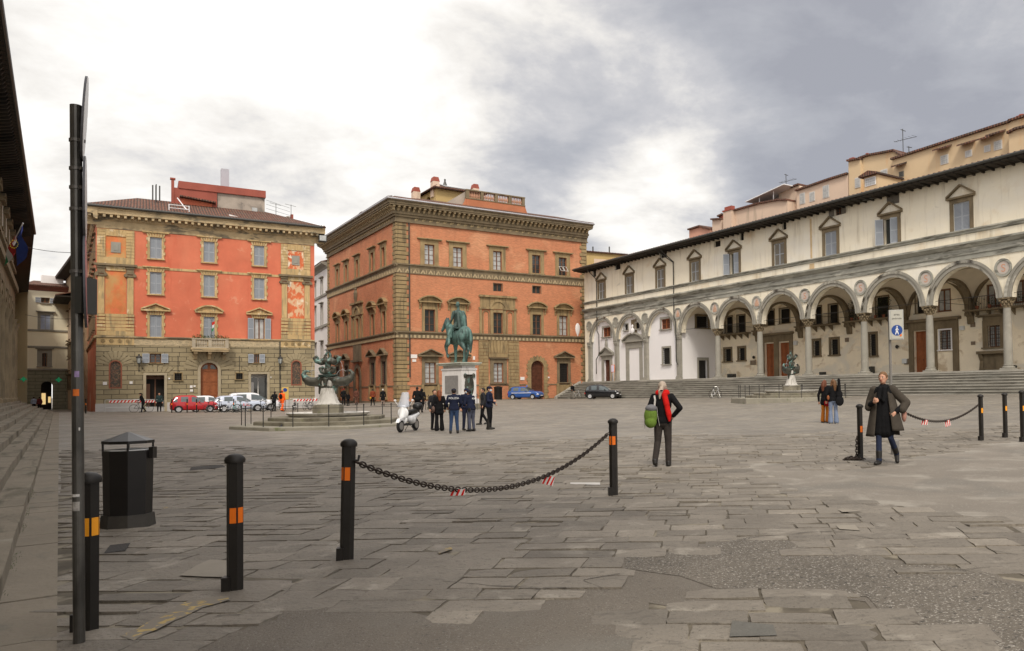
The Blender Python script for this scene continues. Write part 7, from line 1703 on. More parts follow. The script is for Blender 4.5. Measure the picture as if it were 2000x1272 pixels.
    def ex(t, s, V, hc, vx): blob('shoulder_bag', cloth('dark_red_bag', (.30, .012, .015)), t, [('e', V((-.16, .10, .78)), (.13, .06, .13))], vx, 1)
    person('long red-haired woman in dark coat and orange trousers carrying a red bag', p, face_dir(1612, PI - .6), 1.66, 'pair of friends', top=mBLK, legs=cloth('orange_trousers', (.45, .15, .025)), hair=(.22, .07, .03), hairs='long', coat=.74, arms=dict(er=(.27, .05, 1.1), wr=(.30, -.02, .84)), extra=ex, flare=.085, mask=False)
    p = on_ground(1628, 828)
    def ex(t, s, V, hc, vx): g = blob('guitar_case', mBLK, t, [('e', V((-.22, .20, .88)), (.16, .07, .20)), ('e', V((-.22, .20, 1.12)), (.12, .06, .16)), C_(V((-.22, .20, 1.15)), V((-.20, .20, 1.68)), .065, .055)], vx, 2); blob('satchel', cloth('rust_bag', (.25, .09, .04)), t, [('e', V((.20, .12, 1.0)), (.05, .05, .10))], vx, 1)
    person('woman in black coat and pale blue jeans with a black guitar case on her back', p, face_dir(1628, PI + .15), 1.68, 'pair of friends', top=mBLK, legs=cloth('pale_jeans', (.17, .21, .30)), shoes=cloth('white_trainers', (.6, .58, .52)), hair=(.25, .12, .05), hairs='long', coat=.86, flare=.10, extra=ex, turn=.8)
    # --- group by the scooter
    G = 'people standing in a group by the scooter'
    p = on_ground(858, 842)
    def ex(t, s, V, hc, vx): blob('handbag', cloth('brown_handbag', (.13, .085, .07)), t, [('e', V((.26, .10, .90)), (.07, .14, .14)), C_(V((.24, .05, 1.0)), V((.17, .0, 1.38)), .012, .012)], vx, 1)
    person('woman with long copper hair in black coat holding a brown handbag, seen from behind', p, face_dir(858, PI + .2), 1.67, G, legs=mBLK, hair=(.30, .085, .03), hairs='long', coat=.72, hem_r=.2, flare=.10, extra=ex)
    p = at(849, 838, on_ground(858, 842).y + .9); p[2] = gz(p[0], p[1]); person('man in dark jacket mostly hidden behind the copper-haired woman', p, face_dir(851, .5), 1.70, G, top=cloth('charcoal', (.03, .03, .033)), legs=mBLK, hair=(.04, .025, .018))
    def pol(txt, sz=.10, z=1.30, cap=True):
        def f(t, s, V, hc, vx):
            text(txt, sz, M('white_print', (.72, .72, .72), var=0), t, V((0, .142, z)), (PI / 2, 0, PI), ext=.004); e = MB(); e.lathe([(.168, -.025), (.172, .0), (.168, .025)], V((0, .01, .93)), 20, sx=1, sy=.78); e.build('belt', mSHO, t); e = MB(); e.box(.14, .20, .02, .12, .80, .93); e.build('holster', mSHO, t)
        return f
    p = on_ground(887, 847); person('officer in navy jacket with white POLIZIA lettering and blue trousers, back to viewer', p, face_dir(887, PI), 1.72, G, top=mNVY, legs=cloth('blue_police_trousers', (.035, .06, .12)), headgear='cap', hair=(.03, .02, .015), extra=pol('POLIZIA', .105, 1.33), arms=dict(el=(-.27, -.02, 1.13), wl=(-.22, -.18, 1.0), er=(.27, -.02, 1.13), wr=(.24, -.15, 1.0)), build=1.08, feet=dict(al=(-.13, .0, .09), ar=(.13, .02, .09)))
    p = at(911, 839, on_ground(921, 843).y + .9); p[2] = gz(p[0], p[1]); person('officer wearing a pale blue face mask behind the two backs', p, face_dir(911, .35), 1.72, G, top=mNVY, legs=cloth('navy_trousers', (.02, .022, .04)), headgear='cap', mask=True, hair=(.03, .02, .015))
    p = on_ground(921, 843); person('officer in grey-blue trousers leaning in with partly hidden lettering', p, face_dir(921, PI + .75), 1.66, G, top=mNVY, legs=mGRY, headgear='cap', hair=(.03, .02, .015), lean=.10, extra=pol('POL', .10, 1.33), arms=dict(el=(-.26, -.12, 1.15), wl=(-.12, -.25, 1.1), er=(.27, -.1, 1.12), wr=(.16, -.25, 1.06)), build=1.1)
    p = on_ground(956, 839)
    def ex(t, s, V, hc, vx):
        e = MB(); e.lathe([(.178, -.03), (.182, 0), (.178, .03)], V((0, .01, .93)), 20, sx=1, sy=.78); e.box(.12, .19, -.04, .09, .78, .92); e.build('white_belt', M('white_leather', (.75, .75, .73), var=.05), t)
        for sx in (-.11, .11): e = MB(); e.lathe([(.05, .02), (.066, .12), (.07, .38), (.074, .42)], V((sx, .01, 0)), 12); e.build('boot', mSHO, t)
    person('tall officer at the right of the group with white belt and black riding boots', p, face_dir(956, 1.25), 1.78, G, top=mNVY, legs=mBLK, headgear='cap', mask=True, hair=(.03, .02, .015), extra=ex, arms=dict(el=(-.26, -.04, 1.13), wl=(-.18, -.22, 1.12), er=(.26, -.04, 1.12), wr=(.17, -.2, 1.0)))
    p = at(944, 830, 36); p[2] = gz(p[0], p[1])
    def ex(t, s, V, hc, vx): blob('backpack', cloth('slate_backpack', (.05, .08, .10)), t, [('e', V((0, .19, 1.22)), (.15, .09, .22))], vx, 2)
    person('passer-by with slate backpack crossing behind the tall officer', p, face_dir(944, -1.4), 1.72, top=cloth('charcoal', (.03, .03, .033)), legs=mBLK, hair=(.04, .03, .02), feet=W1, extra=ex)
    # --- farther figures
    def far(px, fy, Y, label, rel, h=1.7, **k): p = at(px, fy, Y); p[2] = gz(p[0], p[1]); return person(label, p, face_dir(px, rel), h, **k)
    far(815, 794, 50, 'man in black jacket walking away behind the scooter', PI, 1.75, feet=W1, hair=(.03, .02, .015), group='passers-by before the brick palazzo')
    far(824, 797, 52, 'hooded figure in black beside the man behind the scooter', PI - .4, 1.62, headgear='hood', coat=.6, feet=W2, group='passers-by before the brick palazzo')
    far(748, 790, 72, 'white-haired person in black coat walking away along the brick palazzo', PI, 1.6, coat=.62, hair=(.62, .6, .56), hairs='short', legs=cloth('pale_hose', (.30, .22, .18)), feet=W1, group='passers-by before the brick palazzo')
    far(728, 790, 74, 'person in rust jacket with yellow bag beside the arched flank door', PI + .3, 1.62, top=cloth('rust_jacket', (.20, .05, .025)), feet=W2, group='passers-by before the brick palazzo', extra=lambda t, s, V, hc, vx: blob('yellow_bag', cloth('mustard_bag', (.55, .28, .03)), t, [('e', V((.2, 0, .8)), (.09, .06, .12))], vx, 1))
    far(671, 788, 80, 'dark figure with bright red cap passing behind the left fountain', PI - .2, 1.75, headgear='cap', arms=dict(capmat=M('red_cap', (.75, .02, .01), var=0)), feet=W1, group='passers-by before the brick palazzo')
    far(680, 790, 78, 'dark crouched figure right of the red-capped one behind the left fountain', PI + .6, 1.35, group='passers-by before the brick palazzo')
    far(696, 789, 79, 'brown-jacketed person between the fountain and the flank door', PI, 1.66, top=cloth('brown_jacket', (.12, .05, .035)), legs=cloth('brown_trousers', (.14, .07, .05)), feet=W1, group='passers-by before the brick palazzo')
    def ex(t, s, V, hc, vx):
        blob('black_backpack', mBLK, t, [('e', V((-.02, .18, 1.22)), (.15, .09, .22))], vx, 2); m = MB()
        for z in (.62, .30): m.lathe([(.095, -.025), (.098, .025)], V((-.10, .0, z)), 10); m.lathe([(.095, -.025), (.098, .025)], V((.10, .0, z)), 10)
        m.build('reflective_bands', M('silver_reflective', (.65, .65, .62), var=.05), t)
    far(551, 805, 64, 'worker in bright orange high-visibility suit with black backpack, walking away', PI - .7, 1.76, top=mORG, legs=mORG, hair=(.04, .03, .02), feet=W2, flare=.085, extra=ex, headgear='cap', arms=dict(capmat=mORG), build=1.15)
    far(535, 800, 66, 'man in black jacket leaning over a parked bicycle left of the orange worker', PI - .5, 1.72, hair=(.03, .02, .015), lean=.12, arms=dict(wl=(-.22, -.3, 1.0), wr=(.22, -.3, 1.0)))
    far(311, 798, 68.5, 'dark figure standing in the left palazzo doorway', 0, 1.7, top=cloth('dark_teal', (.03, .05, .05)), legs=mBLK)
    far(66, 795, 90, 'pale-jacketed person at the street mouth beside the portico steps', PI, 1.7, top=cloth('pale_blue_jacket', (.35, .42, .55)), legs=mBLK, group='people in the side street')
    far(77, 797, 88, 'person in dark clothes in the side street before the cream house', PI + .5, 1.7, top=cloth('maroon_top', (.12, .03, .03)), legs=mBLK, group='people in the side street')
    # cyclists
    q = at(276, 807, 66); z = gz(q[0], q[1]); hd = LP.rotation_euler[2]
    bicycle((q[0], q[1], z), hd, 'black city bicycle pushed along past the red and white barrier', 0, ladies=False)
    p = Vector((q[0], q[1], z)) + Vector((math.cos(hd) * .12, math.sin(hd) * .12, 0)) + Vector((.25, -.35, 0)); person('bent figure in black coat and beret pushing a bicycle past the barrier', p, hd + PI / 2 + PI, 1.66, coat=.7, headgear='cap', arms=dict(el=(-.2, -.18, 1.12), wl=(-.1, -.42, 1.02), er=(.2, -.18, 1.12), wr=(.1, -.42, 1.02), capmat=mBLK), feet=W1, lean=.14)
    q = at(1125, 781, 85); z = gz(q[0], q[1]); bicycle((q[0], q[1], z), -.6, 'pale grey bicycle wheeled by the person in front of the brick palazzo', 1)
    p = at(1118, 781, 85); person('person in black top and light trousers wheeling a bicycle before the brick palazzo', (p[0], p[1], gz(p[0], p[1])), face_dir(1118, .6), 1.7, legs=cloth('light_grey_trousers', (.22, .20, .17)), arms=dict(el=(-.24, -.08, 1.12), wl=(-.28, -.3, 1.0)), feet=W2, hair=(.25, .2, .15))

# ================================================================== vehicles
mTYR = M('rubber', (.018, .018, .018), rough=.8, var=.2); mSTL = M('steel', (.5, .5, .5), rough=.3, metal=.8, var=.05)
def wheel(r=.3, w=.19, spokes=9, rimc=mSTL):
    m = MB(Matrix.Rotation(PI / 2, 4, 'X')); m.lathe([(r * .62, -w / 2), (r * .9, -w / 2), (r, -w * .36), (r, w * .36), (r * .9, w / 2), (r * .62, w / 2)], n=24); return m
def make_car(name, label, loc, rz, paint, st, sg, tg, wheels, wr=.30, lampc=None, group=None, cat='car', plate=True, rimm=None):
    rimm = rimm or M('alloy_rim', (.42, .42, .43), rough=.4, var=.15, scale=8)
    """body lofted through stations (x, half width, sill z, belt z, roof half width, roof z); front is +x"""
    t = thing(name, label, cat, loc, rz, group)
    rings = []
    for x, w, zb, zl, wr_, zr in st: rings.append([(x, 0, zb), (x, w * .86, zb), (x, w * .97, zb + .12), (x, w, (zb + zl) / 2 + .05), (x, w * .965, zl), (x, wr_, zr - (.035 if zr - zl > .2 else .015)), (x, wr_ * .72, zr), (x, 0, zr + .015)])
    k = 8; v = []; f = []; mi = []
    for r in rings: v += r + [(x, -y, z) for x, y, z in r[1:-1][::-1]]
    n = 14
    for i in range(len(st) - 1):
        for j in range(n):
            f.append((i * n + j, i * n + (j + 1) % n, (i + 1) * n + (j + 1) % n, (i + 1) * n + j)); q = j if j < 7 else 13 - j
            mi.append(1 if (q == 4 and i in sg) or (q in (5, 6) and i in tg) else 0)
    f += [tuple(range(n - 1, -1, -1)), tuple(range((len(st) - 1) * n, len(st) * n))]; mi += [0, 0]
    me = bpy.data.meshes.new('body'); me.from_pydata(v, [], f); me.materials.append(paint); me.materials.append(mGLS); me.polygons.foreach_set('material_index', mi)
    o = bpy.data.objects.new('body', me); COL.objects.link(o); md = o.modifiers.new('s', 'SUBSURF'); md.levels = 2
    dg = bpy.context.evaluated_depsgraph_get(); dg.update(); me2 = bpy.data.meshes.new_from_object(o.evaluated_get(dg)); o.modifiers.clear()
    for keep, nm in ((0, 'body'), (1, 'windows')):
        m3 = me2.copy(); bm = bmesh.new(); bm.from_mesh(m3); bmesh.ops.delete(bm, geom=[q for q in bm.faces if q.material_index != keep], context='FACES'); bmesh.ops.recalc_face_normals(bm, faces=bm.faces)
        for q in bm.faces: q.material_index = 0; q.smooth = True
        bm.to_mesh(m3); bm.free(); m3.materials.clear(); m3.materials.append(paint if keep == 0 else M('car_glass', (.05, .07, .075), rough=.05, var=.3, scale=2, spec=.9))
        if keep == 0: o.data = m3; o.parent = t; o.name = 'body'
        else: w_ = bpy.data.objects.new('windows', m3); COL.objects.link(w_); w_.parent = t
    wm = max(s[1] for s in st)
    for x in wheels:
        for sy in (-1, 1):
            m = MB(Matrix.Translation((x, sy * (wm - .075), wr)) @ Matrix.Rotation(PI / 2, 4, 'X')); m.lathe([(wr * .60, -.095), (wr * .92, -.095), (wr, -.06), (wr, .06), (wr * .92, .095), (wr * .6, .095)], n=24); wo = m.build('wheel', mTYR, t, smooth=40)
            m = MB(Matrix.Translation((x, sy * (wm - .075), wr)) @ Matrix.Rotation(PI / 2, 4, 'X')); m.lathe([(wr * .18, -.112), (wr * .2, -.10), (wr * .56, -.098), (wr * .62, -.105), (wr * .62, .105), (wr * .56, .098), (wr * .2, .10), (wr * .18, .112)], n=24); m.build('rim', rimm, wo, smooth=40)
            m = MB(); ring(m, x, wr, wr * 1.02, wr * 1.14, sy * (wm - .03) - .03, sy * (wm - .03) + .03, 0, PI, 14); m.build('wheel_arch', mTYR, t)
    x1 = st[-1][0]; x0 = st[0][0]; zl = st[-1][3]; z0 = st[0][3]
    for sy in (-1, 1):
        m = MB(); m.ball((x1 - .22, sy * (wm - .22), zl - .07), (.20, .15, .085), 12, 8); m.build('headlight', M('headlamp', (.75, .76, .78), rough=.08, var=.1, spec=.9), t, smooth='all')
        m = MB(); m.ball((x0 + .12, sy * (wm - .13), z0 - .13), (.10, .09, .12), 10, 8); m.build('tail_light', M('red_lamp', (.35, .01, .01), rough=.15, var=.1), t, smooth='all')
        m = MB(); m.ball((st[len(st) // 2 + 1][0] + .25, sy * (wm + .07), st[len(st) // 2][3] + .07), (.06, .10, .07), 8, 6); m.build('wing_mirror', paint, t, smooth='all')
    m = MB(); m.box(x1 - .1, x1 + .012, -.5, .5, .22, .38); m.build('bumper_grille', mTYR, t)
    m = MB(); m.box(x1 + .0, x1 + .025, -.24, .24, .40, .50); m.build('number_plate', mLGT, t)
    return t
def stations(L, wd, H_, hood, cab0, cab1, belt, rear=.0):
    """compact hatchback: hood = bonnet height; cab0/cab1 = rear/front foot of the glasshouse from the tail"""
    w = wd / 2; belt *= .95
    return [(0, w * .78, .30, belt * .80, w * .6, belt * .86), (.10, w * .93, .22, belt, w * .72, belt * 1.03), (cab0 * .5 + .05, w * .98, .19, belt * 1.01, w * .74, H_ * .88), (cab0 + .25, w, .18, belt, w * .78, H_ * .985), (cab0 + .35, w, .18, belt, w * .78, H_ * .99),
            ((cab0 + cab1) / 2 - .05, w, .18, belt * .985, w * .78, H_), ((cab0 + cab1) / 2 + .03, w, .18, belt * .98, w * .78, H_), (cab1 - .75, w, .18, belt * .965, w * .70, H_ * .975), (cab1 - .05, w * .99, .18, belt * .955, w * .80, belt * 1.03), (cab1 + .02, w * .985, .18, belt * .95, w * .80, belt * .985), ((cab1 + L) / 2 + .1, w * .95, .18, hood * .95, w * .70, hood), (L - .12, w * .88, .20, hood * .80, w * .62, hood * .86), (L, w * .74, .28, hood * .66, w * .5, hood * .72)]
SGL, TGL = {2, 4, 6, 7}, {1, 7}
def center(st, k): L = st[-1][0]; return [(s[0] - L / 2, *s[1:]) for s in st]
def bicycle(loc, rz, label, col=0, group='parked bicycles', ladies=True, cat='bicycle'):
    t = thing('bicycle', label, cat, loc, rz, group); pc = (M('bike_black', (.02, .02, .02), rough=.4), M('bike_grey', (.5, .5, .5), rough=.4), M('bike_teal', (.2, .55, .5), rough=.4), M('bike_white', (.75, .75, .75), rough=.4))[col]
    for x in (-.53, .53):
        m = MB(); m.path([(x + .33 * math.cos(a), 0, .34 + .33 * math.sin(a)) for a in [2 * PI * i / 24 for i in range(24)]], .018, 6, closed=True); w = m.build('wheel', mTYR, t, smooth='all')
        m = MB()
        for i in range(12): a = 2 * PI * i / 12; m.tube((x, 0, .34), (x + .31 * math.cos(a), 0, .34 + .31 * math.sin(a)), .0025, n=3)
        m.tube((x, -.04, .34), (x, .04, .34), .02); m.build('spokes', mSTL, w)
    m = MB(); bb = (-.08, 0, .30); st_ = (-.22, 0, .80); hd = (.38, 0, .82)
    for a, b in (((-.53, 0, .34), bb), ((-.53, 0, .34), st_), (bb, st_), (bb, (.41, 0, .72)), ((.53, 0, .34), (.36, 0, .95))): m.tube(a, b, .016)
    if not ladies: m.tube(st_, hd, .016)
    m.build('frame', pc, t)
    m = MB(); m.path([(.28, -.28, .98), (.38, -.12, 1.0), (.37, 0, .97), (.38, .12, 1.0), (.28, .28, .98)], .013); m.build('handlebar', mSTL, t)
    m = MB(); m.ball((-.24, 0, .88), (.13, .08, .035), 10, 6); m.tube((-.22, 0, .8), (-.24, 0, .88), .013); m.build('saddle', mSHO, t)
    m = MB(); m.tube((-.08, -.1, .30), (-.08, .1, .30), .012); m.box(-.02, .08, -.17, -.09, .18, .2); m.box(-.2, -.1, .09, .17, .4, .42); m.build('pedals', mTYR, t)
    return t
def vehicles():
    hd = LP.rotation_euler[2]
    red = M('red_car_paint', (.42, .012, .018), rough=.25, var=.04, coat=.6); wht = M('white_car_paint', (.74, .75, .78), rough=.3, var=.03, coat=.5); slv = M('silver_blue_paint', (.52, .57, .68), rough=.3, var=.04, coat=.5, metal=.2); blu = M('blue_car_paint', (.03, .09, .30), rough=.25, var=.04, coat=.6); blk = M('black_car_paint', (.008, .008, .010), rough=.2, var=.1, coat=.7)
    def put(px, py, Y): p = at(px, py, Y); return (p[0], p[1], gz(p[0], p[1]))
    s5 = center(stations(3.57, 1.63, 1.49, .95, .35, 2.65, .93), 0)
    make_car('parked_car', 'small rounded cherry red hatchback parked before the arched wooden door', put(379, 803, 66.5), hd, red, s5, SGL, TGL, (-1.15, 1.15), .29, group='cars parked before the orange palazzo')
    make_car('parked_car', 'white car half hidden beyond the small red hatchback', put(412, 800, 70.2), hd, wht, center(stations(3.9, 1.66, 1.47, .95, .4, 2.85, .95), 0), SGL, TGL, (-1.2, 1.25), .29, group='cars parked before the orange palazzo')
    t = make_car('parked_car', 'silver car with small red markings on its doors, right of the red hatchback', put(468, 802, 69.0), hd, slv, center(stations(4.3, 1.76, 1.46, .98, .4, 3.1, .98), 0), SGL, TGL, (-1.3, 1.35), .31, group='cars parked before the orange palazzo')
    m = MB(); m.box(.15, .75, -.885, -.86, .52, .56); m.box(.2, .3, -.886, -.86, .62, .72); m.box(.4, .7, -.886, -.86, .64, .69); m.build('door_marking', M('red_print', (.6, .05, .04), var=0), t)
    make_car('parked_van', 'white people carrier, tallest vehicle, parked behind the silver car', put(493, 799, 72.5), hd, wht, center(stations(4.5, 1.82, 1.72, 1.08, .35, 3.5, 1.05), 0), SGL, TGL, (-1.4, 1.45), .32, group='cars parked before the orange palazzo', cat='van')
    t = make_car('police_car', 'blue car with pale side stripe and roof beacon by the brick palazzo', put(1027, 779, 89), -.30, blu, center(stations(4.05, 1.7, 1.49, .98, .35, 2.95, .98), 0), SGL, TGL, (-1.25, 1.28), .30)
    m = MB(); m.box(-1.4, 1.1, -.862, -.835, .72, .78); m.build('side_stripe', wht, t); m = MB(); m.lathe([(.09, 0), (.09, .08), (.05, .13)], (.15, 0, 1.48), 12); m.build('beacon', M('blue_beacon', (.05, .15, .6), rough=.2), t)
    make_car('parked_car', 'small glossy black hatchback at the foot of the loggia steps', put(1178, 776.5, 80), -.16, blk, center(stations(3.7, 1.66, 1.50, .97, .3, 2.75, .96), 0), SGL, TGL, (-1.2, 1.2), .30)
    B = ((411, 804, .9, 0, 'black bicycle leaning in front of the red car'), (430, 803, 1.3, 0, 'dark bicycle between the red and silver cars'), (452, 803, .5, 3, 'white-framed bicycle in front of the silver car tail'), (463, 803, .9, 2, 'teal-framed bicycle in front of the silver car'), (475, 803, .4, 1, 'grey bicycle before the silver car door'), (509, 803, 1.45, 0, 'bicycle seen end-on before the silver car nose'), (523, 803, .8, 0, 'dark bicycle beside the man leaning over'), (576, 802, 1.3, 0, 'bicycle with a basket right of the orange worker'), (600, 800, 1.0, 0, 'bicycle before the right barrier, left of the fountain bowl'), (614, 800, .7, 0, 'bicycle partly behind the left fountain railing'), (636, 799, .5, 3, 'pale bicycle behind the left fountain stem'))
    for k, (px, py, a, c, lb) in enumerate(B): bicycle(put(px, py, 64.5 + .25 * (k % 3) if px < 540 else 68), hd + a, lb, c)
    bicycle(put(1397, 777, 66.5), -.95, 'white bicycle with pink saddle leaning by the loggia steps', 3, None)
    # scooter
    p = on_ground(797, 843); t = thing('scooter', 'white scooter with tall windscreen and black top case, parked facing the viewer', 'scooter', p, R(-8))
    wp = M('scooter_white', (.78, .79, .80), rough=.3, var=.03, coat=.4); T = Matrix.Rotation(-PI / 2, 4, 'Z')   # local: nose towards -Y
    for y, nm in ((-.66, 'front_wheel'), (.66, 'rear_wheel')):
        m = MB(Matrix.Translation((0, y, .26)) @ Matrix.Rotation(PI / 2, 4, 'Y')); m.lathe([(.15, -.04), (.22, -.055), (.26, -.025), (.26, .025), (.22, .055), (.15, .04)], n=20); w = m.build(nm, mTYR, t, smooth=40); m = MB(Matrix.Translation((0, y, .26)) @ Matrix.Rotation(PI / 2, 4, 'Y')); m.lathe([(.02, -.065), (.15, -.062), (.155, .062), (.02, .065)], n=16); m.build('rim', mSTL, w)
    blob('front_shield', wp, t, [C_((0, -.50, .62), (0, -.40, .98), .13, .11), ('e', (0, -.42, .78), (.24, .08, .24)), ('e', (0, -.38, .52), (.17, .08, .2)), ('e', (0, -.40, 1.0), (.15, .10, .10))], .02, 3)
    m = MB(); m.prism([(-.92, .40), (-.80, .55), (-.62, .58), (-.46, .52), (-.42, .44), (-.66, .50), (-.84, .42)], -.07, .07, 'x'); m.build('mudguard', wp, t); m = MB(); m.ball((0, -.53, .70), (.10, .04, .07), 12, 8); m.build('headlight', M('headlamp', (.75, .76, .78)), t, smooth='all')
    m = MB(); m.path([(0, -.66, .26), (0, -.52, .55), (0, -.40, 1.05)], .03); m.build('fork', mGUT, t)
    m = MB(); m.box(-.17, .17, -.34, .16, .26, .31); m.build('footboard', mTYR, t); blob('tail_panel', wp, t, [C_((0, .18, .52), (0, .80, .68), .16, .12), ('e', (0, .32, .48), (.18, .22, .18))], .02, 3)
    blob('seat', mSHO, t, [C_((0, .12, .78), (0, .66, .82), .12, .11)], .02, 2); blob('top_case', M('black_case', (.02, .02, .02), rough=.35), t, [('e', (0, .88, 1.02), (.22, .20, .16)), ('e', (0, .86, .98), (.20, .19, .15))], .02, 2)
    m = MB(); m.path([(-.34, -.28, 1.05), (-.15, -.38, 1.06), (.15, -.38, 1.06), (.34, -.28, 1.05)], .02); m.build('handlebar', mTYR, t)
    for sx in (-1, 1): m = MB(); m.tube((sx * .25, -.34, 1.08), (sx * .38, -.36, 1.26), .01); m.ball((sx * .38, -.36, 1.29), (.06, .015, .04), 10, 6); m.build('mirror', mLGT, t)
    m = MB(); m.grid(lambda u, v: ((u - .5) * (.52 - .22 * v), -.52 + .18 * v + .25 * (u - .5) ** 2 * 2, 1.02 + .60 * v), 8, 8); ws = m.build('windscreen', M('clear_plastic', (.75, .8, .9), rough=.1, var=0, trans=0, alpha=.35, spec=.8), t, smooth='all'); sm = ws.modifiers.new('thickness', 'SOLIDIFY'); sm.thickness = .004
    m = MB(); m.path([(.05, .1, .26), (.22, .16, .02)], .012); m.path([(-.05, .1, .26), (-.22, .16, .02)], .012); m.build('stand', mGUT, t)
    m = MB(); m.tube((-.14, .1, .3), (-.14, .75, .28), .05); m.build('engine', mGUT, t)
vehicles(); people()
# ================================================================== fountains, statue
mBRZ = M('dark_bronze', (.065, .062, .048), rough=.5, var=.35, scale=3, metal=.3, spec=.5, stains=[((.16, .30, .27), .56, .08, 2.5, (1, 1, 1), .75, 5), ((.02, .02, .018), .55, .1, 3, (1, 1, .4), .7, 2)])
mVRD = M('green_bronze', (.10, .185, .165), rough=.6, var=.3, scale=1.6, metal=.15, spec=.4, stains=[((.03, .045, .04), .46, .12, 1.6, (2, 2, .5), .85, 5), ((.26, .42, .38), .60, .08, 1.5, (1, 1, .4), .7, 2)])
mMRB = M('stained_marble', (.62, .60, .56), var=.08, scale=1.5, stains=[((.30, .28, .24), .55, .15, 2, (2, 2, .5), .6, 3), ((.40, .22, .10), .66, .08, 2, (2, 2, .6), .6, 8)])
mFST = M('fountain_step_stone', (.20, .18, .135), var=.25, scale=1.3, bump=.012, stains=[((.07, .06, .04), .52, .15, 1.2, (1, 1, .6), .75, 4), ((.14, .15, .06), .62, .08, 2, (1, 1, .4), .6, 9)])
def fountain(label):
    t = thing('fountain', label, 'fountain', (0, 0, 0)); a0 = R(-36 + 22.5)
    def octa(r, z0, z1, sx=1.0, sy=.86): m = MB(Matrix.Rotation(R(-36), 4, 'Z')); m.lathe([(r, z0), (r, z1 - .03), (r - .03, z1)], n=8, rot=R(22.5), sx=sx, sy=sy); return m
    octa(4.9, -.4, .12).build('base_kerb', M('kerb_stone', (.27, .25, .20), var=.2, scale=1, bump=.01, stains=[((.12, .14, .05), .62, .06, 2, (1, 1, 1), .7, 4)]), t)
    octa(3.75, .12, .30).build('step', mFST, t); octa(3.05, .30, .47).build('step', mFST, t)
    m = MB(Matrix.Rotation(R(-36), 4, 'Z')); m.lathe([(1.9, .47), (2.1, .58), (2.15, .66), (1.9, .66), (1.85, .60), (.7, .58)], n=28, sx=1.05, sy=.85); m.build('basin', mMRB, t, smooth=30)
    m = MB(); m.lathe([(.72, .56), (.72, .98), (.66, 1.0), (.62, 1.06)], n=8, rot=R(22)); m.build('plinth', mFST, t)
    m = MB(); m.lathe([(.66, 1.04), (.64, 1.08), (.55, 1.12), (.46, 1.3), (.38, 1.6), (.33, 1.85), (.26, 1.95), (.30, 2.1), (.31, 2.22), (.24, 2.38), (.15, 2.5)], n=20, sx=1, sy=.85); m.build('marble_stem', M('grey_stem_marble', (.50, .48, .44), var=.15, scale=2, stains=[((.22, .20, .17), .50, .15, 2.5, (2, 2, .5), .7, 3)]), t, smooth='all')
    q = []
    for k in range(16): a = 2 * PI * k / 16; q.append(('e', (.28 * math.cos(a), .24 * math.sin(a), 1.92 + .02 * math.sin(3 * a)), (.07, .06, .07)))
    for sx in (-1, 1):   # two shell-like beasts curling outward
        P_ = [(sx * .22, 0, 2.35), (sx * .55, 0, 2.18), (sx * .88, 0, 2.2), (sx * 1.1, 0, 2.34), (sx * 1.23, 0, 2.54), (sx * 1.16, 0, 2.70), (sx * 1.02, 0, 2.74), (sx * .90, 0, 2.68)]; q += chainp(P_, [.22, .24, .23, .19, .12, .075, .055, .04])
        for k in range(9): f = k / 8; q.append(C_((sx * (.35 + .75 * f), -.18 + .05 * f, 2.16 - .08 * math.sin(PI * f)), (sx * (.33 + .73 * f), -.2 + .05 * f, 1.96 + .06 * f), .035, .02))
        q += [C_((sx * .35, 0, 2.1), (sx * .42, 0, 1.62), .12, .06), ('e', (sx * 1.22, -.02, 2.6), (.08, .08, .09)), C_((sx * 1.23, 0, 2.62), (sx * 1.13, 0, 2.80), .05, .015)]
    q += [C_((0, -.30, 2.3), (0, -.32, 2.05), .14, .08), C_((0, .3, 2.3), (0, .32, 2.05), .14, .08), ('e', (0, 0, 2.38), (.5, .35, .12))]
    blob('bronze_basin', mBRZ, t, q, .028, 1)
    m = MB(); m.lathe([(.30, 2.42), (.44, 2.48), (.48, 2.54), (.44, 2.55), (.1, 2.53)], n=24); m.build('upper_dish', mVRD, t, smooth=40)
    q = [('e', (0, 0, 2.72), (.16, .16, .2)), C_((0, 0, 2.7), (0, 0, 3.2), .12, .16), ('e', (0, 0, 3.22), (.32, .2, .16))]
    for sx in (-1, 1):
        q += chainp([(sx * .08, 0, 2.62), (sx * .28, -.06, 2.68), (sx * .36, -.08, 2.85), (sx * .24, -.06, 2.92), (sx * .16, -.04, 2.82)], [.09, .10, .08, .06, .04]); q += chainp([(sx * .05, .05, 3.2), (sx * .32, -.02, 3.14), (sx * .52, -.06, 3.22), (sx * .62, -.08, 3.36), (sx * .54, -.08, 3.44), (sx * .46, -.06, 3.38)], [.12, .13, .12, .10, .08, .05])
        q += chainp([(sx * .1, 0, 3.25), (sx * .14, 0, 3.5), (sx * .04 + .03, 0, 3.68), (sx * .12 + .03, 0, 3.80), (sx * .2 + .03, 0, 3.77)], [.09, .06, .045, .035, .02]); q += [C_((sx * .3, 0, 3.28), (sx * .05, 0, 3.52), .06, .03)]
    blob('bronze_monsters', mBRZ, t, q, .022, 1)
    for sx in (-1, 1): m = MB(); m.path([(sx * .62, -.08, 3.3), (sx * .72, -.08, 3.1), (sx * .77, -.06, 2.85), (sx * .79, -.05, 2.45)], .008, 5); m.build('water_jet', M('water', (.75, .78, .80), rough=.1, var=0, alpha=.45, spec=.8), t); m = MB(); m.path([(sx * .90, 0, 2.70), (sx * .75, -.02, 2.80), (sx * .55, -.04, 2.72), (sx * .46, -.05, 2.56)], .009, 5); m.build('water_jet', M('water', (0, 0, 0)), t)
    return t
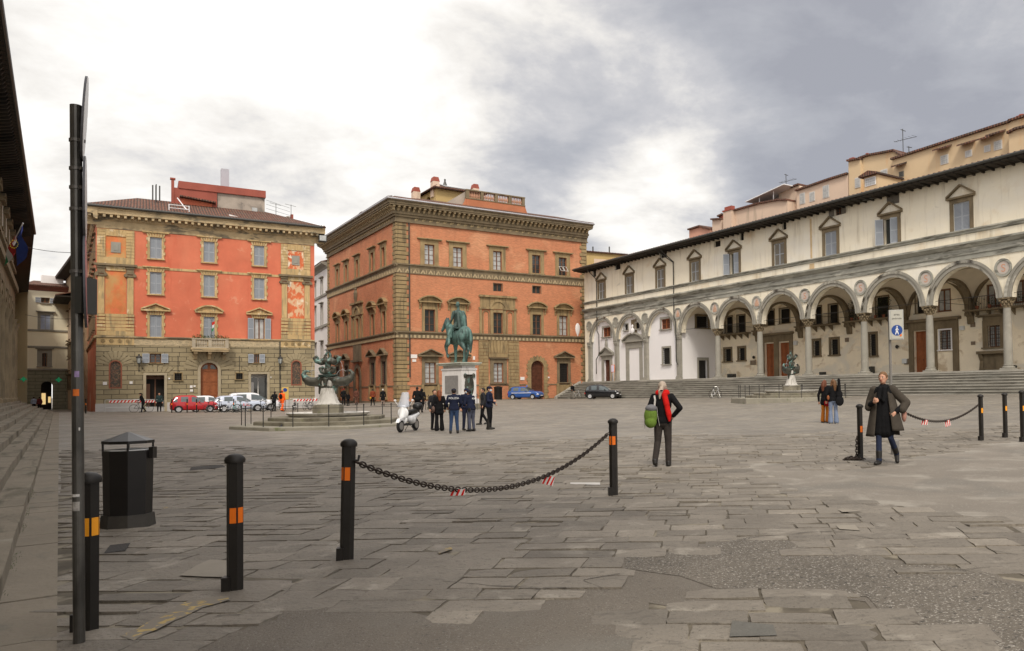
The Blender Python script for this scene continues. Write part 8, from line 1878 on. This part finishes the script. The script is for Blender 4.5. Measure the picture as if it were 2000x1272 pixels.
def railing(cx, cy, z, label, n=16, rx=4.3, ry=3.7, h=.95):
    t = thing('iron_railing', label, 'railing', (cx, cy, z), R(-36)); P_ = []
    for k in range(n):
        a = 2 * PI * (k + .5) / n; x, y = rx * math.cos(a), ry * math.sin(a); P_.append((x, y)); m = MB(); m.tube((x, y, -.1), (x, y, .12 + h), .022, n=8); m.lathe([(.03, .12 + h - .04), (.035, .12 + h), (.02, .12 + h + .03), (.0, .12 + h + .04)], (x, y, 0), 8); m.build('post', mIRN, t)
    m = MB()
    for i in range(n):
        if i in (4,): continue
        a, b = P_[i], P_[(i + 1) % n]; m.tube((a[0], a[1], h), (b[0], b[1], h), .011, n=6)
    m.build('rail', mIRN, t); return t
F1 = at(641, 834, 38.5); F1z = gz(F1[0], F1[1]); f1 = fountain('left bronze and marble fountain with curling sea monsters, wet basin and stepped base'); f1.location = (F1[0], F1[1], F1z)
railing(F1[0], F1[1], F1z, 'thin iron railing posts round the left fountain')
F2 = at(1546, 780, 55.0); F2z = gz(F2[0], F2[1]) + .10; f2 = copy_tree(f1); f2.location = (F2[0], F2[1], F2z); f2['label'] = 'right bronze and marble fountain before the loggia steps, seen end-on with a blue tarnished shell'; f1['group'] = f2['group'] = 'pair of monster fountains'; f2.rotation_euler = (0, 0, R(52)); f2.scale = (.9, .9, .9)
railing(F2[0], F2[1], F2z - .1, 'thin iron railing posts round the right fountain', rx=3.9, ry=3.4)

def statue():
    p = at(897, 797, 57); z = gz(p[0], p[1]); view = math.atan2(p[1], p[0]); hd = view + R(33); S = 57 / 1500
    t = thing('statue_pedestal', 'tall white marble pedestal with grey panel and bronze trophies carrying the rider', 'pedestal', (p[0], p[1], z), hd)
    top = at(897, 709, 57)[2] - z
    m = MB(); m.box(-2.1, 2.1, -1.4, 1.4, -.3, .18); m.box(-1.75, 1.75, -1.05, 1.05, .18, .40); m.build('step', mFST, t)
    L2, W2 = 1.30, .62; m = MB(); m.box(-L2 - .12, L2 + .12, -W2 - .12, W2 + .12, .40, .75); m.box(-L2, L2, -W2, W2, .75, top - .55); m.box(-L2 - .05, L2 + .05, -W2 - .05, W2 + .05, top - .55, top - .42); m.box(-L2 + .05, L2 - .05, -W2 + .05, W2 - .05, top - .42, top - .2); m.build('shaft', M('pedestal_marble', (.66, .64, .62), var=.1, scale=1.3, stains=[((.33, .31, .28), .56, .12, 1.3, (2, 2, .4), .7, 3)]), t)
    m = MB(); m.box(-L2 - .22, L2 + .22, -W2 - .22, W2 + .22, top - .20, top - .08); m.box(-L2 - .3, L2 + .3, -W2 - .3, W2 + .3, top - .08, top); m.build('cornice', M('greenish_marble', (.45, .47, .40), var=.2, scale=2), t)
    m = MB(); m.box(-.85, .85, W2, W2 + .04, 1.15, top - .95); m.box(-.85, .85, -W2 - .04, -W2, 1.15, top - .95); m.build('grey_panel', M('grey_inscribed_panel', (.22, .21, .20), var=.15, scale=5), t)
    q = [('e', (-L2 - .03, 0, 1.7), (.05, .42, .85)), ('e', (-L2 - .06, -.36, 2.45), (.08, .14, .18)), ('e', (-L2 - .06, .36, 2.45), (.08, .14, .18)), C_((-L2 - .06, -.4, 2.5), (-L2 - .06, .4, 2.5), .05, .05), ('e', (-L2 - .06, 0, 1.4), (.07, .3, .3))]; blob('bronze_trophy', mBRZ, t, q, .025, 2)
    sc = (at(897, 588, 57)[2] - z - top) / 2.66
    s = thing('equestrian_statue', 'green bronze statue of a rider on a striding horse seen from behind', 'statue', (p[0], p[1], z + top), hd); s.scale = (sc * .82, sc * .86, sc)
    q = [('e', (0, 0, 1.14), (.78, .31, .33)), ('e', (.52, 0, 1.16), (.34, .28, .37)), ('e', (-.56, 0, 1.20), (.42, .33, .36)), C_((.62, 0, 1.25), (1.0, 0, 1.72), .27, .17), C_((.66, 0, 1.36), (1.02, .02, 1.86), .20, .13), C_((1.02, .03, 1.84), (1.34, .12, 1.45), .135, .07), ('e', (1.12, .06, 1.70), (.13, .09, .15)), C_((.99, .08, 1.93), (.98, .10, 2.03), .035, .012), C_((.99, -.04, 1.93), (.98, -.06, 2.03), .035, .012)]
    q += chainp([(-.92, 0, 1.38), (-1.05, 0, 1.28), (-1.12, 0, .9), (-1.08, 0, .42)], [.06, .085, .10, .045])
    q += chainp([(-.62, .17, 1.08), (-.52, .20, .86), (-.82, .18, .58), (-.78, .18, .16), (-.74, .18, .06)], [.24, .17, .085, .055, .08]); q += chainp([(-.60, -.17, 1.08), (-.38, -.20, .84), (-.56, -.18, .54), (-.42, -.18, .14), (-.37, -.18, .06)], [.24, .17, .085, .055, .08])
    q += chainp([(.55, -.17, 1.0), (.58, -.17, .60), (.56, -.17, .16), (.60, -.17, .06)], [.17, .09, .055, .08]); q += chainp([(.60, .17, 1.0), (.88, .19, .74), (.80, .19, .44), (.72, .19, .30)], [.17, .10, .055, .075])
    for k in range(7): f = k / 6; q.append(C_((.62 + .38 * f, .12 - .04 * f, 1.55 + .36 * f), (.66 + .36 * f, .2 - .04 * f, 1.38 + .36 * f), .05, .03))
    blob('horse', mVRD, s, q, .024, 2)
    q = [('e', (-.02, 0, 1.62), (.26, .24, .2)), C_((-.02, 0, 1.66), (.0, 0, 2.05), .19, .22), ('e', (.0, 0, 2.12), (.17, .27, .16)), C_((.0, 0, 2.2), (.01, 0, 2.38), .075, .065), ('e', (.02, .02, 2.50), (.115, .095, .135)), C_((.10, .03, 2.50), (.14, .05, 2.47), .03, .03)]
    for sy in (-1, 1): q += chainp([(.0, sy * .18, 1.55), (.30, sy * .36, 1.28), (.26, sy * .40, .86), (.40, sy * .42, .76)], [.14, .11, .065, .05])
    q += chainp([(.0, .27, 2.14), (.04, .36, 1.86), (.34, .24, 1.74)], [.085, .065, .045]); q += chainp([(.0, -.27, 2.14), (.05, -.44, 1.98), (.18, -.42, 1.82)], [.09, .07, .05]); q += [C_((.14, -.42, 1.84), (.34, -.46, 2.02), .022, .018)]
    q += chainp([(-.10, -.2, 2.15), (-.2, -.22, 1.85), (-.3, -.2, 1.5)], [.1, .12, .10]); q += chainp([(-.14, .1, 2.1), (-.24, .14, 1.8), (-.36, .16, 1.46)], [.1, .10, .08]); q += [C_((-.05, .34, 1.52), (-.2, .42, 1.0), .02, .012)]
    r = blob('rider', mVRD, s, q, .022, 2)
    q = [('e', (-.05, 0, 1.47), (.42, .34, .05)), C_((.1, .33, 1.45), (.12, .36, 1.1), .05, .06), C_((.1, -.33, 1.45), (.12, -.36, 1.1), .05, .06)]; blob('saddle', mVRD, s, q, .024, 2)
    m = MB(); m.path([(1.3, .16, 1.5), (1.0, .22, 1.5), (.6, .25, 1.62), (.34, .24, 1.74)], .012, 5); m.build('reins', mVRD, s)
    b = at(882, 706, 57 - 1.0); 
    railing(p[0], p[1], z, 'thin iron railing posts round the statue pedestal', n=10, rx=2.9, ry=2.1)
statue()

# ================================================================== bollards, chains, bin, signs, barriers
mBOL = M('dark_bollard_paint', (.017, .0145, .012), rough=.45, var=.25, scale=4, bump=.002, spec=.3); mREF = M('orange_reflector', (.80, .17, .01), rough=.4, var=.08, scale=12); mYRF = M('amber_reflector', (.85, .34, .02), rough=.4, var=.08, scale=12)
def bollard(px, py, label, top_px, refl=0, lean=(0, 0), Y=None, small=0):
    p = on_ground(px, py, Y); t = thing('bollard', label, 'bollard', p, 0, 'dark iron bollards', rot=(R(lean[1]), R(lean[0]), R(14))); h = at(px, top_px, p.y)[2] - p.z; r = .063
    m = MB(); m.lathe([(r, -.1), (r, h - .07)], n=6, rot=R(0)); m.build('post', mBOL, t)
    m = MB(); m.lathe([(r + .012, h - .075), (r + .016, h - .05), (r + .008, h - .03), (r * .7, h - .008), (.01, h)], n=20); m.build('cap', mBOL, t, smooth=50)
    if not small: m = MB(); m.box(-.085, -.02, -.07, .03, 0, .13); m.build('base_bracket', mBOL, t)
    z0 = h * (.50, .66, .60, .55)[refl % 4]; ap = r * math.cos(PI / 6)
    for k in ((4, 5, 0) if refl != 1 else (3, 4)):
        a = PI / 3 * k + PI / 6 ; m = MB(Matrix.Rotation(a, 4, 'Z')); m.box(ap + .0005, ap + .003, -.024, .024, z0, z0 + .125); m.build('reflector', mYRF if refl == 2 else mREF, t)
    return t, p, h
B0 = bollard(173, 1240, 'bollard directly behind the tall sign pole, nearest the viewer', 922, 2)
B1 = bollard(459, 1162, 'bollard with two orange reflectors standing alone left of the chain', 886, 0)
B2 = bollard(677, 1098, 'slightly leaning bollard holding the left end of the near chain', 857, 1, lean=(1.3, 0))
B3 = bollard(1199, 970, 'bollard holding the right end of the near chain', 817, 1)
B4 = bollard(1681, 900, 'bollard with a heap of chain at its foot, left of the grey-coated woman', 789, 0)
B5 = bollard(1917, 862, 'bollard holding the right end of the far chain', 770, 2)
B6 = bollard(1964, 856, 'bollard between the far chain and the right edge', 767, 2)
B7 = bollard(1998, 864, 'bollard cut by the right edge of the view', 762, 2)
def thin_b(px, py, Y, h, lb): p = at(px, py, Y); p[2] = gz(p[0], p[1]); t = thing('thin_post', lb, 'bollard', p, 0, 'thin posts by the parked cars'); m = MB(); m.tube((0, 0, 0), (0, 0, h), .045, n=8); m.ball((0, 0, h), .055, 8, 6); m.build('post', mBOL, t); m = MB(); m.tube((0, 0, h * .6), (0, 0, h * .72), .047, n=8); m.build('reflector', mREF, t)
for px, lb in ((335.5, 'thin post at the tail of the red car'), (365.5, 'thin post before the red car door'), (384, 'thin post before the red car front wheel'), (456.5, 'thin post before the silver car')): thin_b(px, 803.5, 64.6, 1.1, lb)
thin_b(167.5, 808, 62, 1.15, 'thin post at the left corner of the orange palazzo'); thin_b(161, 810, 62, 1.1, 'thin post just right of the sign pole foot by the palazzo corner')
def chain(P, name_label, r=.0085, pitch=.052, size=(.042, .026)):
    m = MB(); pts = [Vector(p) for p in P]; L = [0]
    for a, b in zip(pts[:-1], pts[1:]): L.append(L[-1] + (b - a).length)
    n = int(L[-1] / pitch); j = 0
    for i in range(n):
        s = (i + .5) * pitch
        while j < len(L) - 2 and L[j + 1] < s: j += 1
        f = (s - L[j]) / (L[j + 1] - L[j]); c = pts[j].lerp(pts[j + 1], f); t = (pts[j + 1] - pts[j]).normalized(); u = Vector((0, 0, 1)) if abs(t.z) < .9 else Vector((1, 0, 0)); x = t.cross(u).normalized(); z = x.cross(t); w = z if i % 2 else x
        m.path([c + t * size[0] * math.cos(a) + w * size[1] * math.sin(a) for a in [2 * PI * k / 10 for k in range(10)]], r, 5, closed=True)
    o = m.build('chain', M('rusty_chain', (.045, .033, .026), rough=.6, var=.4, scale=12, metal=.3), None, smooth='all'); o['label'] = name_label; o['category'] = 'chain'; return o
def cat_pts(a, b, low, n=40):
    a, b = Vector(a), Vector(b); T = (low[0] - a.x) / (b.x - a.x); lin = a.z + (b.z - a.z) * T; sag = (lin - low[2]) / (4 * T * (1 - T)); return [Vector((*(a.lerp(b, i / n)).xy, a.z + (b.z - a.z) * i / n - 4 * sag * (i / n) * (1 - i / n))) for i in range(n + 1)]
a_ = at(697, 903, B2[1].y); b_ = at(1190, 845, B3[1].y); l_ = at(950, 965, 8.75); C1 = cat_pts(a_, b_, l_); chain(C1, 'near chain hanging between two bollards with warning tags')
for k, (e, q) in enumerate(((B2, a_), (B3, b_))):
    m = MB(); o = Vector(q) - e[1]; o = Matrix.Rotation(-R(14), 3, 'Z') @ o; m.path([(o.x * .3, o.y * .3, o.z + .02), (o.x * .9, o.y * .9, o.z + .02), (o.x, o.y, o.z + .07)], .012, 6); m.build('chain_hook', mIRN, e[0])
c_ = at(1912, 790, B5[1].y); d_ = at(1752, 797, 17.0); l2 = at(1832, 823, 18.3); C2 = cat_pts(d_, c_, l2, 30); chain(C2, 'far chain hanging behind the grey-coated woman')
def wtag(p, rz, label, w=.12, h=.085, tilt=0):
    t = thing('warning_tag', label, 'tag', p, rz, 'red and white tags on the chains', rot=(R(8), R(tilt), rz)); m = MB(); m.box(-w / 2, w / 2, -.003, .003, -h, 0); pl = m.build('plate', M('tag_white', (.75, .73, .70), var=.05), t)
    m = MB()
    for k in range(3): x = -w / 2 + .005 + k * w / 2.9; m.prism([(x, -h), (x + w * .16, -h), (min(w / 2, x + w * .34), 0), (x + w * .18, 0)], -.0045, -.0031); 
    m.build('red_stripes', M('tag_red', (.62, .02, .015), var=.05), pl)
def onch(C, px): return min(C, key=lambda q: abs(_px(q) - px))
def _px(q): c = CM.T @ (np.array(q) - EYE); return PX - F * c[0] / c[2]
wtag(onch(C1, 899) - Vector((0, 0, .0)), R(10), 'red and white tag at the lowest point of the near chain', .17, .07); wtag(onch(C1, 1068) - Vector((0, 0, .02)), R(12), 'tilted red and white tag on the rising half of the near chain', .15, .12, 14)
wtag(onch(C2, 1805), 0, 'red and white tag at the middle of the far chain', .16, .11); wtag(onch(C2, 1849), 0, 'tilted tag on the far chain nearer its bollard', .14, .14, -18)
r4 = random.Random(4); P4 = [B4[1] + Vector((-.07, -.02, B4[2] * .42)), B4[1] + Vector((-.085, -.03, B4[2] * .2)), B4[1] + Vector((-.09, -.04, .05))] + [B4[1] + Vector((-.10 + .22 * math.cos(k * 1.1) * (1 - k / 30) - .06, -.05 + .10 * math.sin(k * 1.1), .02 + .002 * k)) for k in range(22)]
chain(P4, 'rusty chain hanging from a bollard and heaped at its foot')

def litter_bin():
    p = on_ground(250, 1031); p0 = on_ground(204, 1030, p.y); h = 1.19
    t = thing('litter_bin', 'black six-sided litter bin with pyramid lid and open slot', 'litter bin', p, R(8)); bm_ = M('bin_black', (.013, .011, .010), rough=.42, var=.3, scale=3, spec=.35)
    def oct_(r, z0, z1, r1=None): m = MB(); m.lathe([(r, z0), (r1 or r, z1)], n=8, rot=R(22.5), sx=1, sy=.85); return m
    oct_(.305, 0, .17, .285).build('base', M('bin_base', (.05, .045, .038), rough=.6, var=.3, scale=3), t); oct_(.262, .17, .965, .275).build('body', bm_, t)
    m = MB()
    for k in range(8):
        a = R(22.5) + k * PI / 4; 
        if k % 2 == 0: m.tube((.265 * math.cos(a), .225 * math.sin(a), .9), (.268 * math.cos(a), .228 * math.sin(a), 1.06), .012)
    m.build('lid_posts', bm_, t)
    m = MB(); m.lathe([(.264, .966), (.25, .978), (.2, .97)], n=8, rot=R(22.5), sy=.85); m.build('liner_rim', M('torn_white_liner', (.6, .6, .58), var=.3), t)
    m = MB(); m.lathe([(.285, 1.05), (.285, 1.085)], n=8, rot=R(22.5), sy=.85); m.build('lid', bm_, t); m = MB(); m.lathe([(.282, 1.086), (.02, h)], n=8, rot=R(22.5), sy=.85); m.build('lid_top', M('lid_grey', (.12, .12, .12), rough=.4, var=.2, scale=5), t)
    m = MB(); m.box(.262, .31, -.05, .05, .86, 1.0); m.build('ashtray', bm_, t)
litter_bin()

def sign_pole():
    p = on_ground(155, 1262); ptop = at(148, 206, p.y); d = Vector((ptop[0] - p.x, ptop[1] - p.y, ptop[2] - p.z)); t = thing('sign_pole', 'tall dark scratched pole with three signs seen edge-on, nearest thing at left', 'sign pole', p)
    r = .0335; m = MB(); m.path([(0, 0, -.1), d * .5, d], r, 16); m.build('pole', M('scratched_pole', (.10, .095, .085), rough=.32, var=.3, scale=5, metal=.5, spec=.5, stains=[((.02, .018, .015), .48, .2, 2.5, (1, 1, .4), .8, 2), ((.45, .44, .42), .70, .03, 5, (2, 2, .5), .7, 7)]), t)
    Z = lambda y: at(153, y, p.y)[2] - p.z
    def off(z): return d * (z / d.z)
    bk = M('sign_back', (.10, .10, .11), rough=.5, var=.2); fcw = M('sign_face', (.62, .60, .58), rough=.35, var=.1)
    for k, (y0, y1) in enumerate(((149, 312), (305, 470), (458, 640))):
        za, zb = Z(y1), Z(y0); c = off((za + zb) / 2); rr = (zb - za) / 2; T = Matrix.Translation(c + Vector((.040, .030, 0))) @ Matrix.Rotation(R(36), 4, 'Z') @ Matrix.Rotation(R((3, 0, -1)[k]), 4, 'Y')
        def disc(x0, x1, r_): m = MB(T); pts = [(r_ * math.cos(a), r_ * math.sin(a)) for a in [2 * PI * i / 28 for i in range(28)]]; m.prism(pts, x0, x1, 'x'); return m
        s = disc(-.012, .0, rr).build('round_sign', bk, t); disc(.0005, .003, rr * .98).build('sign_face', fcw if k < 2 else M('red_white_face', (.50, .2, .2), rough=.4, var=.3), s)
    m = MB(); 
    for y in (275, 330, 367, 409, 531): z = Z(y); c = off(z); m.lathe([(r + .002, -.012), (r + .006, -.01), (r + .006, .01), (r + .002, .012)], c, 16); m.box(c.x + .02, c.x + .05, c.y - .02, c.y + .02, c.z - .01, c.z + .01)
    m.build('clamp', M('clamp_metal', (.16, .15, .14), rough=.4, metal=.5), t)
    z = Z(575); c = off(z); m = MB(); m.box(c.x + .03, c.x + .075, c.y - .06, c.y + .08, c.z - .13, c.z + .11); m.build('junction_box', mGUT, t)
    def sticker(y, mt, w, h, a=-70): c = off(Z(y)); m = MB(); n = 6; aa = [R(a - w / r * 28 + w / r * 57 * i / n) for i in range(n + 1)]; m.add([(c.x + (r + .0015) * math.cos(q), c.y + (r + .0015) * math.sin(q), c.z + s) for s in (-h / 2, h / 2) for q in aa], [(i, i + 1, n + 2 + i, n + 1 + i) for i in range(n)]); return m.build('sticker', mt, t)
    sticker(767, M('orange_sticker', (.65, .16, .03), var=.15, scale=30), .035, .045); sticker(731, M('purple_sticker', (.30, .22, .38), var=.3, scale=30), .025, .04, -60); sticker(988, M('torn_paper', (.38, .36, .33), var=.4, scale=30), .05, .06, -85); sticker(967, M('white_tape', (.55, .53, .50), var=.4, scale=40), .05, .018, -85); sticker(838, M('white_tape', (0, 0, 0)), .008, .02, -40)
sign_pole()

def pedestrian_sign():
    Y = 16.6; p = on_ground(1746, 893, Y); t = thing('pedestrian_area_sign', 'illuminated box sign reading area pedonale with blue walking figure, on a grey pole', 'sign', p, face_dir(1755, .12))
    Z = lambda y: at(1755, y, Y)[2] - p.z; z0, z1 = Z(664), Z(606); gp = M('grey_pole_paint', (.20, .19, .175), rough=.5, var=.2, scale=4)
    m = MB(); m.tube((-.03, .0, 0), (-.03, 0, z1 - .02), .03, n=14); m.build('pole', gp, t); m = MB(); m.lathe([(.085, -.05), (.085, .30), (.07, .33)], (.03, 0, 0), 16); m.build('base_sleeve', gp, t)
    x0, x1 = -.045, .25; m = MB(); m.box(x0, x1, -.10, .10, z0, z1); m.build('box', M('sign_box_grey', (.42, .42, .39), rough=.5, var=.08), t)
    m = MB(); m.box(x0 + .035, x1 - .02, -.107, -.101, z0 + .02, z1 - .02); f = m.build('panel', M('cream_panel', (.47, .46, .40), rough=.4, var=.05), t)
    xc = (x0 + x1) / 2 + .007; tm = M('black_print', (.04, .04, .04), var=0); text('area', .072, tm, t, (xc, -.108, z1 - .105), (PI / 2, 0, 0), ext=.001); text('pedonale', .055, tm, t, (xc, -.108, z1 - .19), (PI / 2, 0, 0), ext=.001)
    zc = z0 + .20; m = MB(); m.prism(arc_pts(xc, zc, .115, 0, 2 * PI, 28)[:-1], -.1105, -.1075); m.build('blue_disc', M('sign_blue', (.02, .065, .26), rough=.4, var=.05), t)
    m = MB(); w = M('sign_white', (.8, .8, .8), var=0); m.ball((xc + .003, -.113, zc + .078), (.013, .003, .015), 10, 6)
    for a, b, r in (((xc, zc + .058), (xc - .004, zc), .017), ((xc, zc + .05), (xc - .035, zc - .0), .008), ((xc, zc + .05), (xc + .034, zc + .004), .008), ((xc - .004, zc), (xc - .032, zc - .09), .012), ((xc, zc), (xc + .03, zc - .09), .012)): m.path([(a[0], -.1115, a[1]), (b[0], -.1115, b[1])], r, 6, sq=.15) if False else m.prism([(a[0] - r, a[1]), (a[0] + r, a[1]), (b[0] + r * .7, b[1]), (b[0] - r * .7, b[1])], -.1125, -.111)
    m.build('walking_figure', w, t); m = MB(); m.prism([(xc + .055, z0 + .06), (xc + .10, z0 + .08), (xc + .09, z0 + .12), (xc + .06, z0 + .10)], -.1127, -.1113); m.build('sticker', mREF, t)
pedestrian_sign()

def barrier(px, py, Y, label, L=2.6, rz=None):
    p = at(px, py, Y); p[2] = gz(p[0], p[1]); t = thing('barrier', label, 'barrier', p, LP.rotation_euler[2] if rz is None else rz, 'red and white crowd barriers'); gm = M('galvanised', (.5, .5, .48), rough=.4, metal=.5, var=.1)
    m = MB(); m.path([(0, 0, .02), (0, 0, 1.0), (.06, 0, 1.06), (L - .06, 0, 1.06), (L, 0, 1.0), (L, 0, .02)], .022); m.tube((0, 0, .38), (L, 0, .38), .03); m.build('frame', gm, t)
    for x in (0, L): m = MB(); m.path([(x, -.28, .0), (x, 0, .12), (x, .28, 0)], .02); m.build('foot', gm, t)
    m = MB(); m.box(.28, L - .28, -.03, -.012, .80, 1.0); b = m.build('board', M('tag_white', (0, 0, 0)), t); m = MB(); n = 8; w = (L - .56) / n
    for k in range(n): x = .28 + k * w; m.prism([(x, .80), (x + w * .5, .80), (x + w * .95, 1.0), (x + w * .45, 1.0)], -.034, -.0301)
    m.build('red_stripes', M('tag_red', (0, 0, 0)), b)
barrier(205, 803, 66.3, 'left barrier of the pair before the stone ground floor'); barrier(258, 803, 67.8, 'right barrier of the pair, behind the pushed bicycle', 2.3)
barrier(566, 797, 71, 'barrier just right of the orange worker', 2.7); barrier(624, 797, 72, 'barrier end showing left of the fountain stem', 1.6); barrier(536, 797, 70.5, 'barrier half hidden behind the men and bicycles', 1.2)
def info_sign():
    p = at(557, 800, 69); p[2] = gz(p[0], p[1]); t = thing('roadworks_sign', 'yellow temporary sign with blue disc beside the orange worker', 'sign', p, LP.rotation_euler[2] - .3)
    m = MB(); m.tube((0, 0, 0), (0, 0, 1.0), .03); m.build('pole', mGUT, t); m = MB(); m.box(-.28, .28, -.02, .02, 1.0, 2.1); m.build('board', M('yellow_board', (.62, .42, .12), var=.15, scale=4), t); m = MB(); m.prism(arc_pts(0, 1.85, .17, 0, 2 * PI, 20)[:-1], -.03, -.021); m.build('blue_disc', M('sign_blue', (0, 0, 0)), t)
info_sign()
def pigeon(px, py, label, Y=None):
    p = on_ground(px, py, Y); t = thing('pigeon', label, 'pigeon', p, rnd.uniform(0, 6), 'pigeons'); g = M('pigeon_grey', (.04, .04, .048), var=.3, scale=20); blob('body', g, t, [('e', (0, 0, .12), (.055, .10, .055)), C_((0, -.07, .15), (0, -.10, .22), .035, .025), ('e', (0, -.115, .235), (.024, .03, .024)), C_((0, .08, .11), (0, .19, .09), .035, .012)], .01, 1); m = MB(); m.tube((.02, 0, 0), (.02, 0, .08), .004, n=4); m.tube((-.02, 0, 0), (-.02, 0, .08), .004, n=4); m.build('legs', M('pigeon_leg', (.3, .08, .06)), t)
pigeon(547, 840, 'dark pigeon on the paving before the left fountain')
p_ = at(579, 807.5, 37.2); pigeon(579, 807.5, 'small bird perched on the rim of the left fountain basin', 37.2)
def planter():
    # dark round litter container by the rusticated bay
    p = at(973, 782, 86); p[2] = gz(p[0], p[1]); t = thing('round_bin', 'dark round litter container before the rusticated bay of the brick palazzo', 'litter bin', p); m = MB(); m.lathe([(.42, 0), (.45, .1), (.45, 1.25), (.48, 1.3), (.48, 1.4), (.2, 1.5)], n=18); m.build('drum', M('bin_black', (0, 0, 0)), t, smooth=40)
planter()
def easel():
    fc = LGF; x, z = fc.uv(1199, 735, -.5); p = fc.Mw @ Vector((x, -.6, 2.42)); t = thing('notice_stand', 'orange framed notice stand by the small pedimented door of the loggia', 'stand', p, fc.root.rotation_euler[2])
    m = MB()
    for sx in (-.28, .28): m.tube((sx * 1.3, -.1, 0), (sx * .8, .1, 1.7), .03)
    m.tube((0, .5, 0), (0, .12, 1.6), .03); m.build('legs', M('light_wood', (.45, .28, .14)), t); m = MB(); m.box(-.35, .35, -.04, -.0, 1.0, 1.85); m.build('board', mREF, t); m = MB(); m.box(-.28, .3, -.06, -.041, 1.05, 1.8); m.build('sheet', M('lilac_paper', (.68, .66, .80), var=.05), t)
easel()
